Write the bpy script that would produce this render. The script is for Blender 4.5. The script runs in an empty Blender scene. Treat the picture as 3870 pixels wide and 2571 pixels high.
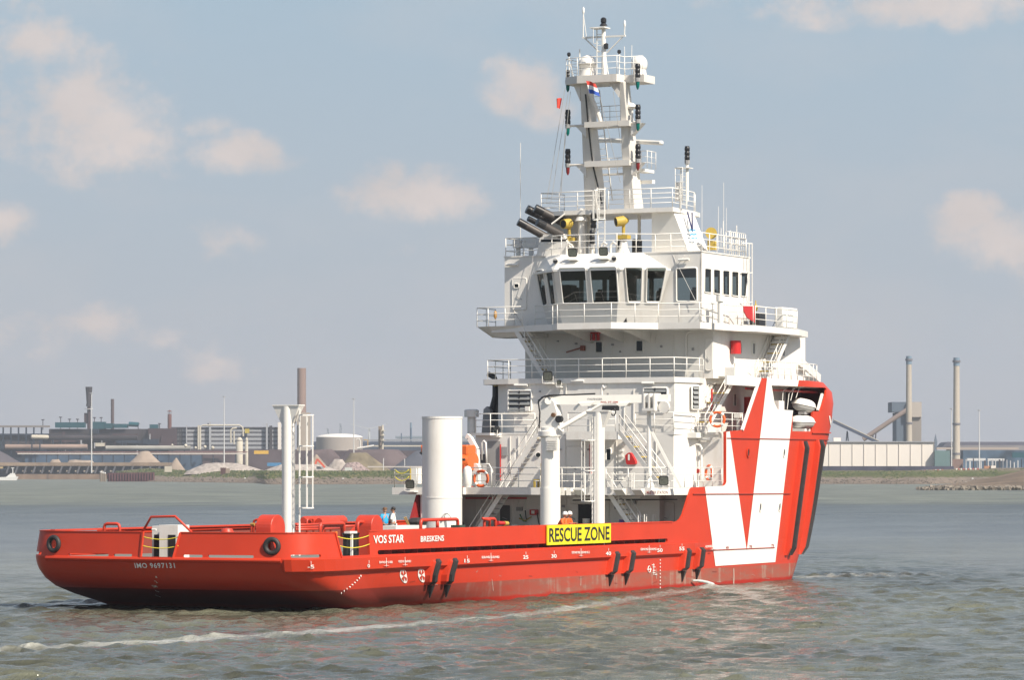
import bpy, bmesh, math, random
import numpy as np
from mathutils import Vector, Matrix
from mathutils.geometry import delaunay_2d_cdt
random.seed(7); np.random.seed(7)
S = bpy.context.scene
COL = S.collection
# ------------------------------------------------------------------ camera, sky, sun, exposure
TH = math.radians(26.5); FPX = 6896/math.tan(TH); HC = 6.4; HORY = 1779.0
D0 = .65*math.cos(TH)/.00346; L0 = D0*(1376.8-1935)/FPX
AX = Vector((math.cos(TH), math.sin(TH), 0)); RX = Vector((math.sin(TH), -math.cos(TH), 0))
CAM = Vector((0, -7.5, 0)) - D0*AX - L0*RX; CAM.z = HC
cd = bpy.data.cameras.new('camera'); cam = bpy.data.objects.new('camera', cd); COL.objects.link(cam)
cam.location = CAM; cam.rotation_euler = (math.pi/2, 0, TH-math.pi/2)
cd.sensor_width = 36; cd.lens = 36*FPX/3870; cd.shift_y = (HORY-1285.5)/3870
cd.clip_start = 1; cd.clip_end = 40000
S.camera = cam
SUN_AZ = 70.0; SUN_EL = 44.0      # azimuth measured from -X towards -Y
sa = math.radians(SUN_AZ); se = math.radians(SUN_EL)
SUN = Vector((-math.cos(sa)*math.cos(se), -math.sin(sa)*math.cos(se), math.sin(se)))
sl = bpy.data.lights.new('sun', 'SUN'); sl.energy = 5.0; sl.angle = math.radians(.6); sl.color = (1, .91, .78)
so = bpy.data.objects.new('sun', sl); COL.objects.link(so); so.rotation_euler = (-SUN).to_track_quat('-Z', 'Y').to_euler()
so.location = (0, 0, 80)
S.view_settings.view_transform = 'Standard'; S.view_settings.look = 'None'; S.view_settings.gamma = 1
S.view_settings.exposure = 0.46
W = bpy.data.worlds.new('World'); S.world = W; W.use_nodes = True
def build_world():
    nt = W.node_tree; N = nt.nodes; L = nt.links; N.clear()
    out = N.new('ShaderNodeOutputWorld'); bg = N.new('ShaderNodeBackground'); L.new(bg.outputs[0], out.inputs[0])
    sky = N.new('ShaderNodeTexSky'); sky.sky_type = 'NISHITA'; sky.sun_disc = False
    sky.sun_elevation = se; sky.sun_rotation = math.atan2(SUN.x, SUN.y)
    sky.air_density = 1.0; sky.dust_density = 1.4; sky.ozone_density = 1.6; sky.altitude = 0
    bg.inputs['Strength'].default_value = SKY_STRENGTH
    tc = N.new('ShaderNodeTexCoord')
    def M(op, a, b=None, c=None, clamp=False):
        n = N.new('ShaderNodeMath'); n.operation = op; n.use_clamp = clamp
        for i, v in enumerate((a, b, c)):
            if v is None: continue
            if isinstance(v, (int, float)): n.inputs[i].default_value = v
            else: L.new(v, n.inputs[i])
        return n.outputs[0]
    def dot(v):
        n = N.new('ShaderNodeVectorMath'); n.operation = 'DOT_PRODUCT'; L.new(tc.outputs['Generated'], n.inputs[0]); n.inputs[1].default_value = v
        return n.outputs['Value']
    fa, ra, za = dot(AX), dot(RX), dot((0, 0, 1))
    az = M('ARCTAN2', ra, fa); el = M('ARCSINE', za)
    cv = N.new('ShaderNodeCombineXYZ'); L.new(az, cv.inputs[0]); L.new(el, cv.inputs[1])
    def noise(scale, det, off=0, rough=.55, sx=1, sy=1):
        mp = N.new('ShaderNodeMapping'); L.new(cv.outputs[0], mp.inputs[0]); mp.inputs['Location'].default_value = (off, off*.7, off*.3); mp.inputs['Scale'].default_value = (sx, sy, 1)
        n = N.new('ShaderNodeTexNoise'); n.inputs['Scale'].default_value = scale; n.inputs['Detail'].default_value = det; n.inputs['Roughness'].default_value = rough
        L.new(mp.outputs[0], n.inputs['Vector']); return n.outputs['Fac']
    n1 = noise(48, 8, 3.1, .55, 1, 1.35); n2 = noise(12, 6, 9.7, .55, 1, 1.8); n3 = noise(170, 6, 5.2, .6)
    # clouds as directions in the sky: azimuth, elevation, widths (radians), density
    blobs = [(190,275,170,120,1.0),(300,330,120,70,.8),(60,95,110,75,1.0),(-20,130,70,80,.8),(120,360,150,50,.6),(550,352,110,38,.9),(440,300,90,30,.5),(960,450,135,50,1.15),(905,420,60,45,.9),(1200,185,75,65,.85),(1255,240,55,45,.7),
             (2230,505,85,45,.95),(2310,560,110,60,1.1),(10,512,55,48,.85),(500,565,90,45,.55),(20,760,130,80,.5),(220,745,90,40,.6),(510,835,90,45,.6),(350,790,120,30,.45),(2080,22,400,45,.6),(1420,-30,500,40,.3),(910,575,50,25,.35),(2500,600,160,70,.9),(-300,420,220,120,1),(2900,250,250,90,.8),(1750,1010,500,40,.25),(700,990,900,60,.25)]
    acc = None
    for (bx, by, sx, sy, k) in blobs:
        a0 = math.atan((bx*1.64-1935)/FPX); e0 = math.atan((HORY-by*1.64)/FPX)
        mp = N.new('ShaderNodeMapping'); mp.vector_type = 'TEXTURE'; L.new(cv.outputs[0], mp.inputs[0])
        mp.inputs['Location'].default_value = (a0, e0, 0); mp.inputs['Scale'].default_value = (sx*1.64*1.75/FPX, sy*1.64*1.8/FPX, 1)
        ln = N.new('ShaderNodeVectorMath'); ln.operation = 'LENGTH'; L.new(mp.outputs[0], ln.inputs[0])
        v = M('MULTIPLY', M('SUBTRACT', 1, ln.outputs['Value'], clamp=True), k)
        acc = v if acc is None else M('MAXIMUM', acc, v)
    nz = M('ADD', M('MULTIPLY', M('SUBTRACT', n1, .5), 1.7), M('MULTIPLY', M('SUBTRACT', n3, .5), .8))
    gate = M('MULTIPLY', acc, 4.0, clamp=True)
    dens = M('ADD', acc, M('MULTIPLY', nz, gate))
    mr = N.new('ShaderNodeMapRange'); mr.interpolation_type = 'SMOOTHSTEP'; L.new(dens, mr.inputs[0]); mr.inputs[1].default_value = .1; mr.inputs[2].default_value = .85
    veil = N.new('ShaderNodeMapRange'); L.new(n2, veil.inputs[0]); veil.inputs[1].default_value = .45; veil.inputs[2].default_value = .8; veil.inputs[4].default_value = .22
    cm = M('MAXIMUM', M('MULTIPLY', mr.outputs[0], .64), veil.outputs[0])
    # clouds elsewhere in the dome, thin cumulus
    elr = N.new('ShaderNodeMapRange'); L.new(el, elr.inputs[0]); elr.inputs[1].default_value = .2; elr.inputs[2].default_value = .5
    ng = noise(2.4, 9, 1.3, .6)
    nr = N.new('ShaderNodeMapRange'); nr.interpolation_type = 'SMOOTHSTEP'; L.new(ng, nr.inputs[0]); nr.inputs[1].default_value = .52; nr.inputs[2].default_value = .7; nr.inputs[4].default_value = .75
    cm2 = M('MAXIMUM', cm, M('MULTIPLY', nr.outputs[0], elr.outputs[0]))
    tint = N.new('ShaderNodeMix'); tint.data_type = 'RGBA'; tint.blend_type = 'MULTIPLY'; tint.inputs[0].default_value = 1
    L.new(sky.outputs[0], tint.inputs[6]); tint.inputs[7].default_value = SKY_TINT
    mix = N.new('ShaderNodeMix'); mix.data_type = 'RGBA'; L.new(cm2, mix.inputs[0])
    # low sky: pale grey-blue summer haze band up to about thirty degrees
    er = N.new('ShaderNodeMapRange'); L.new(el, er.inputs[0]); er.inputs[1].default_value = 0; er.inputs[2].default_value = .16
    low = N.new('ShaderNodeValToRGB'); L.new(er.outputs[0], low.inputs[0]); q = low.color_ramp.elements
    q[0].position = 0; q[0].color = (.445, .452, .495, 1); q[1].position = .8; q[1].color = (.35, .455, .545, 1)
    qm = q.new(.35); qm.color = (.395, .445, .505, 1)
    sc = N.new('ShaderNodeVectorMath'); sc.operation = 'SCALE'; sc.inputs['Scale'].default_value = 8.3; L.new(low.outputs[0], sc.inputs[0])
    eb = N.new('ShaderNodeMapRange'); L.new(el, eb.inputs[0]); eb.inputs[1].default_value = .15; eb.inputs[2].default_value = .7; eb.inputs[3].default_value = .05; eb.inputs[4].default_value = 1
    lm = N.new('ShaderNodeMix'); lm.data_type = 'RGBA'; L.new(eb.outputs[0], lm.inputs[0]); L.new(sc.outputs[0], lm.inputs[6]); L.new(tint.outputs[2], lm.inputs[7])
    L.new(lm.outputs[2], mix.inputs[6])
    cc = N.new('ShaderNodeMix'); cc.data_type = 'RGBA'; L.new(noise(34, 6, 21.3, .6, 1, 1.6), cc.inputs[0]); cc.inputs[6].default_value = [c*.82 for c in CLOUD_COL[:3]]+[1]; cc.inputs[7].default_value = [c*1.2 for c in CLOUD_COL[:3]]+[1]; L.new(cc.outputs[2], mix.inputs[7])
    lim = M('GREATER_THAN', el, -.01); dk = N.new('ShaderNodeMix'); dk.data_type = 'RGBA'; L.new(lim, dk.inputs[0]); dk.inputs[6].default_value = (1.6, 1.8, 1.9, 1); L.new(mix.outputs[2], dk.inputs[7])
    L.new(dk.outputs[2], bg.inputs['Color'])
SKY_STRENGTH = .1; SKY_TINT = (1, 1, 1, 1); CLOUD_COL = (6.1, 5.0, 4.4, 1)
build_world()
# ------------------------------------------------------------------ helpers
def at(px, py, X=None, Y=None, Z=None, D=None):
    """the point of a plane (X, Y, Z or depth) seen in direction px, py of the photograph"""
    d = AX + (px-1935)/FPX*RX + Vector((0, 0, (HORY-py)/FPX))
    if X is not None: k = (X-CAM.x)/d.x
    elif Y is not None: k = (Y-CAM.y)/d.y
    elif Z is not None: k = (Z-CAM.z)/d.z
    else: k = D
    return CAM + k*d
def on_plane(px, py, p, n):
    d = AX + (px-1935)/FPX*RX + Vector((0, 0, (HORY-py)/FPX)); n = Vector(n)
    return CAM + d*((Vector(p)-CAM).dot(n)/d.dot(n))
def zy(py, x, y):
    return HC + (HORY-py)*((Vector((x, y, 0))-CAM).dot(AX))/FPX
MATS = {}
def mat(name, col, rough=.5, metal=0., var=.06, vscale=1.5, spec=.5, coat=0., bump=0., bscale=8., dirt=0., dirtcol=(.25, .17, .1), emit=None, stretch=(1, 1, 1)):
    if name in MATS: return MATS[name]
    m = bpy.data.materials.new(name); m.use_nodes = True; MATS[name] = m
    nt = m.node_tree; N = nt.nodes; L = nt.links; b = N['Principled BSDF']
    b.inputs['Roughness'].default_value = rough; b.inputs['Metallic'].default_value = metal; b.inputs['Specular IOR Level'].default_value = spec
    b.inputs['Coat Weight'].default_value = coat
    tc = N.new('ShaderNodeTexCoord'); mp = N.new('ShaderNodeMapping'); mp.inputs['Scale'].default_value = stretch; L.new(tc.outputs['Object'], mp.inputs[0])
    nz = N.new('ShaderNodeTexNoise'); nz.inputs['Scale'].default_value = vscale; nz.inputs['Detail'].default_value = 5; L.new(mp.outputs[0], nz.inputs['Vector'])
    rp = N.new('ShaderNodeMapRange'); L.new(nz.outputs['Fac'], rp.inputs[0]); rp.inputs[1].default_value = .3; rp.inputs[2].default_value = .7; rp.inputs[3].default_value = 1-var; rp.inputs[4].default_value = 1+var
    mx = N.new('ShaderNodeVectorMath'); mx.operation = 'SCALE'; mx.inputs[0].default_value = col[:3]; L.new(rp.outputs[0], mx.inputs['Scale'])
    src = mx.outputs[0]
    if dirt:
        n2 = N.new('ShaderNodeTexNoise'); n2.inputs['Scale'].default_value = vscale*2.3; n2.inputs['Detail'].default_value = 8; n2.inputs['Roughness'].default_value = .7
        mp2 = N.new('ShaderNodeMapping'); mp2.inputs['Scale'].default_value = (1, 1, .25); L.new(tc.outputs['Object'], mp2.inputs[0]); L.new(mp2.outputs[0], n2.inputs['Vector'])
        r2 = N.new('ShaderNodeMapRange'); L.new(n2.outputs['Fac'], r2.inputs[0]); r2.inputs[1].default_value = .52; r2.inputs[2].default_value = .78; r2.inputs[4].default_value = dirt
        mm = N.new('ShaderNodeMix'); mm.data_type = 'RGBA'; L.new(r2.outputs[0], mm.inputs[0]); L.new(src, mm.inputs[6]); mm.inputs[7].default_value = (*dirtcol, 1); src = mm.outputs[2]
    L.new(src, b.inputs['Base Color'])
    if bump:
        nb = N.new('ShaderNodeTexNoise'); nb.inputs['Scale'].default_value = bscale; nb.inputs['Detail'].default_value = 4; L.new(mp.outputs[0], nb.inputs['Vector'])
        bp = N.new('ShaderNodeBump'); bp.inputs['Strength'].default_value = bump; bp.inputs['Distance'].default_value = .05; L.new(nb.outputs['Fac'], bp.inputs['Height']); L.new(bp.outputs[0], b.inputs['Normal'])
    if emit:
        b.inputs['Emission Color'].default_value = (*emit, 1); b.inputs['Emission Strength'].default_value = 1
    return m
class MB:
    def __init__(s): s.v = []; s.f = []; s.m = []
    def add(s, vs, fs, mi=0):
        o = len(s.v); s.v += [tuple(v) for v in vs]; s.f += [tuple(i+o for i in f) for f in fs]; s.m += [mi]*len(fs); return s
    def box(s, x0, x1, y0, y1, z0, z1, mi=0):
        vs = [(x, y, z) for z in (z0, z1) for (x, y) in ((x0, y0), (x1, y0), (x1, y1), (x0, y1))]
        return s.add(vs, [(0, 3, 2, 1), (4, 5, 6, 7), (0, 1, 5, 4), (1, 2, 6, 5), (2, 3, 7, 6), (3, 0, 4, 7)], mi)
    def obox(s, c, ux, uy, uz, mi=0):
        """oriented box: centre and three half-vectors"""
        c, ux, uy, uz = map(Vector, (c, ux, uy, uz))
        vs = [c+a*ux+b*uy+d*uz for d in (-1, 1) for (a, b) in ((-1, -1), (1, -1), (1, 1), (-1, 1))]
        return s.add(vs, [(0, 3, 2, 1), (4, 5, 6, 7), (0, 1, 5, 4), (1, 2, 6, 5), (2, 3, 7, 6), (3, 0, 4, 7)], mi)
    def beam(s, p, q, w, h=None, mi=0, up=(0, 0, 1)):
        p, q = Vector(p), Vector(q); h = h or w; d = (q-p)/2
        if d.length < 1e-6: return s
        sd = d.cross(Vector(up)); 
        if sd.length < 1e-6: sd = d.cross(Vector((1, 0, 0)))
        sd.normalize(); u = sd.cross(d).normalized()
        return s.obox((p+q)/2, d, sd*w/2, u*h/2, mi)
    def tube(s, pts, r, n=6, mi=0, caps=True, closed=False):
        pts = [Vector(p) for p in pts]; rr = [float(x) for x in r] if isinstance(r, (list, tuple)) else [float(r)]*len(pts)
        k = len(pts); rings = []; prev = None
        for i, p in enumerate(pts):
            if closed: t = pts[(i+1) % k]-pts[i-1]
            else: t = pts[min(i+1, k-1)]-pts[max(i-1, 0)]
            if t.length < 1e-9: t = Vector((0, 0, 1))
            t.normalize()
            if prev is None:
                u = t.cross(Vector((0, 0, 1)))
                if u.length < .1: u = t.cross(Vector((1, 0, 0)))
            else: u = prev - prev.dot(t)*t
            u.normalize(); prev = u; w = t.cross(u)
            rings.append([p+rr[i]*(math.cos(a)*u+math.sin(a)*w) for a in [2*math.pi*j/n for j in range(n)]])
        vs = [v for ring in rings for v in ring]; fs = []
        for i in range(k if closed else k-1):
            for j in range(n):
                a, b = i*n, ((i+1) % k)*n
                fs.append((a+j, a+(j+1) % n, b+(j+1) % n, b+j))
        if caps and not closed: fs.append(tuple(range(n-1, -1, -1))); fs.append(tuple((k-1)*n+j for j in range(n)))
        return s.add(vs, fs, mi)
    def cyl(s, p, q, r0, r1=None, n=16, mi=0): return s.tube([p, q], [r0, r0 if r1 is None else r1], n, mi)
    def lathe(s, c, prof, n=20, mi=0, axis=(0, 0, 1)):
        """prof: list of (radius, height along axis)"""
        a = Vector(axis).normalized(); return s.tube([Vector(c)+a*h for r, h in prof], [max(r, 1e-4) for r, h in prof], n, mi)
    def prism(s, poly, z0, z1, mi=0):
        n = len(poly); vs = [(p[0], p[1], z0) for p in poly]+[(p[0], p[1], z1) for p in poly]
        fs = [tuple(range(n-1, -1, -1)), tuple(range(n, 2*n))]+[(i, (i+1) % n, n+(i+1) % n, n+i) for i in range(n)]
        return s.add(vs, fs, mi)
    def loft(s, a, b, mi=0, cap=True):
        """between two closed rings of the same length"""
        n = len(a); fs = [(i, (i+1) % n, n+(i+1) % n, n+i) for i in range(n)]
        if cap: fs += [tuple(range(n-1, -1, -1)), tuple(range(n, 2*n))]
        return s.add(list(a)+list(b), fs, mi)
    def extr(s, poly3, vec, mi=0):
        v = Vector(vec); return s.loft([Vector(p) for p in poly3], [Vector(p)+v for p in poly3], mi)
    def build(s, name, mats, parent=None, smooth=False, loc=None, fix=True, bevel=0):
        if not isinstance(mats, (list, tuple)): mats = [mats]
        me = bpy.data.meshes.new(name); me.from_pydata(s.v, [], s.f)
        for m in mats: me.materials.append(m)
        me.polygons.foreach_set('material_index', s.m)
        if smooth: me.polygons.foreach_set('use_smooth', [True]*len(s.f))
        if fix or bevel:
            bm = bmesh.new(); bm.from_mesh(me)
            if bevel: bmesh.ops.bevel(bm, geom=[e for e in bm.edges if len(e.link_faces) == 2 and e.calc_face_angle(0) > .6], offset=bevel, segments=1, affect='EDGES')
            bmesh.ops.recalc_face_normals(bm, faces=bm.faces); bm.to_mesh(me); bm.free()
        me.update()
        if smooth and smooth != 'all':
            try: me.set_sharp_from_angle(angle=math.radians(40))
            except Exception: pass
        o = bpy.data.objects.new(name, me); COL.objects.link(o)
        if parent: o.parent = parent
        if loc is not None: o.location = loc
        return o
def thing(name, label, cat, loc=(0, 0, 0), rz=0, group=None):
    o = bpy.data.objects.new(name, None); COL.objects.link(o); o.empty_display_size = .5
    o.location = loc; o.rotation_euler = (0, 0, rz); o['label'] = label; o['category'] = cat
    if group: o['group'] = group
    return o
def tag(o, label=None, cat=None, group=None, kind=None):
    if label: o['label'] = label
    if cat: o['category'] = cat
    if group: o['group'] = group
    if kind: o['kind'] = kind
    return o
def copy_tree(o, parent=None):
    c = o.copy(); COL.objects.link(c); c.parent = parent
    for ch in [x for x in bpy.data.objects if x.parent == o]: copy_tree(ch, c)
    return c
def roundpoly(pts, r, n=4):
    pts = [Vector(p) for p in pts]; out = []
    for i, p in enumerate(pts):
        a, b = pts[i-1], pts[(i+1) % len(pts)]
        da, db = (a-p), (b-p); ra = min(r, da.length*.45); rb = min(r, db.length*.45)
        pa, pb = p+da.normalized()*ra, p+db.normalized()*rb
        for k in range(n+1):
            t = k/n; out.append((1-t)**2*pa+2*t*(1-t)*p+t*t*pb)
    return out
def inpoly(x, y, P):
    c = False; j = len(P)-1
    for i in range(len(P)):
        if (P[i][1] > y) != (P[j][1] > y) and x < (P[j][0]-P[i][0])*(y-P[i][1])/(P[j][1]-P[i][1])+P[i][0]: c = not c
        j = i
    return c
def subdiv(P, d):
    out = []
    for i, p in enumerate(P):
        q = P[(i+1) % len(P)]; L = math.hypot(q[0]-p[0], q[1]-p[1]); k = max(1, int(math.ceil(L/d)))
        out += [(p[0]+(q[0]-p[0])*t/k, p[1]+(q[1]-p[1])*t/k) for t in range(k)]
    return out
def panel(mb, outer, holes, fn, thick=0, grid=None, mi=0, rim_mi=None):
    """flat outline with holes, laid on the surface fn(u, v, offset)"""
    rim_mi = mi if rim_mi is None else rim_mi
    loops = [outer]+list(holes)
    if grid: loops = [subdiv(l, grid) for l in loops]
    P = []; E = []
    for l in loops:
        o = len(P); P += [Vector((p[0], p[1])) for p in l]; E += [(o+i, o+(i+1) % len(l)) for i in range(len(l))]
    if grid:
        xs = [p[0] for p in loops[0]]; ys = [p[1] for p in loops[0]]
        g = grid
        for x in np.arange(min(xs)+g/2, max(xs), g):
            for y in np.arange(min(ys)+g/2, max(ys), g):
                if inpoly(x, y, loops[0]) and not any(inpoly(x, y, h) for h in loops[1:]): P.append(Vector((float(x), float(y))))
    vs, es, fs, _, _, _ = delaunay_2d_cdt(P, E, [], 0, 1e-6)
    keep = []
    for f in fs:
        cx = sum(vs[i].x for i in f)/len(f); cy = sum(vs[i].y for i in f)/len(f)
        if inpoly(cx, cy, loops[0]) and not any(inpoly(cx, cy, h) for h in loops[1:]): keep.append(tuple(f))
    n = len(vs)
    mb.add([fn(v.x, v.y, 0) for v in vs], keep, mi)
    if thick:
        mb.add([fn(v.x, v.y, -thick) for v in vs], [f[::-1] for f in keep], mi)
        for l in loops:
            k = len(l); mb.add([fn(p[0], p[1], 0) for p in l]+[fn(p[0], p[1], -thick) for p in l], [(i, (i+1) % k, k+(i+1) % k, k+i) for i in range(k)], rim_mi)
    return mb
def text2d(s, w=None, h=1.0, space=1.0):
    """flat filled lettering: vertices scaled to height h and width w, baseline-left at 0,0"""
    cu = bpy.data.curves.new('lettering', 'FONT'); cu.body = s; cu.space_character = space; cu.resolution_u = 3; cu.offset = 0.02
    o = bpy.data.objects.new('lettering', cu); COL.objects.link(o)
    dg = bpy.context.evaluated_depsgraph_get(); me = o.evaluated_get(dg).to_mesh()
    vs = [(v.co.x, v.co.y) for v in me.vertices]; fs = [tuple(p.vertices) for p in me.polygons]
    o.evaluated_get(dg).to_mesh_clear(); bpy.data.objects.remove(o); bpy.data.curves.remove(cu)
    x0 = min(v[0] for v in vs); x1 = max(v[0] for v in vs); y0 = min(v[1] for v in vs); y1 = max(v[1] for v in vs)
    sy = h/(y1-y0); sx = (w/(x1-x0)) if w else sy
    return [((v[0]-x0)*sx, (v[1]-y0)*sy) for v in vs], fs
def text_on(mb, s, w, h, fn, mi=0, space=1.0):
    vs, fs = text2d(s, w, h, space); mb.add([fn(*v) for v in vs], fs, mi); return mb
# ------------------------------------------------------------------ water
def CP(w, d, z=0):
    """a point by its distance d from and offset w across the viewing axis of the river"""
    p = CAM + d*AX + w*RX; return (p.x, p.y, z)
wake_px = [(-900,2540),(-300,2490),(0,2455),(120,2449),(350,2440),(600,2428),(750,2420),(900,2408),(1050,2400),(1200,2390),(1350,2376),(1500,2366),(1700,2350),(1900,2334),(2080,2315),(2250,2288),(2420,2262),(2560,2240),(2640,2228),(2700,2218)]
wake = [at(x, y, Z=0) for x, y in wake_px]
def build_water():
    d1 = [95.0]
    while d1[-1] < 330: d1.append(d1[-1]+.16+(d1[-1]-95)*.0019)
    while d1[-1] < 900: d1.append(d1[-1]*1.012)
    while d1[-1] < 5200: d1.append(d1[-1]*1.12)
    ds = np.array([20, 45, 70, 85]+d1); 
    w1 = list(np.arange(-25, 25.01, .13)); q = .15
    while w1[-1] < 75: w1.append(w1[-1]+q); q *= 1.022
    q2 = .5
    while w1[-1] < 3000: w1.append(w1[-1]+q2*3); q2 *= 1.3
    w1 = np.array(w1); neg = -w1[w1 > 25.01][::-1]; ws = np.concatenate([neg, w1])
    Dg, Wg = np.meshgrid(ds, ws, indexing='ij')
    X = CAM.x + Dg*AX.x + Wg*RX.x; Y = CAM.y + Dg*AX.y + Wg*RX.y
    rng = np.random.RandomState(3)
    Z = np.zeros_like(X); DX = np.zeros_like(X); DY = np.zeros_like(X)
    sp = np.maximum(.16, (Dg-95)*.0021+.16+np.maximum(0, np.abs(Wg)-25)*.02)          # local spacing
    wind = math.atan2(RX.y*.45-AX.y*.9, RX.x*.45-AX.x*.9)
    for i in range(230):
        lam = .32*(2.1/.32)**(rng.rand()**.95); k = 2*math.pi/lam
        th = wind + rng.normal()*.7; kx, ky = math.cos(th)*k, math.sin(th)*k
        amp = .0068*lam**.95*(.5+rng.rand()); ph = rng.rand()*6.28
        att = np.clip((lam/sp-2.2)/3, 0, 1)
        a = kx*X+ky*Y+ph
        Z += amp*att*np.cos(a); s_ = np.sin(a)*amp*att*1.1; DX -= math.cos(th)*s_; DY -= math.sin(th)*s_
    fade = np.clip((1500-Dg)/900, 0, 1)*np.clip((Dg-60)/30, 0, 1)*np.clip((160-np.abs(Wg))/60, 0, 1)
    # calmer lee patches
    calm = .75+.35*np.sin(X*.021+Y*.037+1)*np.sin(X*.013-Y*.03)
    env = .9+.5*np.clip(np.sin(X*1.1+Y*.53+np.sin(Y*.31))*np.sin(Y*.93-X*.41+np.sin(X*.37)*1.3)+.25*np.sin(X*2.3+Y*1.9), -.6, .75)
    Z *= fade*calm*env
    # turbulence at the bow and the pump outlet
    for (cx, cy, rr, hh) in ((57.5, -8.0, 3.0, .13), (61, -9.6, 3.6, .12), (65, -10.5, 4, .08), (38.5, -8.6, 1.8, .07)):
        g = np.exp(-((X-cx)**2+(Y-cy)**2)/rr**2); n = np.sin(X*2.1+Y*1.3)*np.cos(Y*2.7-X*.9)+.6*np.sin(X*4.3-Y*3.1)
        Z += g*hh*(.3+.7*n)
    X = X-DX*0+DX*fade; Y = Y+DY*fade
    nd, nw = Dg.shape
    vs = np.stack([X, Y, Z], -1).reshape(-1, 3)
    idx = np.arange(nd*nw).reshape(nd, nw)
    fs = np.stack([idx[:-1, :-1], idx[:-1, 1:], idx[1:, 1:], idx[1:, :-1]], -1).reshape(-1, 4)
    me = bpy.data.meshes.new('water'); me.vertices.add(len(vs)); me.vertices.foreach_set('co', vs.astype(np.float32).ravel())
    me.loops.add(fs.size); me.loops.foreach_set('vertex_index', fs.ravel().astype(np.int32))
    me.polygons.add(len(fs)); me.polygons.foreach_set('loop_start', np.arange(0, fs.size, 4, dtype=np.int32)); me.polygons.foreach_set('loop_total', np.full(len(fs), 4, dtype=np.int32))
    me.polygons.foreach_set('use_smooth', np.ones(len(fs), dtype=bool)); me.update(calc_edges=True); me.validate()
    # foam amount where the wake lies
    P = vs[:, :2]; foam = np.zeros(len(P))
    for i in range(len(wake)-1):
        a = np.array(wake[i][:2]); b = np.array(wake[i+1][:2]); ab = b-a; t = np.clip(((P-a)@ab)/(ab@ab), 0, 1)
        dd = np.linalg.norm(P-(a+t[:, None]*ab), axis=1)
        px = wake_px[i][0]; wid = 1.25 if px < 700 else (1.2 if px < 2300 else 1.3)
        if 650 < px < 1300: wid = 1.7
        foam = np.maximum(foam, np.exp(-(dd/wid)**2)*(1.0 if px < 1400 else .8))
    for (cx, cy, rr, a) in ((56.5, -7.2, 2.2, 1.0), (60, -9.3, 3.6, .9), (64.5, -10.5, 4.5, .7), (38.6, -8.5, 1.6, 1.1), (36, -9.2, 1.8, .6), (52, -8.4, 1.3, .35), (46, -8.3, 1.2, .3)):
        foam = np.maximum(foam, a*np.exp(-((P[:, 0]-cx)**2+(P[:, 1]-cy)**2)/rr**2))
    at_ = me.attributes.new('foam', 'FLOAT', 'POINT'); at_.data.foreach_set('value', foam.astype(np.float32))
    o = bpy.data.objects.new('water', me); COL.objects.link(o); tag(o, kind='structure')
    m = bpy.data.materials.new('river_water'); m.use_nodes = True; nt = m.node_tree; N = nt.nodes; L = nt.links; b = N['Principled BSDF']
    b.inputs['IOR'].default_value = 1.33; b.inputs['Roughness'].default_value = .1
    tc = N.new('ShaderNodeTexCoord')
    def mapn(sc, rot=0):
        mp = N.new('ShaderNodeMapping'); mp.inputs['Scale'].default_value = sc; mp.inputs['Rotation'].default_value = (0, 0, rot); L.new(tc.outputs['Object'], mp.inputs[0]); return mp.outputs[0]
    def noise(v, s, d=4, r=.55):
        n = N.new('ShaderNodeTexNoise'); n.inputs['Scale'].default_value = s; n.inputs['Detail'].default_value = d; n.inputs['Roughness'].default_value = r; L.new(v, n.inputs['Vector']); return n.outputs['Fac']
    rot = -(TH-math.pi/2)
    big = noise(mapn((.004, .03, 1), rot), 1.0, 4)
    cr = N.new('ShaderNodeValToRGB'); L.new(big, cr.inputs[0]); e = cr.color_ramp.elements
    e[0].position = .35; e[0].color = (.050, .052, .036, 1); e[1].position = .65; e[1].color = (.085, .088, .063, 1)
    # sky reflection off ruffled water painted as a bluer band, silty green on both sides
    dt = N.new('ShaderNodeVectorMath'); dt.operation = 'DOT_PRODUCT'; L.new(tc.outputs['Object'], dt.inputs[0]); dt.inputs[1].default_value = AX
    wp = N.new('ShaderNodeMath'); wp.operation = 'MULTIPLY_ADD'; L.new(noise(mapn((.002, .012, 1), rot), 1.0, 5), wp.inputs[0]); wp.inputs[1].default_value = 240; L.new(dt.outputs['Value'], wp.inputs[2])
    base_d = CAM.dot(AX)+120
    def band(a, b, c, d):
        u = N.new('ShaderNodeMapRange'); u.interpolation_type = 'SMOOTHSTEP'; L.new(wp.outputs[0], u.inputs[0]); u.inputs[1].default_value = base_d+a; u.inputs[2].default_value = base_d+b
        v = N.new('ShaderNodeMapRange'); v.interpolation_type = 'SMOOTHSTEP'; L.new(wp.outputs[0], v.inputs[0]); v.inputs[1].default_value = base_d+c; v.inputs[2].default_value = base_d+d; v.inputs[3].default_value = 1; v.inputs[4].default_value = 0
        m_ = N.new('ShaderNodeMath'); m_.operation = 'MULTIPLY'; L.new(u.outputs[0], m_.inputs[0]); L.new(v.outputs[0], m_.inputs[1]); return m_.outputs[0]
    bn = band(270, 360, 640, 700)
    bc = N.new('ShaderNodeMix'); bc.data_type = 'RGBA'; L.new(bn, bc.inputs[0]); L.new(cr.outputs[0], bc.inputs[6]); bc.inputs[7].default_value = (.060, .066, .062, 1)
    fg = N.new('ShaderNodeMapRange'); fg.interpolation_type = 'SMOOTHSTEP'; L.new(wp.outputs[0], fg.inputs[0]); fg.inputs[1].default_value = base_d+640; fg.inputs[2].default_value = base_d+760
    gc = N.new('ShaderNodeMix'); gc.data_type = 'RGBA'; L.new(fg.outputs[0], gc.inputs[0]); L.new(bc.outputs[2], gc.inputs[6]); gc.inputs[7].default_value = (.125, .130, .098, 1)
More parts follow.
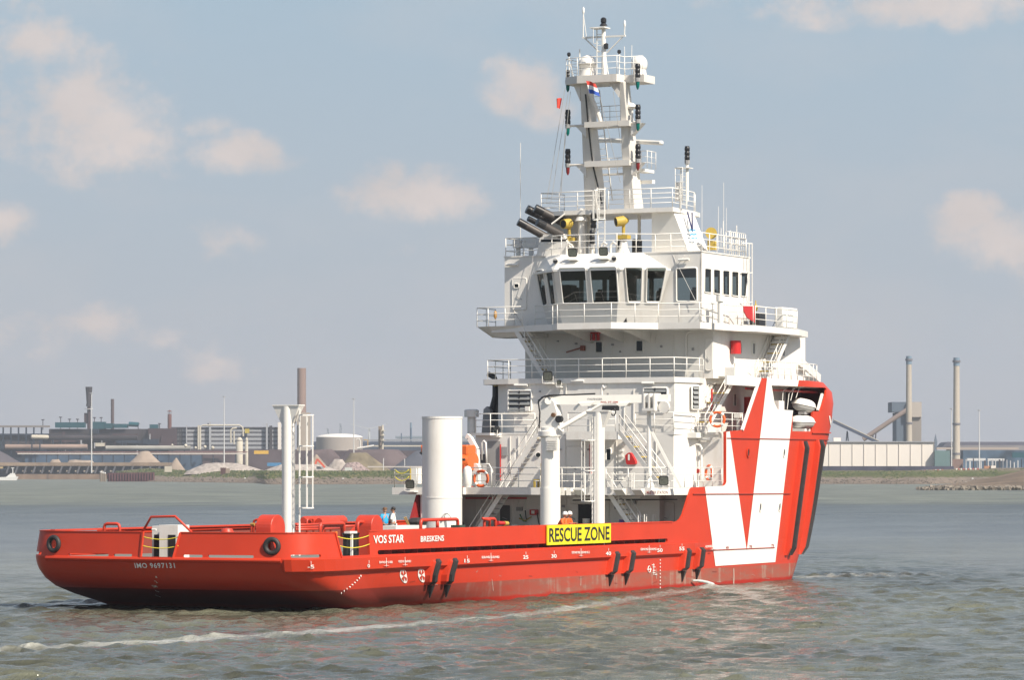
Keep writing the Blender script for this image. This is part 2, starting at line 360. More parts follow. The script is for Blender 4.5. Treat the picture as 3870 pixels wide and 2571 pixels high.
    fa = N.new('ShaderNodeAttribute'); fa.attribute_name = 'foam'
    fn1 = noise(mapn((.55, 1.0, 1), 0.1), 2.6, 8, .72)
    add = N.new('ShaderNodeMath'); add.operation = 'MULTIPLY_ADD'; L.new(fn1, add.inputs[0]); add.inputs[1].default_value = 1.3; L.new(fa.outputs['Fac'], add.inputs[2])
    fr = N.new('ShaderNodeMapRange'); L.new(add.outputs[0], fr.inputs[0]); fr.inputs[1].default_value = 1.1; fr.inputs[2].default_value = 1.75; fr.inputs[4].default_value = .40
    # scattered small breaking crests far away
    wc = noise(mapn((.035, .5, 1), rot), 1.0, 6, .65)
    wr = N.new('ShaderNodeMapRange'); L.new(wc, wr.inputs[0]); wr.inputs[1].default_value = .69; wr.inputs[2].default_value = .76; wr.inputs[4].default_value = .45
    mxf = N.new('ShaderNodeMath'); mxf.operation = 'MAXIMUM'; L.new(fr.outputs[0], mxf.inputs[0]); L.new(wr.outputs[0], mxf.inputs[1])
    mc = N.new('ShaderNodeMix'); mc.data_type = 'RGBA'; L.new(mxf.outputs[0], mc.inputs[0]); L.new(gc.outputs[2], mc.inputs[6]); mc.inputs[7].default_value = (.62, .62, .58, 1)
    L.new(mc.outputs[2], b.inputs['Base Color'])
    mo = N.new('ShaderNodeMapRange'); L.new(noise(mapn((.10, .13, 1), rot), 1.0, 8, .68), mo.inputs[0]); mo.inputs[1].default_value = .3; mo.inputs[2].default_value = .7; mo.inputs[3].default_value = .75; mo.inputs[4].default_value = 1.3
    ms = N.new('ShaderNodeVectorMath'); ms.operation = 'SCALE'; L.new(mc.outputs[2], ms.inputs[0]); mo2 = N.new('ShaderNodeMapRange'); L.new(noise(mapn((.03, .045, 1), rot), 1.0, 6, .7), mo2.inputs[0]); mo2.inputs[1].default_value = .32; mo2.inputs[2].default_value = .68; mo2.inputs[3].default_value = .5; mo2.inputs[4].default_value = 1.6
    mm_ = N.new('ShaderNodeMath'); mm_.operation = 'MULTIPLY'; L.new(mo.outputs[0], mm_.inputs[0]); L.new(mo2.outputs[0], mm_.inputs[1]); L.new(mm_.outputs[0], ms.inputs['Scale']); L.new(ms.outputs[0], b.inputs['Base Color'])
    rr = N.new('ShaderNodeMapRange'); L.new(mxf.outputs[0], rr.inputs[0]); rr.inputs[3].default_value = .1; rr.inputs[4].default_value = .7; rd = N.new('ShaderNodeMapRange'); L.new(dt.outputs['Value'], rd.inputs[0]); rd.inputs[1].default_value = base_d+30; rd.inputs[2].default_value = base_d+700; rd.inputs[3].default_value = 0; rd.inputs[4].default_value = .30
    ra_ = N.new('ShaderNodeMath'); ra_.operation = 'ADD'; L.new(rr.outputs[0], ra_.inputs[0]); L.new(rd.outputs[0], ra_.inputs[1]); L.new(ra_.outputs[0], b.inputs['Roughness'])
    b1 = noise(mapn((.6, 1.1, 1), rot), 3.6, 4, .6); b2 = noise(mapn((.5, 1, 1), rot), .55, 5, .6); b3 = noise(mapn((.055, .05, 1), rot), 1, 7, .68)
    bp1 = N.new('ShaderNodeBump'); bp1.inputs['Distance'].default_value = .1; bp1.inputs['Strength'].default_value = .9; L.new(b1, bp1.inputs['Height'])
    bp2 = N.new('ShaderNodeBump'); bp2.inputs['Distance'].default_value = .75; L.new(b2, bp2.inputs['Height']); L.new(bp1.outputs[0], bp2.inputs['Normal'])
    st = N.new('ShaderNodeMapRange'); L.new(b3, st.inputs[0]); st.inputs[1].default_value = .35; st.inputs[2].default_value = .65; st.inputs[3].default_value = .12; st.inputs[4].default_value = 1.0; L.new(st.outputs[0], bp2.inputs['Strength'])
    L.new(bp2.outputs[0], b.inputs['Normal'])
    me.materials.append(m)
build_water()
# ------------------------------------------------------------------ land
def shore(px):
    return float(np.interp(px, [-3000, 250, 420, 470, 700, 960, 1010, 1500, 2500, 3100, 3500, 3650, 7000], [2880, 2880, 2700, 2130, 2000, 1850, 1660, 1700, 1720, 1720, 1690, 1800, 1500]))
def fbm(x, y, s=1.0, oct=4, seed=0):
    from mathutils import noise as mn
    return mn.fractal(Vector((x*s, y*s, seed)), 1.0, 2.0, oct)
def land():
    ts = [-60, -20, 0, 8, 16, 28, 40, 55, 70, 85, 100, 120, 150, 190, 240, 300, 380, 500, 800, 1300, 2400]
    zs = [-6, -1.5, 0, .6, 1.2, 1.7, 2.2, 2.7, 3.6, 4.7, 5.6, 6.0, 6.2, 6.2, 6.2, 6.2, 6.2, 6.3, 6.4, 6.4, 6.4]
    pxs = list(range(-2600, 6400, 24)); vs = []
    for i, px in enumerate(pxs):
        s0 = shore(px) + 7*fbm(px*.01, 0, 1.3)
        hs = 1.0
        if px < 430: hs = float(np.interp(px, [250, 430], [.75, 1]))
        if 430 < px < 700: hs = float(np.interp(px, [430, 560, 700], [.9, 1.25, 1.0]))
        if px > 3400: hs = float(np.interp(px, [3400, 3900], [1.0, 1.28]))
        for t, z in zip(ts, zs):
            kt = float(np.interp(px, [430, 520, 960, 1020], [1, 2.2, 1.8, 1])) if 0 < t < 400 else 1
            d = s0+t*kt; zz = z*hs if z > 0 else z
            if t > 10: zz += .35*fbm(px*.03, t*.02, 1, 3, 5)+(.25*fbm(px*.11, t*.05, 1, 3, 8) if 30 < t < 200 else 0)
            vs.append(CP((px-1935)/FPX*d, d, zz))
    n = len(ts); fs = [(i*n+j, (i+1)*n+j, (i+1)*n+j+1, i*n+j+1) for i in range(len(pxs)-1) for j in range(n-1)]
    m = bpy.data.materials.new('shore_ground'); m.use_nodes = True; nt = m.node_tree; N = nt.nodes; L = nt.links; b = N['Principled BSDF']; b.inputs['Roughness'].default_value = .95; b.inputs['Specular IOR Level'].default_value = .1
    tc = N.new('ShaderNodeTexCoord'); sx = N.new('ShaderNodeSeparateXYZ'); L.new(tc.outputs['Object'], sx.inputs[0])
    nz = N.new('ShaderNodeTexNoise'); nz.inputs['Scale'].default_value = .05; nz.inputs['Detail'].default_value = 8; L.new(tc.outputs['Object'], nz.inputs['Vector'])
    nf = N.new('ShaderNodeTexNoise'); nf.inputs['Scale'].default_value = .25; nf.inputs['Detail'].default_value = 8; nf.inputs['Roughness'].default_value = .7; L.new(tc.outputs['Object'], nf.inputs['Vector'])
    ad = N.new('ShaderNodeMath'); ad.operation = 'MULTIPLY_ADD'; L.new(nz.outputs['Fac'], ad.inputs[0]); ad.inputs[1].default_value = 1.6; L.new(sx.outputs[2], ad.inputs[2])
    cr = N.new('ShaderNodeValToRGB'); mr = N.new('ShaderNodeMapRange'); L.new(ad.outputs[0], mr.inputs[0]); mr.inputs[1].default_value = 0; mr.inputs[2].default_value = 10; L.new(mr.outputs[0], cr.inputs[0])
    e = cr.color_ramp.elements; e[0].position = .0; e[0].color = (.045, .036, .026, 1); e[1].position = .12; e[1].color = (.17, .135, .105, 1)
    for p, c in ((.36, (.18, .145, .115)), (.42, (.09, .09, .04)), (.5, (.065, .08, .026)), (.64, (.085, .095, .035)), (.72, (.13, .12, .07)), (.8, (.16, .13, .1))):
        q = e.new(p); q.color = (*c, 1)
    g = N.new('ShaderNodeVectorMath'); g.operation = 'SCALE'; rr = N.new('ShaderNodeMapRange'); L.new(nf.outputs['Fac'], rr.inputs[0]); rr.inputs[1].default_value = .3; rr.inputs[2].default_value = .7; rr.inputs[3].default_value = .55; rr.inputs[4].default_value = 1.5
    L.new(cr.outputs[0], g.inputs[0]); L.new(rr.outputs[0], g.inputs['Scale']); L.new(g.outputs[0], b.inputs['Base Color'])
    mb = MB(); mb.add(vs, fs); o = mb.build('terrain', m, smooth='all', fix=False); tag(o, kind='structure')
land()
# ------------------------------------------------------------------ materials of the ship
RED = mat('red_hull_paint', (.52, .043, .016), .45, var=.06, vscale=.5, spec=.3, dirt=.28, dirtcol=(.36, .06, .035), bump=.12, bscale=1.1)
REDD = mat('red_deck_paint', (.52, .045, .02), .45, var=.06)
WHT = mat('white_hull_paint', (.80, .78, .73), .4, var=.03, vscale=.6, bump=.08, bscale=1.2, dirt=.14, dirtcol=(.55, .48, .4))
WH = mat('white_paint', (.75, .725, .68), .45, var=.04, vscale=.8, bump=.1, bscale=1.3, dirt=.32, dirtcol=(.52, .43, .33))
WHR = mat('white_rail_paint', (.78, .76, .71), .4, var=.02)
GREYD = mat('grey_deck', (.22, .23, .23), .7)
DARK = mat('dark_interior', (.03, .03, .035), .7)
BLK = mat('black_rubber', (.028, .026, .026), .6, var=.2, vscale=3)
BLKP = mat('black_paint', (.02, .02, .022), .35)
YEL = mat('yellow_paint', (.46, .33, .06), .55)
YELB = mat('bright_yellow_board', (.80, .66, .02), .5)
LETB = mat('black_lettering', (.02, .02, .02), .5)
LETW = mat('white_lettering', (.8, .78, .74), .5)
LETR = mat('faded_red_lettering', (.45, .12, .1), .5)
FIRE = mat('fire_red', (.5, .02, .02), .4)
ORG = mat('orange_fibreglass', (.68, .13, .025), .4)
GREY = mat('mid_grey_paint', (.32, .32, .32), .5)
STEEL = mat('steel', (.35, .34, .33), .4, metal=.6)
STACK = mat('sooty_exhaust_steel', (.075, .068, .065), .5, metal=.3, var=.3, vscale=1)
GLS = mat('dark_window_glass', (.010, .014, .016), .1, spec=.3)
ROPE = mat('yellow_rope', (.7, .6, .05), .8)
# ------------------------------------------------------------------ the vessel
ship = thing('offshore_vessel', 'red and white offshore vessel with tall stepped bridge and long low aft deck', 'ship', (0, 0, 0))
HB = 7.5
STERN = [(-5.9, 0), (-5.88, 1.5), (-5.82, 3), (-5.72, 4.5), (-5.6, 5.8), (-5.4, 6.8), (-4.8, 7.5), (-3.6, 7.72), (-1.8, 7.64), (0, 7.5)]
_sl = [0]
for i in range(1, len(STERN)): _sl.append(_sl[-1]+math.hypot(STERN[i][0]-STERN[i-1][0], STERN[i][1]-STERN[i-1][1]))
SLEN = _sl[-1]; _ss = [l-SLEN for l in _sl]
def _cr(t, k):   # smooth stern outline
    return float(np.interp(t, _SS2, _ST2[:, k]))
_SS2 = np.linspace(-SLEN, 0, 60); _ST2 = np.stack([np.interp(_SS2, _ss, [p[k] for p in STERN]) for k in (0, 1)], -1)
for _ in range(14): _ST2[1:-1] = (_ST2[:-2]+2*_ST2[1:-1]+_ST2[2:])/4
def bow_x(z): return 57.5+.78*max(z, -1)
TARGET = [(-2, 29.2), (0, 30.0), (1.2, 30.45), (3.85, 31.2), (6.15, 31.85), (7.9, 32.5), (8.7, 32.75), (9.8, 32.95), (10.66, 33.08), (11.3, 32.95), (11.8, 32.4)]
def _hbx(x, xt, xb):
    if x <= xt: return HB
    u = min(1, (x-xt)/(xb-xt)); return HB*max(0, 1-u**2.1)**.62
_XT = {}
KN_Z = 2.4
def bow_xt(z):
    k = round(z, 2)
    if k not in _XT:
        T = float(np.interp(z, [a for a, b in TARGET], [b for a, b in TARGET])); xb = bow_x(z); lo, hi = 20, xb-2
        for _ in range(24):
            m = (lo+hi)/2; xs = np.linspace(m, xb, 60); v = max(.4462*x+.8949*_hbx(x, m, xb) for x in xs)
            if v > T: hi = m
            else: lo = m
        _XT[k] = lo
    return _XT[k]
def hb(x, z): return _hbx(x, bow_xt(z), bow_x(z))
SHZ = [(-1.6, 14, .5), (-.5, 7.0, .74), (0, 4.9, .86), (.25, 4.1, .90), (.6, 2.7, .94), (1.0, 1.35, .965), (1.4, .6, .98), (1.8, .22, .992), (2.1, .06, .998), (2.4, 0, 1), (20, 0, 1)]
def hull_pt(s, z, off=0, side=-1):
    """a point of the shell: s along the length (negative round the stern), z height"""
    if s < -SLEN:
        q = hull_pt(-2*SLEN-s, z, off, 1); q.y *= -side*1.0; return q
    if s >= 0: x, y = s, hb(s, z)
    else: x, y = _cr(s, 0), _cr(s, 1)
    if z > KN_Z and x < 3: k = (z-KN_Z)*.13*min(1, (3-x)/4); x += k*max(0, min(1, (-x-3)/2)); y -= k*.9*min(1, y/3)
    if x < 16:
        sh = float(np.interp(z, [a[0] for a in SHZ], [a[1] for a in SHZ])); nr = float(np.interp(z, [a[0] for a in SHZ], [a[2] for a in SHZ]))
        xr = max(x, -5.9); w = ((16-xr)/21.9)**1.0; w = min(1, w); x2 = x+sh*w; y = y*(1-(1-nr)*min(1, w*1.4))
        x = x2
    if off:
        e = .05; a = hull_pt(s-e, z); b = hull_pt(s+e, z); t = (b-a); t.z = 0; t.normalize(); n = Vector((t.y, -t.x, 0))
        p = Vector((x, -y, z))+n*off; return Vector((p.x, p.y*(-side), p.z)) if side == 1 else p
    return Vector((x, side*y, z))
_SAMP = list(np.arange(-SLEN-2.5, 0, .08))+list(np.arange(0, 64, .15))
def hull_sz(px, py):
    """where on the starboard shell a point of the photograph lies"""
    best = None; prev = None
    for s in _SAMP:
        z = 2.5
        for _ in range(4):
            if s > 58 and z > 11.8: z = 11.8
            p = hull_pt(s, max(-1.5, min(z, 12)) if s < bow_x(z)-.05 else 0)
            z = HC+(HORY-py)*((p-CAM).dot(AX))/FPX
        if s >= bow_x(max(z, -1))-.1: break
        q = p-CAM; x = 1935+FPX*q.dot(RX)/q.dot(AX)
        if prev is not None and (prev[1]-px)*(x-px) <= 0:
            t = (px-prev[1])/(x-prev[1]) if x != prev[1] else 0; return (prev[0]+t*(s-prev[0]), prev[2]+t*(z-prev[2]))
        prev = (s, x, z)
        if best is None or abs(x-px) < best[0]: best = (abs(x-px), s, z)
    return best[1], best[2]
def HS(lst): return [hull_sz(*p) for p in lst]
def hfn(side=-1, off=0.):
    def f(s, z, o):
        p = hull_pt(s, z, off+o, side) if (off+o) else hull_pt(s, z, 0, side)
        return p
    return f
# lower shell
zs = [-1.6, -1, -.5, -.2, 0, .2, .4, .6, .8, 1.0, 1.2, 1.4, 1.6, 1.8, 2.0, 2.2, 2.4]
def shell_s(z):
    xb = bow_x(z); base = list(np.linspace(-SLEN, 0, 44))+list(np.linspace(1.2, 48, 30)); u = np.linspace(0, 1, 30)[1:]
    return base+[48+(xb-48)*(1-(1-v)**1.6) for v in u]
def lower_shell():
    mb = MB(); rows = []
    for z in zs:
        r = [hull_pt(s, z) if s < bow_x(z)-1e-6 else Vector((bow_x(z), 0, z)) for s in shell_s(z)]
        rows.append([Vector((p.x, p.y, p.z)) for p in r]+[Vector((p.x, -p.y, p.z)) for p in r[::-1][1:-1]])
    n = len(rows[0]); fs = [(i*n+j, i*n+(j+1) % n, (i+1)*n+(j+1) % n, (i+1)*n+j) for i in range(len(zs)-1) for j in range(n)]
    mb.add([p for r in rows for p in r], fs); return mb
def hull_mat():
    m = bpy.data.materials.new('red_hull_with_worn_waterline'); m.use_nodes = True; nt = m.node_tree; N = nt.nodes; L = nt.links; b = N['Principled BSDF']; b.inputs['Roughness'].default_value = .4; b.inputs['Specular IOR Level'].default_value = .35
    tc = N.new('ShaderNodeTexCoord'); sx = N.new('ShaderNodeSeparateXYZ'); L.new(tc.outputs['Object'], sx.inputs[0])
    def noise(scale, sc, d=6, r=.6):
        mp = N.new('ShaderNodeMapping'); mp.inputs['Scale'].default_value = sc; L.new(tc.outputs['Object'], mp.inputs[0]); n = N.new('ShaderNodeTexNoise'); n.inputs['Scale'].default_value = scale; n.inputs['Detail'].default_value = d; n.inputs['Roughness'].default_value = r; L.new(mp.outputs[0], n.inputs['Vector']); return n.outputs['Fac']
    def mr(v, a, b_, c=0, d=1):
        n = N.new('ShaderNodeMapRange'); L.new(v, n.inputs[0]); n.inputs[1].default_value = a; n.inputs[2].default_value = b_; n.inputs[3].default_value = c; n.inputs[4].default_value = d; return n.outputs[0]
    def mix(f, c1, c2):
        n = N.new('ShaderNodeMix'); n.data_type = 'RGBA'; L.new(f, n.inputs[0])
        for k, c in ((6, c1), (7, c2)):
            if isinstance(c, tuple): n.inputs[k].default_value = (*c, 1)
            else: L.new(c, n.inputs[k])
        return n.outputs[2]
    def math_(op, a, b_):
        n = N.new('ShaderNodeMath'); n.operation = op
        for i, v in enumerate((a, b_)):
            if isinstance(v, (int, float)): n.inputs[i].default_value = v
            else: L.new(v, n.inputs[i])
        return n.outputs[0]
    z = sx.outputs[2]
    n1 = noise(1.2, (.35, .35, 1.6), 8, .7); n2 = noise(2.2, (1, 1, .08), 6, .6); n3 = noise(.5, (.25, .25, .25), 4)
    top = mix(mr(n3, .35, .7, 0, .5), (.52, .043, .016), (.43, .034, .013))
    # topside streaks
    top = mix(mr(n2, .56, .72, 0, .5), top, (.36, .05, .03))
    anti = mix(mr(n1, .35, .65), (.36, .06, .035), (.26, .10, .07))          # worn antifouling: dull red with grey brown wear
    anti = mix(mr(math_('ADD', n2, math_('MULTIPLY', n1, .4)), .74, .86, 0, .6), anti, (.33, .25, .2))
    stern_shade = mr(sx.outputs[0], 4, 22, 0, 1); anti = mix(stern_shade, (.20, .022, .014), anti)  # shade under the stern painted into the antifouling as a darker red
    wet = mr(math_('ADD', z, math_('MULTIPLY', n1, .35)), .30, .42)
    anti = mix(wet, (.34, .018, .008), anti)
    line = mr(math_('ADD', z, math_('MULTIPLY', math_('SUBTRACT', n1, .5), .06)), .93, .97)
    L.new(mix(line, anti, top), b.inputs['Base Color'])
    rg = mr(line, 0, 1, .55, .36); L.new(rg, b.inputs['Roughness']); 
    bp = N.new('ShaderNodeBump'); bp.inputs['Strength'].default_value = .25; bp.inputs['Distance'].default_value = .03; L.new(noise(.8, (1, 1, .6), 2), bp.inputs['Height']); L.new(bp.outputs[0], b.inputs['Normal'])
    return m
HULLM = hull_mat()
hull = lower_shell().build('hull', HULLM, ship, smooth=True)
# stern bulwark, starboard outline in (s, z) with its gate and slots; mirrored to port
def px_s(px, z=2.6):
    for s in np.arange(-SLEN, 8, .01):
        p = hull_pt(s, z); q = p-CAM
        if 1935+FPX*q.dot(RX)/q.dot(AX) >= px: return float(s)
    return 0.
BT = 3.57; KN = 2.4
sg0, sg1 = px_s(1285), px_s(1398)      # side gate
cg = px_s(655)                          # half of the stern gate
def rnd(a, b, c, d, r=.1): return [(p.x, p.y) for p in roundpoly([(a, b, 0), (c, b, 0), (c, d, 0), (a, d, 0)], r, 3)]
def ring_hole(s, z, r=.26): return [(s+r*math.cos(a), z+r*math.sin(a)) for a in np.linspace(0, 2*math.pi, 17)[:-1]]
s_ring = px_s(1030)
aft_poly = [(cg+.05, KN), (0.0+sg0, KN), (sg0, KN), (sg0+0.0, KN), ]
def bulwark_aft(side):
    mb = MB(); f = hfn(side)
    slots = [rnd(px_s(690), 2.46, px_s(765), 2.58, .06), rnd(px_s(785), 2.46, px_s(958), 2.58, .06), rnd(px_s(1098), 2.48, px_s(1212), 2.62, .07)]
    poly = [(cg, KN), (sg0+.12, KN), (sg0-.28, BT), (cg+.33, BT)] if side == -1 else [(cg, KN), (sg0+.12, KN), (sg0-.28, BT), (cg+.0, BT)]
    panel(mb, poly, slots+[ring_hole(s_ring, 3.0)], f, .10, .35)
    # side gate sill and the long bulwark up to the deckhouse is built apart
    mb.build('stern_bulwark', RED, ship, smooth=True)
    rim = MB(); c = MB()
    cc = hull_pt(s_ring, 3.0, 0.05, side); a = hull_pt(s_ring-.3, 3.0, .05, side); b = hull_pt(s_ring+.3, 3.0, .05, side); t = (b-a).normalized()
    pts = [cc+(t*math.cos(u)+Vector((0, 0, 1))*math.sin(u))*.31 for u in np.linspace(0, 2*math.pi, 25)[:-1]]
    rim.tube(pts, .115, 10, closed=True); rim.build('rubber_fairlead', BLK, ship, smooth='all')
    cap = MB(); st = cg+(.33 if side == -1 else 0); line = [hull_pt(s, BT+.02, -.05, side) for s in np.arange(st, sg0-.26, .3)]+[hull_pt(sg0-.28, BT+.02, -.05, side)]
    for p, q in zip(line, line[1:]): cap.beam(p, q, .16, .05)
    cap.build('bulwark_cap', RED, ship)
for sd in (-1, 1): bulwark_aft(sd)
# gate frames and the sill strip of the stern
g = MB()
for side in (-1, 1):
    g.beam(hull_pt(cg, KN, .02, side), hull_pt(cg+(.33 if side == -1 else 0), BT, .02, side), .1, .1)
    ln = [hull_pt(s, KN+.03, .0, side) for s in list(np.arange(-SLEN, cg, .25))+[cg]]
    for p, q in zip(ln, ln[1:]): g.beam(p, q, .12, .08)
g.build('stern_gate_frame', RED, ship)
for side in (-1, 1):
    g = MB(); g.beam(hull_pt(sg0+.12, KN, .02, side), hull_pt(sg0-.28, BT, .02, side), .08, .08)
    g.beam(hull_pt(sg0+.1, KN+.06, .02, side), hull_pt(sg1, KN+.06, .02, side), .1, .1); g.build('side_gate_frame', RED, ship)
# knuckle moulding round the stern
mb = MB()
for side in (-1, 1):
    ln = [hull_pt(s, KN-.05, .0, side) for s in np.arange(-SLEN, px_s(1067, 2.2)+.2, .3)]
    mb.tube(ln, .11, 8)
mb.build('stern_knuckle', RED, ship)
# fender belt along the side
def belt(side):
    mb = MB(); s0 = px_s(1070, 2.1) if side == -1 else -1.2; xs = [s0-.05, s0, s0+.08]+list(np.arange(s0+.4, 38.6, .8))
    prof = [(0, 2.42), (.19, 2.40), (.19, 1.86), (.0, 1.70)]
    rows = []
    for i, s in enumerate(xs):
        k = (.15, .7, 1)[i] if i < 3 else (1 if i < len(xs)-1 else .15)
        rows.append([hull_pt(s, max(.2, 2.1+(z-2.1)*k) if i < 3 else z, o*k+.002, side) for o, z in prof])
    n = 4; mb.add([p for r in rows for p in r], [(i*n+j, i*n+j+1, (i+1)*n+j+1, (i+1)*n+j) for i in range(len(rows)-1) for j in range(3)])
    mb.add(rows[0], [(0, 1, 2, 3)]); return mb
for sd in (-1, 1): belt(sd).build('fender_belt', RED, ship)
# long bulwark with the slot under it
XB1 = hull_sz(2540, 1990)[0]
def bulwark_long(side):
    mb = MB(); f = hfn(side, 0.0)
    panel(mb, [(sg1, KN), (XB1, KN), (XB1, 3.57), (sg1, 3.57)], [rnd(px_s(1428), 2.49, XB1-.6, 2.70, .09)], f, .12, 1.1)
    mb.beam(hull_pt(sg1, 3.6, -.06, side), hull_pt(XB1, 3.6, -.06, side), .2, .07)
    mb.build('long_bulwark', RED, ship)
    first = None      # stays seen through the slot
    for x in np.arange(3, XB1-1, 1.3):
        if first is None: st = MB(); st.extr([(0, side*7.28, 2.36), (0, side*6.8, 2.36), (0, side*7.28, 3.4)], (.05, 0, 0)); o = first = st.build('bulwark_stay', mat('stay_red', (.34, .035, .02), .6), ship)
        else: o = first.copy(); COL.objects.link(o)
        o.location.x = x
for sd in (-1, 1): bulwark_long(sd)
for sd in (-1, 1): mb = MB(); mb.box(3.0, XB1, min(sd*6.62, sd*6.7), max(sd*6.62, sd*6.7), 2.2, 3.35); mb.build('cargo_rail', mat('dark_cargo_rail', (.22, .045, .03), .7), ship)
# main deck
dk = MB(); out = [hull_pt(s, KN) for s in list(np.arange(-SLEN, 0, .4))+list(np.arange(0, 56, 2))]
poly = [(p.x+.1 if p.x < -4 else p.x, p.y*.985) for p in out]+[(p.x+.1 if p.x < -4 else p.x, -p.y*.985) for p in out[::-1][:-1]]
dk.prism(poly, 2.15, 2.36); dk.build('main_deck', mat('green_grey_deck', (.16, .17, .15), .8), ship)
# forward shell with the step, the slanted gallery end and the life raft opening
side_px = [(2540, 2062), (2540, 1976), (2562, 1971), (2573, 1962), (2582, 1945), (2611, 1850), (2618, 1843), (2732, 1839), (2739, 1834), (2742, 1822), (2742, 1632), (2804, 1627), (2868, 1440), (2874, 1429)]
RAFT_HOLE = HS([(2915, 1457), (3118, 1466), (3124, 1472), (3101, 1556), (3072, 1555), (3068, 1632), (2995, 1631), (2996, 1552), (2938, 1548), (2926, 1523)])
def fwd_outline():
    a = HS(side_px); a[0] = (XB1, KN); a[1] = (XB1, a[1][1]); ztop = a[-1][1]
    top = [(s, ztop) for s in np.arange(a[-1][0]+1, bow_x(ztop)-2.5, 1.0)]
    tip = [(bow_x(ztop)-2.2, ztop), (bow_x(ztop)-1.2, ztop-.12), (bow_x(ztop)-.6, ztop-.5)]
    st = [(bow_x(z)-.04, z) for z in np.arange(ztop-.8, 2.5, -.7)]+[(bow_x(KN)-.04, KN)]
    return a+top+tip+st, ztop
FO, ZTOP = fwd_outline()
def fwd_fn(side, off=0):
    def f(s, z, o): return hull_pt(min(s, bow_x(z)-.03), z, (off+o), side) if (off+o) else hull_pt(min(s, bow_x(z)-.03), z, 0, side)
    return f
for sd in (-1, 1):
    mb = MB(); panel(mb, FO, [RAFT_HOLE], fwd_fn(sd), .12, .7); mb.build('forward_shell', RED, ship, smooth=True)
# the white livery stripe on both sides
stripe = HS([(2744, 1634), (2757, 1631), (2821, 2083), (2898, 1431)])+[(hull_sz(3018, 1440)[0], ZTOP)]+HS([(3010, 1480), (2995, 1560), (2929, 2126), (2703, 2141), (2663, 1841), (2733, 1837), (2740, 1832), (2744, 1822)])
stripe[3] = (stripe[3][0], ZTOP)
for sd in (-1, 1):
    mb = MB(); panel(mb, stripe, [RAFT_HOLE], fwd_fn(sd, .02), 0, .6); mb.build('white_livery_stripe', WHT, ship, smooth=True, fix=False)
# plating seams, portholes, step trims
def hline(p0, p1, w=.05, off=.03, n=14, name='plating_seam', m=None, mi=0):
    mb = MB()
    a, b = hull_sz(*p0), hull_sz(*p1); pts = [hull_pt(a[0]+(b[0]-a[0])*t/n, a[1]+(b[1]-a[1])*t/n, off) for t in range(n+1)]
    for p, q in zip(pts, pts[1:]): mb.beam(p, q, w, w, mi)
    mb.build(name, m or SEAM, ship)
SEAM = mat('seam_shadow_paint', (.30, .03, .015), .5)
hline((2746, 1657), (3140, 1664)); hline((2618, 1869), (2985, 1867)); hline((2640, 2083), (2925, 2071))
hline((3068, 1637), (3150, 1637), .07, .05, 5, 'rubbing_strip', RED)
for (x, y) in ((2826, 1713), (2961, 1713), (2871, 1919), (2944, 1918), (3022, 1915)):
    s, z = hull_sz(x, y); pts = [(s+.16*math.cos(a), z+.26*math.sin(a)) for a in np.linspace(0, 2*math.pi, 13)[:-1]]
    mb = MB(); panel(mb, pts, [], fwd_fn(-1, .035)); pts2 = [hull_pt(a, b, .04) for a, b in pts]; mb.tube(pts2, .035, 5, 1, closed=True)
    mb.build('fairlead_hole', [BLKP, WHT if x not in (2826, 3022) else RED], ship, fix=False)
# vertical rubber fenders on the side
def fender(p0, p1, w=.34, h=.2, long=False):
    (s0, z0), (s1, z1) = hull_sz(*p0), hull_sz(*p1); n = 16 if long else 8; hw = w/2
    def bar(ds, dw, o0, o1, e):
        rows = []
        for i in range(n+1):
            t = i/n; s_ = s0+(s1-s0)*t+ds; z = z0+(z1-z0)*t; k = o1 if 0 < i < n else o0+(o1-o0)*e
            rows.append([hull_pt(s_-dw, z, o0), hull_pt(s_-dw*.8, z, k), hull_pt(s_+dw*.8, z, k), hull_pt(s_+dw, z, o0)])
        mb = MB(); mb.add([p for r in rows for p in r], [(i*4+j, i*4+(j+1) % 4, (i+1)*4+(j+1) % 4, (i+1)*4+j) for i in range(n) for j in range(4)]+[(3, 2, 1, 0), tuple(n*4+j for j in range(4))]); return mb
    f = bar(0, hw, .12, .20+h, .4).build('side_fender', BLK, ship); bar(-.38, .14, -.02, .30, .5).build('fender_bracket', RED, f)
    if not long:
        A = hull_pt(s1, z1-.02, .1); tp = MB(); tp.loft([A+Vector((-.13, -.15, 0)), A+Vector((.13, -.15, 0)), A+Vector((.13, .1, 0)), A+Vector((-.13, .1, 0))], [A+Vector((-.02, .05, -.6)), A+Vector((.03, .05, -.6)), A+Vector((.03, .1, -.6)), A+Vector((-.02, .1, -.6))]); tp.build('fender_foot', BLKP, f)
for a, b in (((1641, 2113), (1621, 2212)), ((1705, 2110), (1683, 2210)), ((2318, 2085), (2302, 2172)), ((2377, 2081), (2362, 2168)), ((2588, 2073), (2576, 2158)), ((2641, 2070), (2630, 2152))): fender(a, b)
fender((3034, 1668), (2977, 2100), .24, .26, True); fender((3094, 1663), (3030, 2096), .24, .26, True)
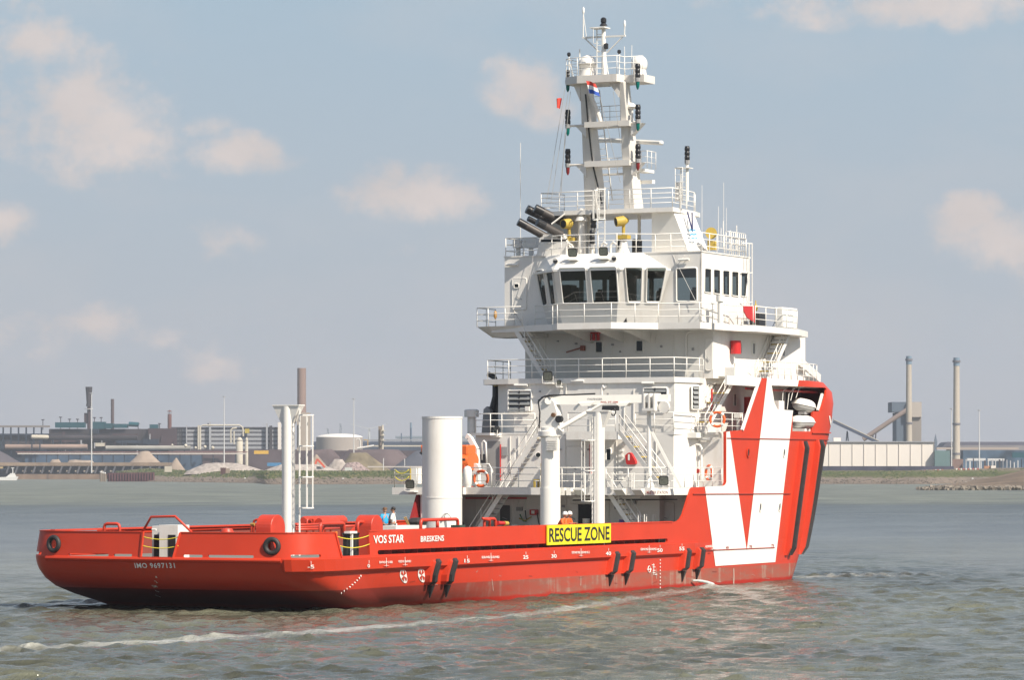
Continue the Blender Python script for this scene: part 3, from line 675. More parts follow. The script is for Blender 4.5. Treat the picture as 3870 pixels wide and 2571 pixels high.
# ------------------------------------------------------------------ lettering on the hull
SEAM = MATS.get('seam_shadow_paint')
def hull_text(name, txt, p_bl, p_br, hpx, m=LETW, off=.03, parent=ship, space=1.0):
    (s0, z0), (s1, z1) = hull_sz(*p_bl), hull_sz(*p_br); P = hull_pt(s0, z0); h = hpx*(P-CAM).dot(AX)/FPX; w = s1-s0
    mb = MB(); f = lambda u, v: hull_pt(s0+u, z0+(z1-z0)*u/w+v, off)
    text_on(mb, txt, w, h, f, space=space); return mb.build(name, m, parent, fix=False)
hull_text('ship_name_lettering', 'VOS STAR', (1411, 2056), (1525, 2052), 31)
hull_text('home_port_lettering', 'BRESKENS', (1588, 2050), (1676, 2046), 22)
hull_text('imo_number_lettering', 'IMO 9697131', (513, 2149), (664, 2149), 20, space=1.15)
def px_of(p): q = p-CAM; return 1935+FPX*q.dot(RX)/q.dot(AX)
def s_at(px, z):
    for s in np.arange(50, bow_x(z)-.2, .02):
        if px_of(hull_pt(s, z)) >= px: return float(s)
    return float(bow_x(z)-2)
sb0, sb1 = s_at(3130, 9.2), s_at(3151, 9.2); mb = MB(); text_on(mb, 'VOS', sb1-sb0, .6, lambda u, v: hull_pt(sb0+u, 9.1+v, .03)); mb.build('bow_name_lettering', LETW, ship, fix=False)
for t, x, y, h, w in (('4', 590, 2187, 9, 7), ('2', 592, 2205, 9, 7), ('5M', 582, 2222, 9, 17), ('6', 599, 2240, 9, 7), ('0', 606, 2259, 10, 7)):
    hull_text('draught_mark', t, (x, y), (x+w, y), h, off=.03)
for t, x, y in (('-5', 1157, 2150), ('0', 1373, 2147), ('15', 1740, 2128), ('25', 1962, 2114), ('30', 2069, 2110), ('40', 2275, 2100), ('50', 2470, 2088), ('55', 2553, 2082)):
    w = 10*len(t) if t != '-5' else 22; z_ = hull_text('frame_mark', t, (x, y), (x+w, y), 14, off=.22)
    s, z = hull_sz(x+w/2, y-18); mb = MB(); mb.beam(hull_pt(s, z-.02, .23), hull_pt(s, z+.12, .23), .03, .01, up=(0, -1, 0)); mb.build('frame_tick', LETW, z_)
for t, x, y, w in (('DN/WLAP S 1000', 1418, 2131, 50), ('VOID/10 DN/WB S', 1490, 2128, 48), ('ECR/WB3 SCR/WB3', 1806, 2112, 66), ('SCR/WB MGS SCR/WB MG S', 2146, 2094, 68), ('SCR/WB MGS SCR/WB MG S', 2407, 2082, 62), ('ACOM/WB/SCR ACR/WB S', 2652, 2071, 50)):
    hull_text('tank_mark', t, (x, y), (x+w, y-1), 9, off=.22)
    s, z = hull_sz(x+w/2, y-4); mb = MB(); mb.beam(hull_pt(s, z-.2, .24), hull_pt(s, z+.22, .24), .03, .01, up=(0, -1, 0)); mb.beam(hull_pt(s-.22, z-.15, .24), hull_pt(s+.22, z-.15, .24), .01, .03, up=(0, -1, 0)); mb.build('tank_tick', LETW, ship)
for t, x, y in (('65', 2742, 2075), ('70', 2830, 2072), ('75', 2913, 2068)): hull_text('frame_mark', t, (x, y), (x+10, y), 10, SEAM, off=.04)
hull_text('frame_mark', '80', (2987, 2060), (2996, 2060), 12, off=.04)
# thruster symbols, load line, centre marks
for (x, y) in ((1523, 2178), (1591, 2175)):
    s, z = hull_sz(x, y); rx, rz = .34, .34; mb = MB(); panel(mb, [(s+.34*math.cos(a), z+.36*math.sin(a)) for a in np.linspace(0, 2*math.pi, 21)[:-1]], [], hfn(-1, .025))
    for k in range(4):
        a0 = math.pi/4+k*math.pi/2; wedge = [(s, z)]+[(s+.27*math.cos(a0+d), z+.29*math.sin(a0+d)) for d in (-.42, -.2, .2, .42)]
        panel(mb, wedge, [], hfn(-1, .045), mi=1)
    mb.build('thruster_symbol', [LETW, RED], ship, fix=False)
s, z = hull_sz(2452, 2153); mb = MB(); ring = [hull_pt(s+.17*math.cos(a), z+.17*math.sin(a), .03) for a in np.linspace(0, 2*math.pi, 17)[:-1]]
mb.tube(ring, .022, 4, closed=True); mb.beam(hull_pt(s-.28, z, .03), hull_pt(s+.28, z, .03), .02, .04)
for k, (dx, dz) in enumerate(((.5, .22), (.62, .1), (.62, -.08), (.62, -.2), (.85, -.3))): mb.beam(hull_pt(s+dx-.16, z+dz, .03), hull_pt(s+dx+.16, z+dz, .03), .02, .035)
mb.beam(hull_pt(s+.56, z-.32, .03), hull_pt(s+.56, z+.3, .03), .035, .02); mb.build('load_line_mark', LETW, ship)
mb = MB()
for y in range(2118, 2225, 13): s, z = hull_sz(2493, y); mb.beam(hull_pt(s-.03, z, .03), hull_pt(s+.05, z, .03), .02, .07)
for i in range(9):
    t = i/8; s, z = hull_sz(1362-72*t**1.2, 2180+66*t); mb.beam(hull_pt(s-.04, z, .03), hull_pt(s+.04, z+.04, .03), .02, .08)
mb.build('draught_scale', LETW, ship)
# rescue zone board
rz = [at(2062, 2000, Y=-7.5), at(2300, 1990, Y=-7.5)]
xa, xb_ = at(2061, 2000, Y=-7.5).x, at(2301, 1990, Y=-7.5).x; zt, zb = 3.62, zy(2062, xa, -7.5)
xm = (xa+xb_)/2
bd = MB()
for i, (u0, u1) in enumerate(((xa, xa+(xb_-xa)*.46), (xa+(xb_-xa)*.46+.03, xa+(xb_-xa)*.70), (xa+(xb_-xa)*.70+.03, xb_))):
    bd.box(u0, u1, -7.62, -7.56, zb, zt)
board = bd.build('rescue_zone_board', YELB, ship)
mb = MB(); text_on(mb, 'RESCUE ZONE', (xb_-xa)*.95, (zt-zb)*.72, lambda u, v: Vector((xa+(xb_-xa)*.025+u, -7.632, zb+(zt-zb)*.14+v))); mb.build('rescue_zone_lettering', LETB, board, fix=False)
# ------------------------------------------------------------------ superstructure
ZA, ZB, ZC, ZD, ZR, ZM = 5.45, 8.55, 11.65, 14.74, 18.75, 21.35
def ypx(px, X): return at(px, HORY, X=X).y
def xpx(px, Y): return at(px, HORY, Y=Y).x
def rail(pts, name='railing', h=1.1, mids=2, sp=1.45, r=.028, m=None, parent=None, closed=False, ends=True):
    pts = [Vector(p) for p in pts]; mb = MB(); U = Vector((0, 0, 1)); m = m or WHR
    segs = list(zip(pts, pts[1:]))
    mb.tube([p+U*h for p in pts], r*1.15, 6)
    for k in range(1, mids+1): mb.tube([p+U*h*k/(mids+1) for p in pts], r*.75, 5)
    done = []
    for p, q in segs:
        n = max(1, round((q-p).length/sp))
        for i in range(n+1):
            c = p+(q-p)*i/n
            if any((c-d).length < .05 for d in done): continue
            done.append(c); mb.tube([c, c+U*h], r, 6)
    return mb.build(name, m, parent or ship, smooth='all')
def stair(b0, b1, wv, name='stairway', n=None, nos=2, parent=None, rails=(1, 1), h=.95):
    """b0 bottom, b1 top (centre line of one stringer); wv: vector across to the other stringer"""
    b0, b1, wv = Vector(b0), Vector(b1), Vector(wv); mb = MB(); n = n or max(4, round((b1.z-b0.z)/.27)); d = (b1-b0); U = Vector((0, 0, 1)); hd = Vector((d.x, d.y, 0)).normalized()
    for o in (Vector((0, 0, 0)), wv): mb.beam(b0+o, b1+o, .05, .26)
    root = mb.build(name, WH, parent or ship)
    t = MB(); y = MB()
    for i in range(1, n):
        c = b0+d*i/n+wv/2; t.obox(c, hd*.12, wv*.48, U*.018)
        if i % nos == 0: y.obox(c-hd*.12+U*.012, hd*.03, wv*.49, U*.035)
    t.build('treads', GREY, root); y.build('yellow_nosings', YEL, root)
    r = MB()
    for k, o in ((0, Vector((0, 0, 0))), (1, wv)):
        if not rails[k]: continue
        r.tube([b0+o, b0+o+U*h, b1+o+U*h, b1+o], .028, 6); r.tube([b0+o+U*h*.5, b1+o+U*h*.5], .02, 5)
        for f in (.33, .66): r.tube([b0+d*f+o, b0+d*f+o+U*h], .022, 5)
    r.build('handrail', WHR, root, smooth='all'); return root
def ladder(p0, p1, out, w=.42, step=.3, cage=None, name='ladder', m=None, parent=None):
    """p0 bottom, p1 top; out: unit vector pointing away from the wall; cage = (z0, z1)"""
    p0, p1, out = Vector(p0), Vector(p1), Vector(out); sd = (p1-p0).normalized().cross(out).normalized(); mb = MB(); m = m or WHR; L_ = (p1-p0).length; u = (p1-p0)/L_
    for s_ in (-1, 1): mb.beam(p0+sd*w/2*s_, p1+sd*w/2*s_, .05, .05)
    for i in range(1, int(L_/step)+1): mb.tube([p0+u*i*step-sd*w/2, p0+u*i*step+sd*w/2], .018, 5)
    if cage:
        z0, z1 = cage; k = max(2, int(round((z1-z0)/1.5))+1); rad = .36; zz = [z0+(z1-z0)*i/(k-1) for i in range(k)]
        arc = [(math.cos(a)*rad, math.sin(a)*rad+.3) for a in np.linspace(-.35, math.pi+.35, 9)]
        for z in zz:
            c = p0+u*((z-p0.z)/u.z); hoop = [c+sd*w/2]+[c+sd*a+out*b for a, b in arc]+[c-sd*w/2]
            for p, q in zip(hoop, hoop[1:]): mb.beam(p, q, .045, .06)
        for a, b in (arc[1], arc[3], arc[5], arc[7]):
            c0, c1 = p0+u*((z0-p0.z)/u.z), p0+u*((z1-p0.z)/u.z); mb.beam(c0+sd*a+out*b, c1+sd*a+out*b, .035, .035)
    return mb.build(name, m, parent or ship)
def wall_fn(p, n):
    """surface function for outlines given in photo coordinates on the plane through p with normal n (towards outside)"""
    n = Vector(n).normalized(); p = Vector(p)
    return lambda u, v, o: on_plane(u, v, p, n)+n*o
def px_panel(mb, poly, p, n, off=0, thick=0, holes=(), mi=0, r=0):
    f = wall_fn(p, n); g = lambda u, v, o: f(u, v, o+off)
    if r: poly = [(q.x, q.y) for q in roundpoly([(a, b, 0) for a, b in poly], r, 3)]
    return panel(mb, poly, holes, g, thick, mi=mi)
def rr(x0, y0, x1, y1): return [(x0, y0), (x1, y0), (x1, y1), (x0, y1)]
def window(poly, p, n, name='window', r=5, fr=.05, glass=None, proud=.035, frm=None, parent=None):
    """frame proud of the wall with dark glass set in it"""
    f = wall_fn(p, n); P = [(q.x, q.y) for q in roundpoly([(a, b, 0) for a, b in poly], r, 3)]
    cx = sum(a for a, b in P)/len(P); cy = sum(b for a, b in P)/len(P); ring = [f(a, b, proud*.6) for a, b in P]
    mb = MB(); mb.tube(ring, fr, 6, closed=True); fo = mb.build(name, frm or WHR, parent or ship, smooth='all')
    g = MB(); panel(g, P, [], lambda u, v, o: f(u, v, o+.015)); g.build('pane', glass or GLS, fo, fix=False); return fo
def door(poly, p, n, name='door', port=None, m=None, handle=True):
    f = wall_fn(p, n); P = [(q.x, q.y) for q in roundpoly([(a, b, 0) for a, b in poly], 7, 3)]
    mb = MB(); panel(mb, P, [], lambda u, v, o: f(u, v, o+.05), .05); mb.tube([f(a, b, .03) for a, b in P], .035, 5, closed=True)
    d = mb.build(name, m or WH, ship)
    if handle:
        x0 = min(a for a, b in poly); x1 = max(a for a, b in poly); y0 = min(b for a, b in poly); y1 = max(b for a, b in poly); hm = MB()
        hm.tube([f(x0+(x1-x0)*.3, y0+(y1-y0)*.58, .09), f(x0+(x1-x0)*.7, y0+(y1-y0)*.68, .09)], .02, 5); hm.build('door_handle', GREY, d)
    if port: window(port, Vector(p)+Vector(n)*.055, n, 'door_window', 3, .03, parent=d)
    return d
def floodlight(px, py, X, size=33, n=(-1, -.25, -.35), name='floodlight'):
    c = at(px, py, X=X); D = (c-CAM).dot(AX); s = size*D/FPX/2; n = Vector(n).normalized(); sd = n.cross(Vector((0, 0, 1))).normalized(); up = sd.cross(n)
    mb = MB(); ring = lambda k, o: [c+(sd*a+up*b)*s*k+n*o for a, b in ((-.7, -1), (.7, -1), (1, -.7), (1, .7), (.7, 1), (-.7, 1), (-1, .7), (-1, -.7))]
    mb.loft(ring(1, 0), ring(1, -.09)); mb.loft(ring(1, -.09), ring(.55, -.26)); b = mb.build(name, BLKP, ship)
    g = MB(); g.add(ring(.86, .006), [tuple(range(8))]); g.build('lens', mat('floodlight_glass', (.13, .14, .12), .12, var=.25, vscale=9), b, fix=False)
    k = MB(); k.tube([c-sd*(s+.04), c-sd*(s+.04)-Vector((0, 0, s+.12)), c+sd*(s+.04)-Vector((0, 0, s+.12)), c+sd*(s+.04)], .022, 5); k.box(c.x-.05, c.x+.5, c.y-s*1.2, c.y+s*1.2, c.z-s-.18, c.z-s-.12); k.build('bracket', WHR, b); return b
def strip_light(px, py, p, n, w=52, parent=None):
    f = wall_fn(p, n); mb = MB(); a, b = f(px-w/2, py, .12), f(px+w/2, py, .12); mb.tube([a, b], .07, 8); mb.build('strip_light', WHR, parent or ship, smooth=True)
NA, NS = (-1, 0, 0), (0, -1, 0)
def aft(X): return (X, 0, 0)
# ---- tier 1 between main deck and deck A
X1 = 38.2
sup = MB(); sup.box(X1, 50, -5.2, 7.3, 2.2, ZA-.1); sup.box(38.9, 50, -7.38, -5.2, 2.2, ZA-.1); sup.build('lower_deckhouse', WH, ship)
for (a, b, c, d) in ((1888, 1910, 1932, 1990), (2156, 1907, 2184, 1993)): door(rr(a, b, c, d), aft(X1), NA, 'weathertight_door')
mb = MB(); px_panel(mb, rr(2183, 1907, 2243, 1990), aft(X1), NA, .03, r=4); mb.build('open_hangar_door', DARK, ship, fix=False)
mb = MB(); px_panel(mb, rr(1892, 1911, 1930, 1985), aft(X1), NA, .08, r=4); mb.build('open_doorway', mat('dim_passage', (.12, .12, .12), .8), ship, fix=False)
mb = MB(); px_panel(mb, rr(2007, 1927, 2036, 1948), aft(X1), NA, .2, .17, r=3); fc = mb.build('fire_hose_box', FIRE, ship); mb = MB(); px_panel(mb, rr(2014, 1931, 2026, 1943), aft(X1), NA, .205); mb.build('white_symbol', LETW, fc, fix=False)
mb = MB(); mb.tube([at(2104, 1885, X=X1-.2), at(2104, 1945, X=X1-.2)], .05, 6); mb.build('red_fire_pipe', FIRE, ship)
mb = MB(); mb.tube([at(2100, 1908, X=X1-.3)+Vector((0, .2, 0)), at(2100, 1908, X=X1-.3)-Vector((0, .1, 0))], .09, 8); mb.build('valve_wheel', FIRE, ship)
door(rr(2470, 1900, 2548, 1990), (38.9, 0, 0), NA, 'weathertight_door'); mb = MB(); px_panel(mb, rr(2438, 1893, 2470, 1925), (38.9, 0, 0), NA, .15, .14, r=2); mb.build('control_box', WH, ship)
mb = MB(); px_panel(mb, rr(2474, 1925, 2488, 1937), (38.9, 0, 0), NA, .03); mb.build('red_notice', FIRE, ship, fix=False)
mb = MB(); mb.tube([at(1760, 1884, X=X1-.4), at(1990, 1884, X=X1-.4)], .06, 6); mb.build('red_overhead_pipe', FIRE, ship)
# dark storage reel beneath the port platform, pale locker
mb = MB(); mb.lathe((36.4, 6.9, 3.2), [(.01, 0), (.8, 0), (.8, .12), (.35, .12), (.35, .9), (.8, .9), (.8, 1.0), (.01, 1.0)], 20, axis=(-1, 0, 0)); mb.build('hose_reel', BLKP, ship, smooth=True)
# ---- deck A with its muster station edge
XA = 34.6
yl = ypx(1482, 32.6)
pa = [(32.6, yl), (32.6, ypx(1592, 32.6)-1.2), (XA+.6, ypx(1760, XA+.6)), (XA, ypx(1958, XA)), (XA, -6.3), (XA+2.2, -7.40), (43, -7.40), (43, 7.4), (38, 7.5)]
mb = MB(); mb.prism(pa, ZA-.40, ZA); mb.prism([(x+.06 if x < 40 else x, y) for x, y in pa], ZA, ZA+.004, 1); mb.build('muster_deck', [WH, GREYD], ship)
for (px, w) in ((1478, 0),):
    mb = MB(); mb.tube([(33.1, 7.0, 2.2), (33.1, 7.0, ZA-.4)], .13, 10); mb.build('platform_pillar', WH, ship, smooth=True)
# gussets under the muster deck edge with small sunlit corners
for px in (2180, 2332, 2402):
    y = ypx(px, XA-.05); mb = MB(); mb.extr([(XA-.06, y, ZA-.05), (XA-.55, y, ZA-.05), (XA-.55, y, ZA-.12), (XA-.06, y, ZA-.42)], (0, -.55, 0)); mb.build('edge_step', WHR, ship)
mb = MB(); y0 = ypx(2427, XA-.6); y1 = ypx(2508, XA-.6); text_on(mb, 'MUSTER STATION', abs(y1-y0), .17, lambda u, v: Vector((XA-.03, y0-u, ZA-.34+v))); mb.build('muster_station_lettering', LETR, ship, fix=False)
for (a, b) in ((2104, 2132), (2137, 2157)):
    y = ypx(a, XA-.6); mb = MB(); mb.box(XA-.5, XA-.02, ypx(b, XA-.5), y, ZA-.42, ZA-.02); mb.build('edge_locker', WHT, ship)
mb = MB(); mb.box(37.8, 38.2, -5, -3, 2.3, 3.0); 
# red bulkhead on the port side seen behind the tank, sloping aft edge
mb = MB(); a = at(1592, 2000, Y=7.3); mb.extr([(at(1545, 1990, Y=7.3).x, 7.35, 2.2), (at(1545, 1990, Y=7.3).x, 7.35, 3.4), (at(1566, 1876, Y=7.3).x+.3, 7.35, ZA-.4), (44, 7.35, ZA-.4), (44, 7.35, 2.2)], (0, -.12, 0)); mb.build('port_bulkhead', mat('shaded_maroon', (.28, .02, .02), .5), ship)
# ---- tier 2 (A to B)
X2 = 40.0
mb = MB(); mb.box(X2, 52, -5.25, 7.2, ZA, ZB-.12); mb.box(42.05, 52, -7.36, -5.25, ZA, ZB-.12); mb.build('second_tier_deckhouse', WH, ship)
door(rr(2145, 1690, 2197, 1818), aft(X2), NA, 'weathertight_door')
window(rr(2290, 1696, 2310, 1742), aft(X2), NA, 'porthole_window', 4)
mb = MB(); px_panel(mb, [(2375, 1757), (2369, 1722), (2384, 1711), (2392, 1713), (2409, 1745), (2408, 1757)], aft(X2), NA, .28, .26, r=6); fb = mb.build('fire_station_hood', FIRE, ship)
mb = MB(); px_panel(mb, rr(2381, 1718, 2388, 1741), aft(X2), NA, .285, r=2); mb.build('white_symbol', LETW, fb, fix=False)
mb = MB(); mb.tube([at(2232, 1680, X=X2-.15), at(2232, 1795, X=X2-.15)], .07, 6); mb.build('red_hose_pipe', FIRE, ship)
for i in range(7):
    y = 1677+i*21; mb = MB(); px_panel(mb, rr(2342, y, 2357, y+9), aft(X2), NA, .14, .12); mb.build('wall_step', WHT, ship)
window([(2203, 1712), (2212, 1712), (2212, 1726), (2203, 1726)], aft(X2), NA, 'vent_grille', 1, .015, GREY)
# starboard recess of tier 2: door, signs, canopy box
mb = MB(); mb.box(41.1, 42.05, ypx(2632, 41.1), ypx(2537, 41.1), zy(1656, 41.1, -5), ZB-.02); mb.build('canopy_box', WHT, ship)
mb = MB(); mb.extr([(40.0+.01, -5.25, ZA), (40.01, -5.25, ZB-.12), (42.04, -5.9, ZB-.12), (42.04, -5.9, ZA)], (0, .3, 0)); mb.build('recess_side_wall', WH, ship)
P2 = aft(42.05)
door(rr(2595, 1683, 2643, 1815), P2, NA, 'weathertight_door')
for (a, b, c, d, m_, nm) in ((2563, 1709, 2573, 1719, FIRE, 'red_notice'), (2554, 1724, 2567, 1735, FIRE, 'red_notice'), (2570, 1720, 2577, 1733, BLKP, 'fire_phone_sign'), (2615, 1713, 2624, 1720, GREY, 'grey_notice')):
    mb = MB(); px_panel(mb, rr(a, b, c, d), P2, NA, .03 if c < 2600 else .08); mb.build(nm, m_, ship, fix=False)
strip_light(2664, 1662, P2, NA, 46)
mb = MB(); px_panel(mb, rr(2527, 1750, 2540, 1762), P2, NA, .3, .2); mb.build('black_junction_box', BLKP, ship)
for (a, b, c, d, m_, nm) in ((2602, 1774, 2625, 1789, mat('orange_lamp', (.7, .25, .03), .5), 'orange_rescue_light'), (2635, 1774, 2645, 1789, FIRE, 'red_box')):
    mb = MB(); px_panel(mb, rr(a, b, c, d), P2, NA, .2, .18, r=2); mb.build(nm, m_, ship)
for px in (2607, 2614, 2624, 2642):
    mb = MB(); mb.tube([at(px, 1794, X=41.6), at(px, 1816, X=41.6)], .05, 6); mb.build('small_bottle', WHT, ship, smooth=True)
# white downpipe arch
mb = MB(); mb.tube([at(x, y, X=41.8) for x, y in ((2617, 1683), (2632, 1681), (2645, 1683), (2652, 1695), (2651, 1720), (2652, 1815))], .06, 8); mb.build('white_downpipe', WHT, ship, smooth=True)
# vent cowl on the corner
mb = MB(); mb.tube([at(2725, 1652, X=41.9), at(2722, 1636, X=41.7), at(2712, 1629, X=41.3)], .11, 10); mb.build('gooseneck_vent', WH, ship, smooth=True)
# ---- deck B
XB_ = 38.9
pb = [(XB_+1.0, ypx(1772, XB_+1)), (XB_+.6, ypx(1852, XB_+.6)), (XB_+1.1, ypx(1895, XB_+1.1)), (XB_+1.1, ypx(2135, XB_+1.1)), (XB_-.6, ypx(2143, XB_-.6)), (XB_-.6, ypx(2333, XB_-.6)), (X2+.3, ypx(2345, X2+.3)), (X2-.05, -5.3), (42.0, -5.8), (42.0, -7.35), (46, -7.35), (46, 7.4), (41, 7.4)]
mb = MB(); mb.prism(pb, ZB-.14, ZB); mb.prism([(x+.05 if x < 42 else x, y) for x, y in pb], ZB, ZB+.004, 1); mb.build('upper_deck', [WH, GREYD], ship)
mb = MB(); mb.box(XB_-.64, XB_-.55, ypx(2333, XB_-.6)-.03, ypx(2143, XB_-.6)+.03, ZB-.42, ZB+.03); mb.box(XB_-.58, XB_+1.05, ypx(2143, XB_-.6)-.1, ypx(2143, XB_-.6)+.025, ZB-.41, ZB-.15); mb.box(XB_-.58, X2-.02, ypx(2333, XB_-.6)-.025, ypx(2333, XB_-.6)+.1, ZB-.41, ZB-.15); mb.build('deck_fascia', WH, ship)
# ---- tier 3 (B to C) with louvres
X3 = 40.3
y3p, y3s = ypx(1890, X3), ypx(2549, X3)
p3 = [(X3, y3p), (X3, y3s), (X3+1.9, y3s-.6), (X3+3.2, y3s-.62), (56, y3s-.62), (56, 7), (X3+1.2, 7)]
p3 = [(X3, y3p-.9), (X3, y3s), (xpx(2625, y3s-.35), y3s-.5), (xpx(2625, y3s-.35)+.8, y3s-.3), (56, y3s-.3), (56, 6.9), (X3+1.0, 6.4), (X3+.35, y3p-.2)]
mb = MB(); mb.prism(p3, ZB+.004, ZC-.3); mb.build('third_tier_deckhouse', WH, ship)
def louvre(poly, X, nb, mull=True, n=NA, P=None):
    P = P or aft(X); f = wall_fn(P, n); x0, y0, x1, y1 = poly
    fr = MB(); R_ = [(q.x, q.y) for q in roundpoly([(a, b, 0) for a, b in rr(x0, y0, x1, y1)], 5, 3)]
    fr.tube([f(a, b, .05) for a, b in R_], .065, 6, closed=True); o = fr.build('louvre_vent', WHT, ship, smooth='all')
    g = MB(); panel(g, R_, [], lambda u, v, o_: f(u, v, .012)); g.build('louvre_back', DARK, o, fix=False)
    bl = MB()
    for i in range(nb):
        ya = y0+(y1-y0)*(i+.12)/nb; yb = y0+(y1-y0)*(i+.80)/nb
        q = [f(x0+4, ya, .03), f(x1-4, ya, .03), f(x1-4, yb, .14), f(x0+4, yb, .14)]; bl.loft(q, [v+Vector((0, 0, .02)) for v in q])
    bl.build('louvre_blades', GREYD, o)
    if mull: m2 = MB(); m2.beam(f((x0+x1)/2, y0, .1), f((x0+x1)/2, y1, .1), .06, .05, up=n); m2.build('mullion', DARK, o)
louvre((1922, 1477, 2009, 1555), X3, 4); louvre((2433, 1467, 2523, 1548), X3, 4)
# side louvre on the starboard flank of tier 3
ps = p3[1], p3[2]; nv = Vector((ps[1][1]-ps[0][1], -(ps[1][0]-ps[0][0]), 0)).normalized()
louvre((2604+8, 1459, 2640, 1548), X3, 5, False, NS if False else tuple(Vector((-.25, -1, 0)).normalized()), (p3[2][0]-.2, p3[2][1]-.05, 0))
strip_light(1972, 1457, aft(X3), NA, 50); strip_light(2186, 1441, aft(X3), NA, 48); strip_light(2452, 1449, aft(X3), NA, 46)
mb = MB(); px_panel(mb, rr(1993, 1537, 2008, 1554), aft(X3), NA, .3, .1); mb.build('small_fan_box', WHT, ship)
# ---- deck C
pc = [(X3-.12, ypx(1885, X3-.12)-.6), (X3-.12, y3s-.05), (p3[2][0]+.1, p3[2][1]-.12), (p3[2][0]+1.6, y3s-.25), (46.0, -6.0), (46.6, -7.36)]
cx = [x for x in np.arange(47.5, bow_x(ZC)-1.5, 1.0)]
pc += [(x, -hb(x, ZC)+.12) for x in cx]+[(bow_x(ZC)-1.0, -2), (bow_x(ZC)-1.0, 2)]+[(x, hb(x, ZC)-.12) for x in cx[::-1]]+[(44, 7.35), (41.2, 7.3), (X3+.2, 6.9)]
mb = MB(); mb.prism(pc, ZC-.3, ZC); mb.prism([(x+.05 if x < 44 else x-.1, y*.985) for x, y in pc], ZC, ZC+.004, 1); mb.build('boat_deck', [WH, GREYD], ship)
mb = MB(); xs_ = [at(2742, 1430, Y=-7.4).x, hull_sz(2872, 1430)[0]]; mb.box(xs_[0], xs_[1], -7.5, -7.36, ZC-.42, ZC+.1); mb.build('boat_deck_fascia', WHT, ship)
# slanted white edge of the gallery
a, b = hull_sz(2806, 1627), hull_sz(2873, 1430); mb = MB(); mb.beam(hull_pt(a[0]-.06, a[1], .0), hull_pt(b[0]-.06, b[1], .0), .16, .12); mb.build('gallery_edge_trim', WHT, ship)
# gallery inner wall openings
window(rr(2771, 1488, 2782, 1536), (0, y3s-.3, 0), NS, 'porthole_window', 4, glass=GREYD)
mb = MB(); mb.tube([(46.5, -6.9, ZC-.55), (58, -6.7, ZC-.55)], .07, 6); mb.build('red_gallery_pipe', FIRE, ship)
mb = MB(); mb.tube([at(2690, 1470, Y=-5.95), at(2690, 1590, Y=-5.95)], .06, 6); mb.build('red_standpipe', FIRE, ship)
mb = MB(); c = at(2830, 1530, Y=-6); mb.tube([c-Vector((0, 0, .5)), c+Vector((0, 0, .45))], .28, 12); mb.build('red_extinguisher_cabinet', FIRE, ship, smooth=True)
mb = MB(); c = at(2792, 1580, Y=-6.8); mb.tube([(c.x, c.y, ZB), (c.x, c.y, ZB+.9)], .13, 10); mb.box(c.x-.25, c.x+.3, c.y-.2, c.y+.2, ZB+.85, ZB+1.15); mb.build('winch_control_stand', WHT, ship)
# dark inside of the raft bay
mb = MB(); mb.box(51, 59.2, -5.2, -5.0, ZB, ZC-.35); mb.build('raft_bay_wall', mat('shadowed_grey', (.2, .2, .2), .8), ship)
mb = MB(); mb.beam(hull_pt(hull_sz(3120, 1480)[0]-.1, hull_sz(3120, 1490)[1], -.2), hull_pt(hull_sz(3104, 1553)[0]-.1, hull_sz(3104, 1553)[1], -.2), .14, .14); mb.build('bay_strut', WHT, ship)
for (x0, y0, x1, y1) in ((2956, 1530, 2985, 1457), (2975, 1548, 3010, 1457), (2988, 1515, 3030, 1457), (3008, 1505, 3055, 1457)):
    p, q = at(x0, y0, Y=-7.2), at(x1, y1, Y=-7.0); mid = (p+q)/2+Vector((-.45, 0, .2)); mb = MB(); mb.tube([p, mid, q], .02, 5); mb.build('painter_line', WHR, ship, smooth=True)
mb = MB(); c = at(2953, 1538, Y=-7.3); mb.box(c.x-.4, c.x+.45, -7.3, -6.9, c.z-.35, c.z+.35); mb.build('raft_release_box', WHT, ship)
# ---- tier 4 (C to bridge deck)
X4 = 44.0
y4p, y4s = ypx(1985, X4), ypx(2695, X4)
mb = MB(); mb.prism([(X4, y4p), (X4, y4s), (58, y4s), (60, y4s+2), (60, y4p-2), (58, y4p)], ZC, ZD-.3); mb.build('fourth_tier_deckhouse', WH, ship)
for (a, b, c, d) in ((2250, 1290, 2278, 1334), (2403, 1286, 2431, 1330)): window(rr(a, b, c, d), aft(X4), NA, 'cabin_window', 5)
for (a, b, c, d) in ((2790, 1292, 2802, 1338), (2842, 1296, 2853, 1340), (2954, 1303, 2965, 1348)): window(rr(a, b, c, d), (0, y4s, 0), NS, 'cabin_window', 4, glass=GREYD)
door(rr(2668, 1281, 2691, 1400), aft(X4), NA, 'cabin_door')
mb = MB(); c = at(2781, 1312, Y=y4s-.3); mb.tube([c-Vector((0, 0, .4)), c+Vector((0, 0, .36))], .30, 14); mb.build('red_hose_cabinet', FIRE, ship, smooth=True)
mb = MB(); mb.tube([at(x, y, X=X4-.1) for x, y in ((2592, 1420), (2592, 1270), (2597, 1258), (2610, 1252), (2700, 1250))], .06, 6); mb.build('wall_pipe', WH, ship, smooth=True)
mb = MB(); a, b = at(2140, 1332, X=X4-.1), at(2204, 1313, X=X4-.1); mb.beam(a, b, .05, .07); mb.box(X4-.2, X4, b.y-.1, b.y+.15, b.z-.2, b.z+.1); mb.build('wall_hand_crane', mat('rusty_red', (.28, .1, .07), .7), ship)
mb = MB(); c = at(2244, 1262, X=X4-.3)
for k in range(3): mb.tube([c+Vector((0, -.28+.28*k, 0)), c+Vector((0, -.28+.28*k, -.38))], .1, 8)
mb.beam(c+Vector((0, -.45, .05)), c+Vector((0, .45, .05)), .08, .08); mb.build('red_bottle_rack', FIRE, ship)
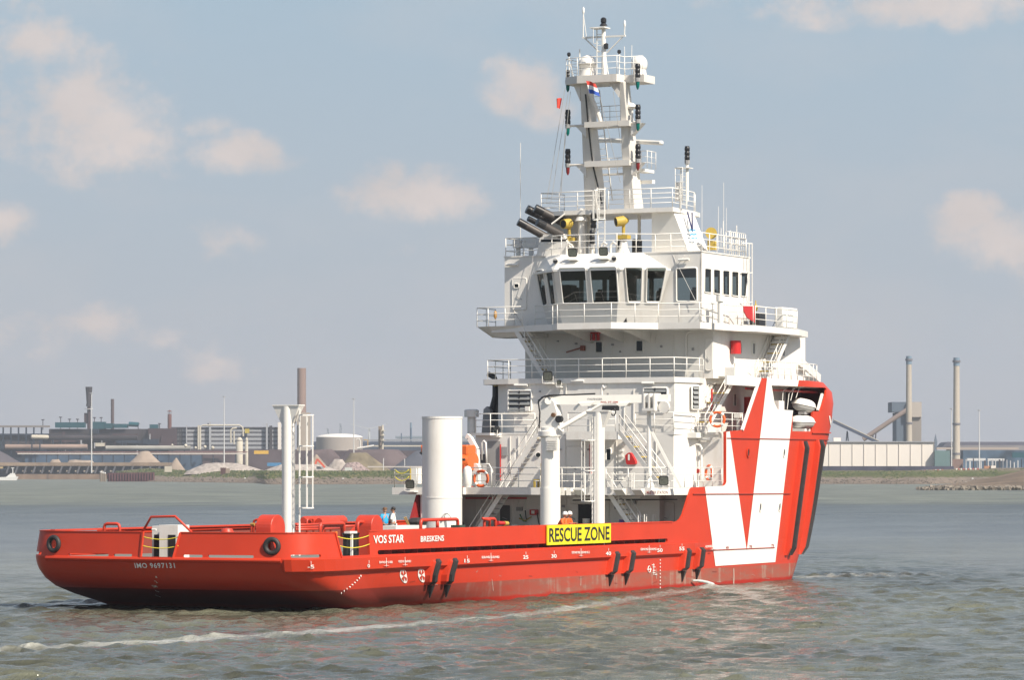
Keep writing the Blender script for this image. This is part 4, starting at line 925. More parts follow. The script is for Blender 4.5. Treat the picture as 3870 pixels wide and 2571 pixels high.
mb = MB(); c = at(2200, 1271, X=X4-.2); mb.tube([c+Vector((0, .15*math.cos(a), .15*math.sin(a))) for a in np.linspace(0, 6.28, 13)[:-1]], .05, 6, closed=True); mb.build('red_hose_coil', FIRE, ship)
strip_light(2152, 1258, aft(X4), NA, 46); strip_light(2380, 1254, aft(X4), NA, 44)
for (px, py) in ((2316, 1304), (2178, 1300)):
    mb = MB(); px_panel(mb, rr(px-3, py-4, px+5, py+3), aft(X4), NA, .12, .1); mb.build('junction_box', GREY, ship)
mb = MB(); mb.box(xpx(2752, -6.6), xpx(2800, -6.6)+.6, -7.0, -6.4, ZC, ZC+.62); mb.build('deck_locker', WHT, ship)
# ---- bridge deck
pd = [at(x, 1240, X=X).xy for x, X in ((1985, 41.2), (2087, 40.2), (2105, 39.1), (2309, 39.1), (2487, 41.2), (2646, 41.2))]
pd = [(p[0], p[1]) for p in pd]; yb_ = pd[-1][1]
pd += [(xpx(2790, yb_-.4), yb_-.4), (46.7, -7.4), (53.4, -7.4), (57, -6.5), (57, 6.5), (45.6, 7.5), (43.4, 7.5), (41.6, 7.0)]
mb = MB(); mb.prism(pd, ZD-.36, ZD); mb.prism([(x+.05 if x < 45 else x-.05, y*.99) for x, y in pd], ZD, ZD+.004, 1); mb.build('bridge_deck', [WH, GREYD], ship)
# curved bulwark-like under skirt of the port wing and brackets under the deck
lx = ypx(1803, 41.6)
mb = MB(); w = [(41.9, ypx(1803, 41.9)), (41.4, ypx(1845, 41.4)), (41.2, ypx(1950, 41.2)), (41.2, ypx(1985, 41.2))]
ring1 = [Vector((x, y, ZD)) for x, y in w]+[Vector((44.2, w[-1][1], ZD)), Vector((44.4, w[0][1], ZD))]; ring0 = [Vector((x+.5, y-.75 if i == 0 else y-.25, ZD-.62)) for i, (x, y) in enumerate(w)]+[Vector((44.0, w[-1][1]-.1, ZD-.62)), Vector((44.2, w[0][1]-.8, ZD-.62))]
mb.loft(ring1, ring0); mb.build('port_bridge_wing', WH, ship)
for px in (2170, 2290, 2390):
    y = ypx(px, 41.5); mb = MB(); mb.extr([(40.0, y, ZD-.36), (X4, y, ZD-.36), (X4, y, ZD-1.0)], (0, .08, 0)); mb.build('deck_bracket', WH, ship)
# ---- wheelhouse with real openings, glass and a fitted interior
XW = 42.0; yWp, yWs = ypx(1907, XW), ypx(2651, XW); XF = xpx(2826, yWs)
GLASS = bpy.data.materials.new('tinted_bridge_glass'); GLASS.use_nodes = True
def mk_glass():
    nt = GLASS.node_tree; N = nt.nodes; L = nt.links; N.clear(); o = N.new('ShaderNodeOutputMaterial'); t = N.new('ShaderNodeBsdfTransparent'); t.inputs[0].default_value = (.20, .25, .25, 1)
    g = N.new('ShaderNodeBsdfGlossy'); g.inputs['Roughness'].default_value = .02; f = N.new('ShaderNodeValue'); f.outputs[0].default_value = .10; m = N.new('ShaderNodeMixShader'); L.new(f.outputs[0], m.inputs[0]); L.new(t.outputs[0], m.inputs[1]); L.new(g.outputs[0], m.inputs[2]); L.new(m.outputs[0], o.inputs[0])
mk_glass()
def wh_wall(quad, wins, inward, names='wheelhouse_wall', rnd_=7, fr=.05):
    """quad: corner points (bottom a, bottom b, top b, top a); windows: photo outlines"""
    a, b, c, d = [Vector(p) for p in quad]; n = (b-a).cross(d-a).normalized()
    if n.dot(CAM-a) < 0: n = -n
    def topx(P): q = Vector(P)-CAM; t = q.dot(AX); return (1935+FPX*q.dot(RX)/t, HORY-FPX*q.z/t)
    f = wall_fn(a, n); mb = MB(); hl = [[(q.x, q.y) for q in roundpoly([(x, y, 0) for x, y in w], rnd_, 3)] for w in wins]
    panel(mb, [topx(p) for p in quad], hl, f, .12); o = mb.build(names, WH, ship)
    for w in hl:
        k = MB(); k.tube([f(x, y, .02) for x, y in w], fr, 6, closed=True); fo = k.build('bridge_window', WHT, ship, smooth='all'); g = MB(); panel(g, w, [], lambda u, v, o_: f(u, v, -.008)); g.build('pane', GLASS, fo, fix=False)
    return o
z0, zt = ZD, 17.75
bq = lambda X, y, z: Vector((X, y, z))
TB = [(XW, ypx(2020, XW)), (39.75, ypx(2091, 39.75)), (39.75, ypx(2342, 39.75)), (XW, ypx(2534, XW))]
BB = [(XW, ypx(2072, XW)), (40.75, ypx(2125, 40.75)), (40.75, ypx(2330, 40.75)), (XW, ypx(2474, XW))]
RB = [(XW, ypx(2060, XW)), (41.0, ypx(2120, 41.0)), (41.0, ypx(2330, 41.0)), (XW+.6, ypx(2500, XW+.6))]
def seg(i, wins): wh_wall((bq(*BB[i], z0), bq(*BB[i+1], z0), bq(*TB[i+1], zt), bq(*TB[i], zt)), wins, None)
seg(0, [[(2026, 1022), (2055, 1020), (2071, 1150), (2053, 1158)], [(2064, 1018), (2089, 1016), (2102, 1152), (2083, 1154)]])
seg(1, [[(2114, 1013), (2213, 1011), (2223, 1145), (2128, 1148)], [(2229, 1010), (2330, 1008), (2339, 1144), (2241, 1147)]])
seg(2, [[(2361, 1010), (2427, 1010), (2423, 1142), (2373, 1142)], [(2444, 1011), (2518, 1010), (2494, 1142), (2441, 1142)]])
for i in range(3):
    mb = MB(); q = [bq(*TB[i], zt), bq(*TB[i+1], zt), bq(*RB[i+1], ZR), bq(*RB[i], ZR)]; mb.loft(q, [v+Vector((.06, 0, -.06)) for v in q]); mb.build('sloped_roof_edge', WHT, ship)
mb = MB(); mb.prism(RB+[(XW+1, RB[3][1]), (XW+1, RB[0][1])], ZR-.1, ZR); mb.build('bay_roof', WH, ship)
# eyebrow lip round the bay
mb = MB()
for i in range(3): mb.beam(bq(*TB[i], zt+.02), bq(*TB[i+1], zt+.02), .1, .12)
mb.build('eyebrow_lip', WHT, ship)
wh_wall((bq(XW, yWp, z0), bq(XW, TB[0][1]+.0, z0), bq(XW, TB[0][1], ZR), bq(XW, yWp, ZR)), [], None)
wh_wall((bq(XW, TB[3][1], z0), bq(XW, yWs, z0), bq(XW, yWs, ZR), bq(XW, TB[3][1], ZR)), [[(2556, 1015), (2634, 1012), (2635, 1140), (2557, 1140)]], None)
for yy, w2, sgn in ((TB[0][1], BB[0][1], 1), (TB[3][1], BB[3][1], -1)):
    mb = MB(); mb.loft([bq(XW, yy, z0), bq(XW, w2, z0), bq(XW, yy, zt)], [bq(XW+.1, yy, z0), bq(XW+.1, w2, z0), bq(XW+.1, yy, zt)]); mb.build('wheelhouse_wall', WH, ship)
wh_wall((bq(XW, yWs, z0), bq(XF, yWs, z0), bq(XF+.25, yWs, ZR), bq(XW, yWs, ZR)), [[(2662, 1014), (2686, 1017), (2687, 1108), (2661, 1105)], [(2695, 1018), (2720, 1021), (2721, 1113), (2696, 1109)], [(2730, 1022), (2755, 1024), (2756, 1118), (2731, 1114)], [(2764, 1026), (2789, 1028), (2790, 1121), (2764, 1117)], [(2799, 1030), (2825, 1032), (2818, 1122), (2799, 1120)]], None, rnd_=4, fr=.035)
# forward and port side walls with window openings (real, seen through the glass)
def plain_wall(f, u0, u1, wins):
    mb = MB(); panel(mb, [(u0, z0), (u1, z0), (u1, ZR), (u0, ZR)], [[(a, 15.9), (b, 15.9), (b, 17.7), (a, 17.7)] for a, b in wins], f, .1); mb.build('wheelhouse_wall', WH, ship)
plain_wall(lambda u, v, o: Vector((XF+.22+o, u, v)), yWs+.14, yWp-.14, [(y, y+1.25) for y in np.arange(yWs+.25, yWp-1.2, 1.52)])
plain_wall(lambda u, v, o: Vector((u, yWp-.02+o, v)), XW+.15, XF+.25, [(x, x+.8) for x in np.arange(XW+2.6, XF-.8, 1.0)])
mb = MB(); mb.prism([(XW-.04, yWp+.04), (XW-.04, yWs-.04), (XF+.34, yWs-.04), (XF+.34, yWp+.04)], ZR-.012, ZR+.06); mb.prism([(XW+.14, yWp-.14), (XW+.14, yWs+.14), (XF+.1, yWs+.14), (XF+.1, yWp-.14)], ZR-.3, ZR-.2, 1); mb.build('wheelhouse_roof', [WH, DARK], ship)
mb = MB(); mb.box(XW+.15, XF+.1, yWs+.15, yWp-.15, ZD+.01, ZD+.4); mb.box(40.95, XW+.2, -1.9, 1.9, ZD+.01, ZD+.4); mb.build('bridge_floor', DARK, ship)
IN_ = mat('bridge_console_grey', (.10, .10, .10), .6)
for (x0, x1, ya, yb2, z1) in ((41.5, 42.3, -1.3, 1.3, 1.25), (47, 47.8, -4.8, 4.8, 1.2), (43.5, 44.6, 2.8, 4.8, 2.3), (44.0, 45.2, -.6, .6, 2.9), (43.2, 44.0, -4.6, -3.8, 1.2)):
    mb = MB(); mb.box(x0, x1, ya, yb2, ZD+.4, ZD+z1, 0); mb.box(x0+.1, x1-.1, ya+.1, yb2-.1, ZD+z1, ZD+z1+.12, 0); mb.build('bridge_console', IN_, ship)
for (x, y) in ((43.0, -3.0), (42.9, .8), (43.0, -5.1), (46, -5.0)):
    mb = MB(); mb.obox((x, y, ZD+1.1), (.25, 0, 0), (0, .26, 0), (0, 0, .06)); mb.obox((x+.22, y, ZD+1.5), (.05, 0, .03), (0, .25, 0), (.04, 0, .4)); mb.tube([(x, y, ZD+.4), (x, y, ZD+1.05)], .08, 8); mb.obox((x+.28, y, ZD+1.98), (.04, 0, 0), (0, .13, 0), (0, 0, .1)); mb.build('helm_chair', BLKP, ship)
for k_ in (0, 3):
    mb = MB(); q = [bq(XW, TB[k_][1], zt-.05), bq(XW, RB[k_][1]*.6, zt-.05), bq(XW, RB[k_][1]*.6, ZR-.02), bq(XW, TB[k_][1], ZR-.02)]; mb.loft(q, [v+Vector((.1, 0, 0)) for v in q]); mb.build('wheelhouse_wall', WH, ship)
# wheelhouse fittings
d_ = door(rr(1938, 1052, 1990, 1170), aft(XW), NA, 'wheelhouse_door', port=rr(1943, 1073, 1961, 1089))
strip_light(1938, 1001, aft(XW), NA, 44)
f = wall_fn(aft(XW), NA); mb = MB(); mb.tube([f(2568, 983, .15), f(2608, 981, .15)], .07, 8); mb.tube([f(2578, 982, .1), f(2590, 965, .1)], .02, 5); mb.tube([f(2597, 982, .1), f(2609, 965, .1)], .02, 5); mb.build('roof_edge_lamp', WHR, ship)
for (px, py) in ((2109, 985), (2330, 975)):
    c = at(px, py, X=40.6); mb = MB(); mb.tube([c+Vector((-.35, 0, -.05)), c+Vector((.4, 0, .08))], .17, 12); v = mb.build('horn_speaker', WHT, ship, smooth=True); k = MB(); k.tube([c+Vector((-.36, 0, -.05)), c+Vector((-.34, 0, -.05))], .14, 12); k.build('speaker_mouth', DARK, v)
for (px) in (2170, 2285):
    c = at(px, 1166, X=40.6); mb = MB(); mb.tube([c+Vector((0, .1, .18)), c+Vector((-.05, -.12, -.15))], .05, 5); mb.build('wiper_motor', BLKP, ship)
floodlight(2163, 955, 40.2, 34); floodlight(2280, 951, 40.2, 34)
# flagged red screen and white lockers on starboard bridge wing, satellite pedestal
c = at(2722, 1170, Y=-7.0); mb = MB(); mb.tube([(c.x, c.y, ZD), (c.x, c.y, ZD+1.2)], .16, 12); mb.tube([(c.x, c.y, ZD+1.2), (c.x, c.y, ZD+1.55)], .24, 12); mb.build('compass_repeater_stand', WHT, ship, smooth=True)
a = xpx(2806, -7.2); b = xpx(2848, -7.2); mb = MB(); mb.extr([(a, -7.3, ZD+1.05), (b, -7.3, ZD+1.1), (b, -7.3, ZD+.15), (a+.5, -7.3, ZD+.4), (a, -7.3, ZD+.75)], (0, .06, 0)); mb.build('red_side_light_screen', FIRE, ship)
a = xpx(2863, -7.0); mb = MB(); mb.box(a, xpx(2886, -7), -7.1, -6.5, ZD+.02, ZD+.78); mb.build('black_locker', BLKP, ship)
for (p0, p1) in ((2957, 2982), (2984, 3014)):
    mb = MB(); mb.box(xpx(p0, -7.0), xpx(p1, -7.0), -7.0, -6.5, ZD+.05, ZD+1.25); mb.build('white_wing_locker', WHT, ship, bevel=.03)
# ---- railings
rail([(32.7, yl-.1, ZA), (32.7, ypx(1592, 32.7)-1.1, ZA)], name='platform_railing')
rail([(XA+.65, ypx(1765, XA+.65), ZA), (XA+.05, ypx(1958, XA), ZA), (XA+.05, -6.25, ZA), (XA+2.2, -7.32, ZA), (42.0, -7.32, ZA)], name='muster_deck_railing')
rail([(32.7, yl-.1, ZA), (37.5, 7.4, ZA)], name='port_platform_railing')
rail([(XB_+1.05, ypx(1797, XB_+1), ZB), (XB_+.65, ypx(1852, XB_+.6), ZB), (XB_+1.15, ypx(1895, XB_+1.1), ZB), (XB_+1.15, ypx(2020, XB_+1.1), ZB)], name='upper_deck_railing')
rail([(XB_-.55, ypx(2145, XB_-.6), ZB), (XB_-.55, ypx(2325, XB_-.6), ZB)], name='upper_deck_railing')
rail([(X2+.05, ypx(2400, X2), ZB), (X2+.0, -5.25, ZB), (42.05, -5.85, ZB), (42.05, -7.3, ZB), (xpx(2806, -7.3), -7.3, ZB)], name='upper_deck_railing')
rail([(44.5, 7.2, ZC), (X3+.25, 6.7, ZC), (X3-.05, ypx(1885, X3-.12)-.6, ZC), (X3-.05, y3s, ZC), (p3[2][0]+.1, p3[2][1]-.1, ZC), (p3[2][0]+1.4, y3s-.3, ZC)], name='boat_deck_railing')
rp = [(46.0, -6.9, ZC)]+[(x, -hb(x, ZC)+.25, ZC) for x in cx[:11]]
rail(rp, name='boat_deck_railing', sp=1.2)
rail([(44.3, w[0][1], ZD), (w[0][0], w[0][1], ZD), (w[1][0], w[1][1], ZD), (w[3][0], w[3][1]+.2, ZD)], name='port_wing_railing')
rail([(pd[0][0]+.05, pd[0][1]-.6, ZD), (pd[1][0]+.05, pd[1][1], ZD), (pd[2][0]+.05, pd[2][1], ZD), (pd[3][0]+.05, pd[3][1], ZD), (pd[4][0]+.05, pd[4][1], ZD), (pd[5][0]+.05, pd[5][1]+.05, ZD), (pd[6][0], pd[6][1]+.05, ZD), (46.6, -7.3, ZD)], name='bridge_deck_railing')
rail([(46.9, -7.3, ZD), (53.3, -7.3, ZD)], name='starboard_wing_railing')
rail([(XF, yWp-.1, ZR), (XW+.05, yWp-.05, ZR), (XW+.05, RB[0][1]+.2, ZR), (RB[1][0]+.05, RB[1][1], ZR), (RB[2][0]+.05, RB[2][1], ZR), (RB[3][0]-.2, RB[3][1]+.3, ZR), (XW+.3, yWs+.1, ZR), (XF, yWs+.1, ZR)], name='roof_railing', sp=1.15)
# ---- stairways
stair((40.9, ypx(2062, 41)-0, ZC), (41.4, ypx(1943, 41.4), ZD-.1), (.75, 0, 0), 'bridge_stairway')
stair((37.0, ypx(1905, 37), ZA), (37.0, ypx(2030, 37), ZB-.1), (.8, 0, 0), 'port_stairway')
stair((36.6, ypx(2500, 36.6), ZA), (37.2, ypx(2340, 37.2), ZB), (.85, 0, 0), 'starboard_stairway')
stair((35.2, ypx(2430, 35.2), 2.3), (35.2, ypx(2292, 35.2), ZA-.1), (.85, 0, 0), 'main_deck_stairway')
stair((35.6, ypx(1775, 35.6), 2.3), (35.6, ypx(1905, 35.6), ZA-.1), (.8, 0, 0), 'port_main_deck_stairway')
stair((xpx(2640, -6.0), -5.55, ZB), (xpx(2752, -6.0), -5.55, ZC), (0, -.85, 0), 'gallery_stairway')
stair((xpx(2862, -6.1), -6.0, ZC), (xpx(2945, -6.1), -6.0, ZD-.1), (0, -.85, 0), 'wing_stairway')
# boxed stair to the bow with solid side
mb = MB(); a, b = at(3030, 1372, Y=-6.3), at(3098, 1432, Y=-5.9); mb.beam(a, b, .12, .5); mb.build('bow_stair_stringer', WH, ship)
mb = MB(); mb.extr([(at(2975, 1380, Y=-5.6).x, -5.6, ZC+.1), (at(2988, 1300, Y=-5.6).x, -5.6, ZD-.4), (at(3000, 1400, Y=-5.6).x, -5.6, ZC+1.3), (at(3095, 1430, Y=-5.6).x, -5.6, ZC+.1)], (0, .1, 0)); mb.build('bow_windbreak', WHT, ship)
# ------------------------------------------------------------------ monkey island, mast and antennas
mw = Vector
mb = MB(); XM = 42.6
pm = [(at(2044, 775, X=42.8).x, ypx(2044, 42.8)), (42.3, ypx(2130, 42.3)), (42.3, ypx(2543, 42.3)), (xpx(2622, -3.8), -3.9), (47.5, -3.6), (47.5, 3.6), (44, 4.0)]
pm[0] = (42.8, ypx(2044, 42.8))
mb.prism(pm, ZM-.25, ZM); mb.build('mast_platform', WH, ship)
rail([(44.5, 3.7, ZM)]+[(x+.05, y, ZM) for x, y in pm[:1]]+[(pm[1][0]+.05, ypx(2252, 42.35), ZM)], name='mast_platform_railing', mids=3)
rail([(42.35, ypx(2300, 42.35), ZM), (42.35, pm[2][1]+.05, ZM), (pm[3][0], pm[3][1]+.08, ZM), (47, -3.5, ZM)], name='mast_platform_railing', mids=3)
mb = MB()   # starboard portal leg
b0 = [(43.2, ypx(2463, 43.2), ZR), (43.2, ypx(2604, 43.2), ZR), (xpx(2678, -5.2), -5.25, ZR), (46.5, -2.6, ZR)]
t0 = [(42.7, ypx(2463, 42.7), ZM-.25), (42.7, ypx(2545, 42.7), ZM-.25), (xpx(2622, -3.9), -3.95, ZM-.25), (45.3, -1.8, ZM-.25)]
mb.loft([Vector(p) for p in b0], [Vector(p) for p in t0]); mb.build('starboard_portal_leg', WHT, ship)
f = lambda u, v: None
# company mark on the sunlit leg: dark V over pale blue waves
A, B, Cc, Dd = [Vector(p) for p in (b0[1], b0[2], t0[2], t0[1])]; nL = (B-A).cross(Dd-A).normalized()
if nL.dot(CAM-A) < 0: nL = -nL
BLU = mat('pale_blue_logo', (.12, .35, .62), .5); NVY = mat('navy_logo', (.03, .035, .10), .5)
mb = MB()
for poly in (((2594, 801), (2600, 801), (2617, 868), (2614, 878)), ((2612, 804), (2617, 804), (2619, 874), (2613, 880))): px_panel(mb, list(poly), A, nL, .02)
mb.build('funnel_mark', NVY, ship, fix=False)
for k, (x, y) in enumerate(((2603, 864), (2607, 880), (2610, 896))):
    mb = MB(); px_panel(mb, [(x, y+5), (x+7, y), (x+14, y+4), (x+24, y+1), (x+26, y+8), (x+14, y+11), (x+7, y+8), (x+1, y+12)], A, nL, .02); mb.build('wave_mark', BLU, ship, fix=False)
mb = MB()   # port portal leg and casing
mb.loft([Vector(p) for p in ((43.6, 5.2, ZR), (43.6, 2.6, ZR), (46.5, 2.6, ZR), (46.5, 5.2, ZR))], [Vector(p) for p in ((43.4, 3.8, ZM-.25), (43.4, 2.2, ZM-.25), (45.3, 2.2, ZM-.25), (45.3, 3.8, ZM-.25))]); mb.build('port_portal_leg', WH, ship)
mb = MB(); mb.extr([(41.9, ypx(2030, 42), ZR), (41.9, ypx(2045, 42), ZR+1.25), (41.9, ypx(2130, 42), ZR+1.25), (41.9, ypx(2172, 42), ZR)], (1.6, 0, 0)); mb.build('exhaust_casing', WH, ship)
mb = MB(); mb.tube([at(2145, 800, X=42.4), at(2084, 847, X=42.0)], .05, 6); mb.build('platform_brace', WHR, ship)
mb = MB(); mb.box(46.6, 47.2, -2.4, 2.4, ZR, ZM-.25); 
mb = MB(); mb.tube([at(2233, 940, X=44.2), at(2233, 800, X=44.2)], .22, 10); mb.build('portal_post', WH, ship, smooth=True)
mb = MB(); mb.tube([at(2416, 930, X=44.2), at(2416, 790, X=44.2)], .1, 8); mb.build('thin_portal_post', WH, ship, smooth=True)
mb = MB(); mb.tube([at(2440, 800, X=44.3), at(2340, 803, X=44.3), at(2278, 800, X=44.0)], .045, 5); mb.build('cable_run', BLKP, ship)
# exhaust pipes raked aft
def exhaust(m0, m1, r, X, dx=1.2):
    """m0 mouth, m1 root, photo points; the pipe rises aft"""
    p, q = at(*m0, X=X-dx), at(*m1, X=X); d = (p-q).normalized(); mb = MB(); mb.tube([q, q+(p-q)*.5, p], r, 16); o = mb.build('exhaust_pipe', STACK, ship, smooth=True)
    k = MB(); k.tube([p-d*.5, p+d*.02], r*1.03, 16); k.tube([p+d*.02, p+d*.025], r*.88, 16); k.build('sooty_mouth', BLKP, o, smooth=True)
exhaust((2023, 787), (2140, 846), .25, 43.2); exhaust((1992, 790), (2110, 850), .25, 44.2)
exhaust((1960, 838), (2082, 906), .23, 42.4); exhaust((2031, 840), (2122, 888), .23, 42.0); exhaust((1997, 826), (2090, 875), .16, 43.0)
mb = MB(); mb.tube([at(2048, 910, X=42), at(2142, 910, X=42)], .13, 8); mb.build('casing_collar', BLKP, ship)
# mast legs
ML = []; MAST = mat('weathered_mast_paint', (.68, .65, .60), .5, var=.05, dirt=.2, dirtcol=(.35, .27, .2))
for (pb_, pt_, nm) in (((2209, 2261), (2191, 2218), 'mast_leg'), ((2358, 2400), (2338, 2358), 'mast_leg')):
    mb = MB(); Xb, Xt = 43.2, 41.9; zt_ = 28.6; wdb, wdt = 1.25, .8
    ya, yb3 = ypx(pb_[0], Xb), ypx(pb_[1], Xb); yc, yd = ypx(pt_[0], Xt), ypx(pt_[1], Xt)
    mb.loft([Vector(p) for p in ((Xb, ya, ZM), (Xb, yb3, ZM), (Xb+wdb, yb3, ZM), (Xb+wdb, ya, ZM))], [Vector(p) for p in ((Xt, yc, zt_), (Xt, yd, zt_), (Xt+wdt, yd, zt_), (Xt+wdt, yc, zt_))]); mb.build(nm, MAST, ship, bevel=.05)
def mast_pt(px, py, X=None): 
    z = HC+(HORY-py)*211.5/FPX; X = 43.2-1.3*(z-ZM)/(28.6-ZM) if X is None else X; return at(px, py, X=X)
def crossbar(x0, x1, y, lights=True, col2=None):
    a, b = mast_pt(x0, y), mast_pt(x1, y); a.z = b.z = (a.z+b.z)/2
    mb = MB(); p, q = mast_pt(2215, y), mast_pt(2385, y); p.z = q.z = a.z; mb.obox((p+q)/2+Vector((.3, 0, 0)), (.55, 0, 0), (q-p)/2, (0, 0, .16)); mb.tube([a, b], .07, 6); mb.build('mast_crossbar', MAST, ship)
    for s_, pp in ((1, p), (-1, q)): gus = MB(); gus.extr([pp+Vector((0, s_*.0, 0)), pp+Vector((0, s_*.7, 0)), pp+Vector((0, 0, -.7))], (.5, 0, 0)); gus.build('crossbar_gusset', WH, ship)
    return a, b
def navlight(p, down=None, big=1.0):
    p = Vector(p); big *= .86; mb = MB()
    for k in range(3): mb.lathe(p+Vector((0, 0, .12+k*.30*big)), [(.155*big, 0), (.18*big, .03), (.18*big, .2*big), (.155*big, .24*big), (.155*big, .31*big)], 10)
    o = mb.build('navigation_light', BLKP, ship, smooth=True)
    k = MB(); k.lathe(p, [(.15, -.12), (.17, .1)], 8); k.build('light_bracket', GREY, o)
    if down: k = MB(); k.lathe(p+Vector((0, 0, -.12)), [(.12, 0), (.1, -.3), (.03, -.45)], 8); k.build('lower_lamp', down, o, smooth=True)
GRN = mat('green_lamp_glass', (.0, .13, .11), .2); RDL = mat('dark_red_lamp', (.2, .02, .02), .3)
for y, c in ((470, GRN), (619, RDL)):
    a, b = crossbar(2146, 2411, y); navlight(a, c, 1.05); navlight(b+Vector((0, 0, .1)), c, 1.05)
# mast top platform
zt2 = 28.6; Xp = 41.4
pp = [(Xp+.5, ypx(2137, Xp+.5)), (Xp, ypx(2180, Xp)), (Xp, ypx(2330, Xp)), (Xp+.9, ypx(2360, Xp+.9)), (Xp+.9, ypx(2434, Xp+.9)), (Xp+2.4, ypx(2434, Xp+.9)), (Xp+2.6, ypx(2137, Xp+.5))]
mb = MB(); mb.prism(pp, zt2-.05, zt2+.38); mb.build('mast_top_platform', MAST, ship)
gz = zt2+.38
rail([(pp[6][0], pp[6][1]-.1, gz), (pp[0][0], pp[0][1]-.05, gz), (pp[1][0]+.05, pp[1][1], gz), (pp[2][0]+.05, pp[2][1], gz), (pp[3][0], pp[3][1], gz), (pp[4][0]+.05, pp[4][1]+.1, gz)], name='mast_top_railing', h=1.05, sp=.75, r=.022)
mb = MB()
for a_, b_ in ((2177, 2191), ): mb.extr([(Xp+.6, ypx(2165, Xp+.6), zt2), (Xp+.6, ypx(2192, Xp+.6), zt2-1.0), (Xp+.6, ypx(2192, Xp+.6), zt2)], (.7, 0, 0))
mb.build('platform_gusset', WH, ship)
mb = MB(); mb.extr([(Xp+.6, ypx(2300, Xp+.6), zt2), (Xp+.6, ypx(2338, Xp+.6), zt2-.9), (Xp+.6, ypx(2352, Xp+.6), zt2)], (.7, 0, 0)); mb.build('platform_gusset', WH, ship)
def radome(px, pytop, pybot, rpx, X, ped=None, nm='satellite_dome'):
    c0 = at(px, pybot, X=X); D_ = (c0-CAM).dot(AX); r = rpx*1.3*D_/FPX; H = (pybot-pytop)*D_/FPX; mb = MB()
    prof = [(r*.72, -.02), (r*.93, H*.08), (r, H*.3), (r, H-r)]+[(r*math.cos(a), H-r+r*math.sin(a)) for a in np.linspace(.15, 1.5, 8)]
    mb.lathe(c0, prof, 22); o = mb.build(nm, WHT, ship, smooth='all')
    if ped: k = MB(); k.lathe(Vector((c0.x, c0.y, ped)), [(r*.95 if nm == 'satellite_dome' else .2, 0), (r*.8 if nm == 'satellite_dome' else .15, c0.z-ped)], 14); k.build('dome_pedestal', WH, o, smooth=True)
radome(2222, 207, 258, 28, Xp+1.3, gz); radome(2417, 209, 263, 23, Xp+2.0, gz)
radome(2387, 388, 410, 13, 42.6, None, 'small_satellite_dome'); mb = MB(); mb.tube([at(2389, 410, X=42.6), at(2389, 460, X=42.6)], .07, 6); mb.build('dome_post', WH, ship)
navlight(at(2410, 300, X=Xp+.6), GRN); navlight(at(2146, 310, X=Xp+.7), GRN, .75)
# topmast
def pole(pts, r, nm, m=None, n=6): mb = MB(); mb.tube(pts, r, n); return mb.build(nm, m or WHR, ship, smooth=True)
TX = Xp+1.0; T = lambda x, y, dx=0: at(x, y, X=TX+dx)
pole([T(2284, 300), T(2281, 98)], [.17, .11], 'topmast_pole', n=10)
a_, b_ = T(2201, 142), T(2364, 134); mb = MB(); mb.beam(a_, b_, .1, .1); mb.beam(T(2210, 143), T(2265, 196), .08, .08); mb.beam(T(2353, 138), T(2294, 198), .06, .06); mb.build('topmast_yard', WHR, ship)
for (x, y0, y1) in ((2204, 140, 42), (2360, 134, 92)):
    p = pole([T(x, y0), T(x+1, y1)], .035, 'antenna_spike'); k = MB(); q = T(x+1, y1); k.lathe(q, [(.05, -.12), (.075, 0), (.06, .18), (.01, .26)], 8); k.build('antenna_tip', WHT, p, smooth=True)
p = pole([T(2216, 138), T(2206, 60)], .02, 'antenna_stay')
mb = MB(); q = T(2281, 98); mb.lathe(q, [(.1, 0), (.24, .03), (.12, .2), (.17, .22), (.17, .42), (.08, .5)], 10); mb.build('masthead_lamp', BLKP, ship, smooth=True)
mb = MB(); mb.box(T(2281, 100).x-.5, T(2281, 100).x+.3, T(2298, 100).y, T(2242, 100).y, q.z-.14, q.z-.08); mb.build('lamp_shelf', WHR, ship)
ladder(T(2266, 298, -.1), T(2266, 105, -.1), (-1, 0, 0), .34, .32, name='topmast_ladder')
mb = MB()
for y in (105, 163): 
    mb.tube([T(2243, y, -.6), T(2262, y, -.6)], .02, 5)
mb.tube([T(2242, 104, -.6), T(2242, 160, -.6)], .02, 5); mb.build('ladder_guard', WHR, ship)
for (x0, y0, x1, y1, r) in ((2152, 305, 2150, 205, .035), (2190, 300, 2191, 185, .04), (2340, 300, 2341, 195, .035), (2362, 305, 2360, 175, .02), (2386, 305, 2388, 170, .02), (2155, 240, 2170, 300, .03), (2288, 210, 2302, 300, .03)):
    pole([T(x0, y0), T(x1, y1)], r, 'whip_antenna')
for (x, y) in ((2150, 207), (2340, 197)):
    mb = MB(); mb.lathe(T(x, y), [(.04, -.1), (.12, 0), (.1, .12), (.02, .16)], 8); mb.build('wind_sensor', BLKP, ship, smooth=True)
mb = MB(); mb.lathe(T(2291, 175, -.1), [(.08, -.15), (.13, -.1), (.13, .15), (.05, .2)], 8); mb.build('topmast_lamp', BLKP, ship, smooth=True)
# climbing frames between the legs
ladder(mast_pt(2300, 760, 44.6), mast_pt(2250, 340, 43.4), (-1, 0, 0), .5, .38, name='mast_ladder', m=WH)
pole([mast_pt(2228, 350, 41.9), mast_pt(2276, 470, 42.6)], .14, 'mast_brace', WH, 8)
pole([mast_pt(2213, 355, 41.8), mast_pt(2226, 500, 42.2), mast_pt(2240, 620, 42.6), mast_pt(2275, 770, 43.0)], .055, 'mast_cable_tray', BLKP)
for y, x0, x1, X in ((436, 2225, 2345, 44.2), (632, 2240, 2365, 44.6)):
    a, b = at(x0, y+30, X=X), at(x1, y+30, X=X); b.z = a.z; rail([a, b], name='mast_balcony_railing', h=.95, sp=.6, r=.02, m=WH)
    mb = MB(); mb.beam(a, b, .6, .08); mb.build('mast_balcony', WH, ship)
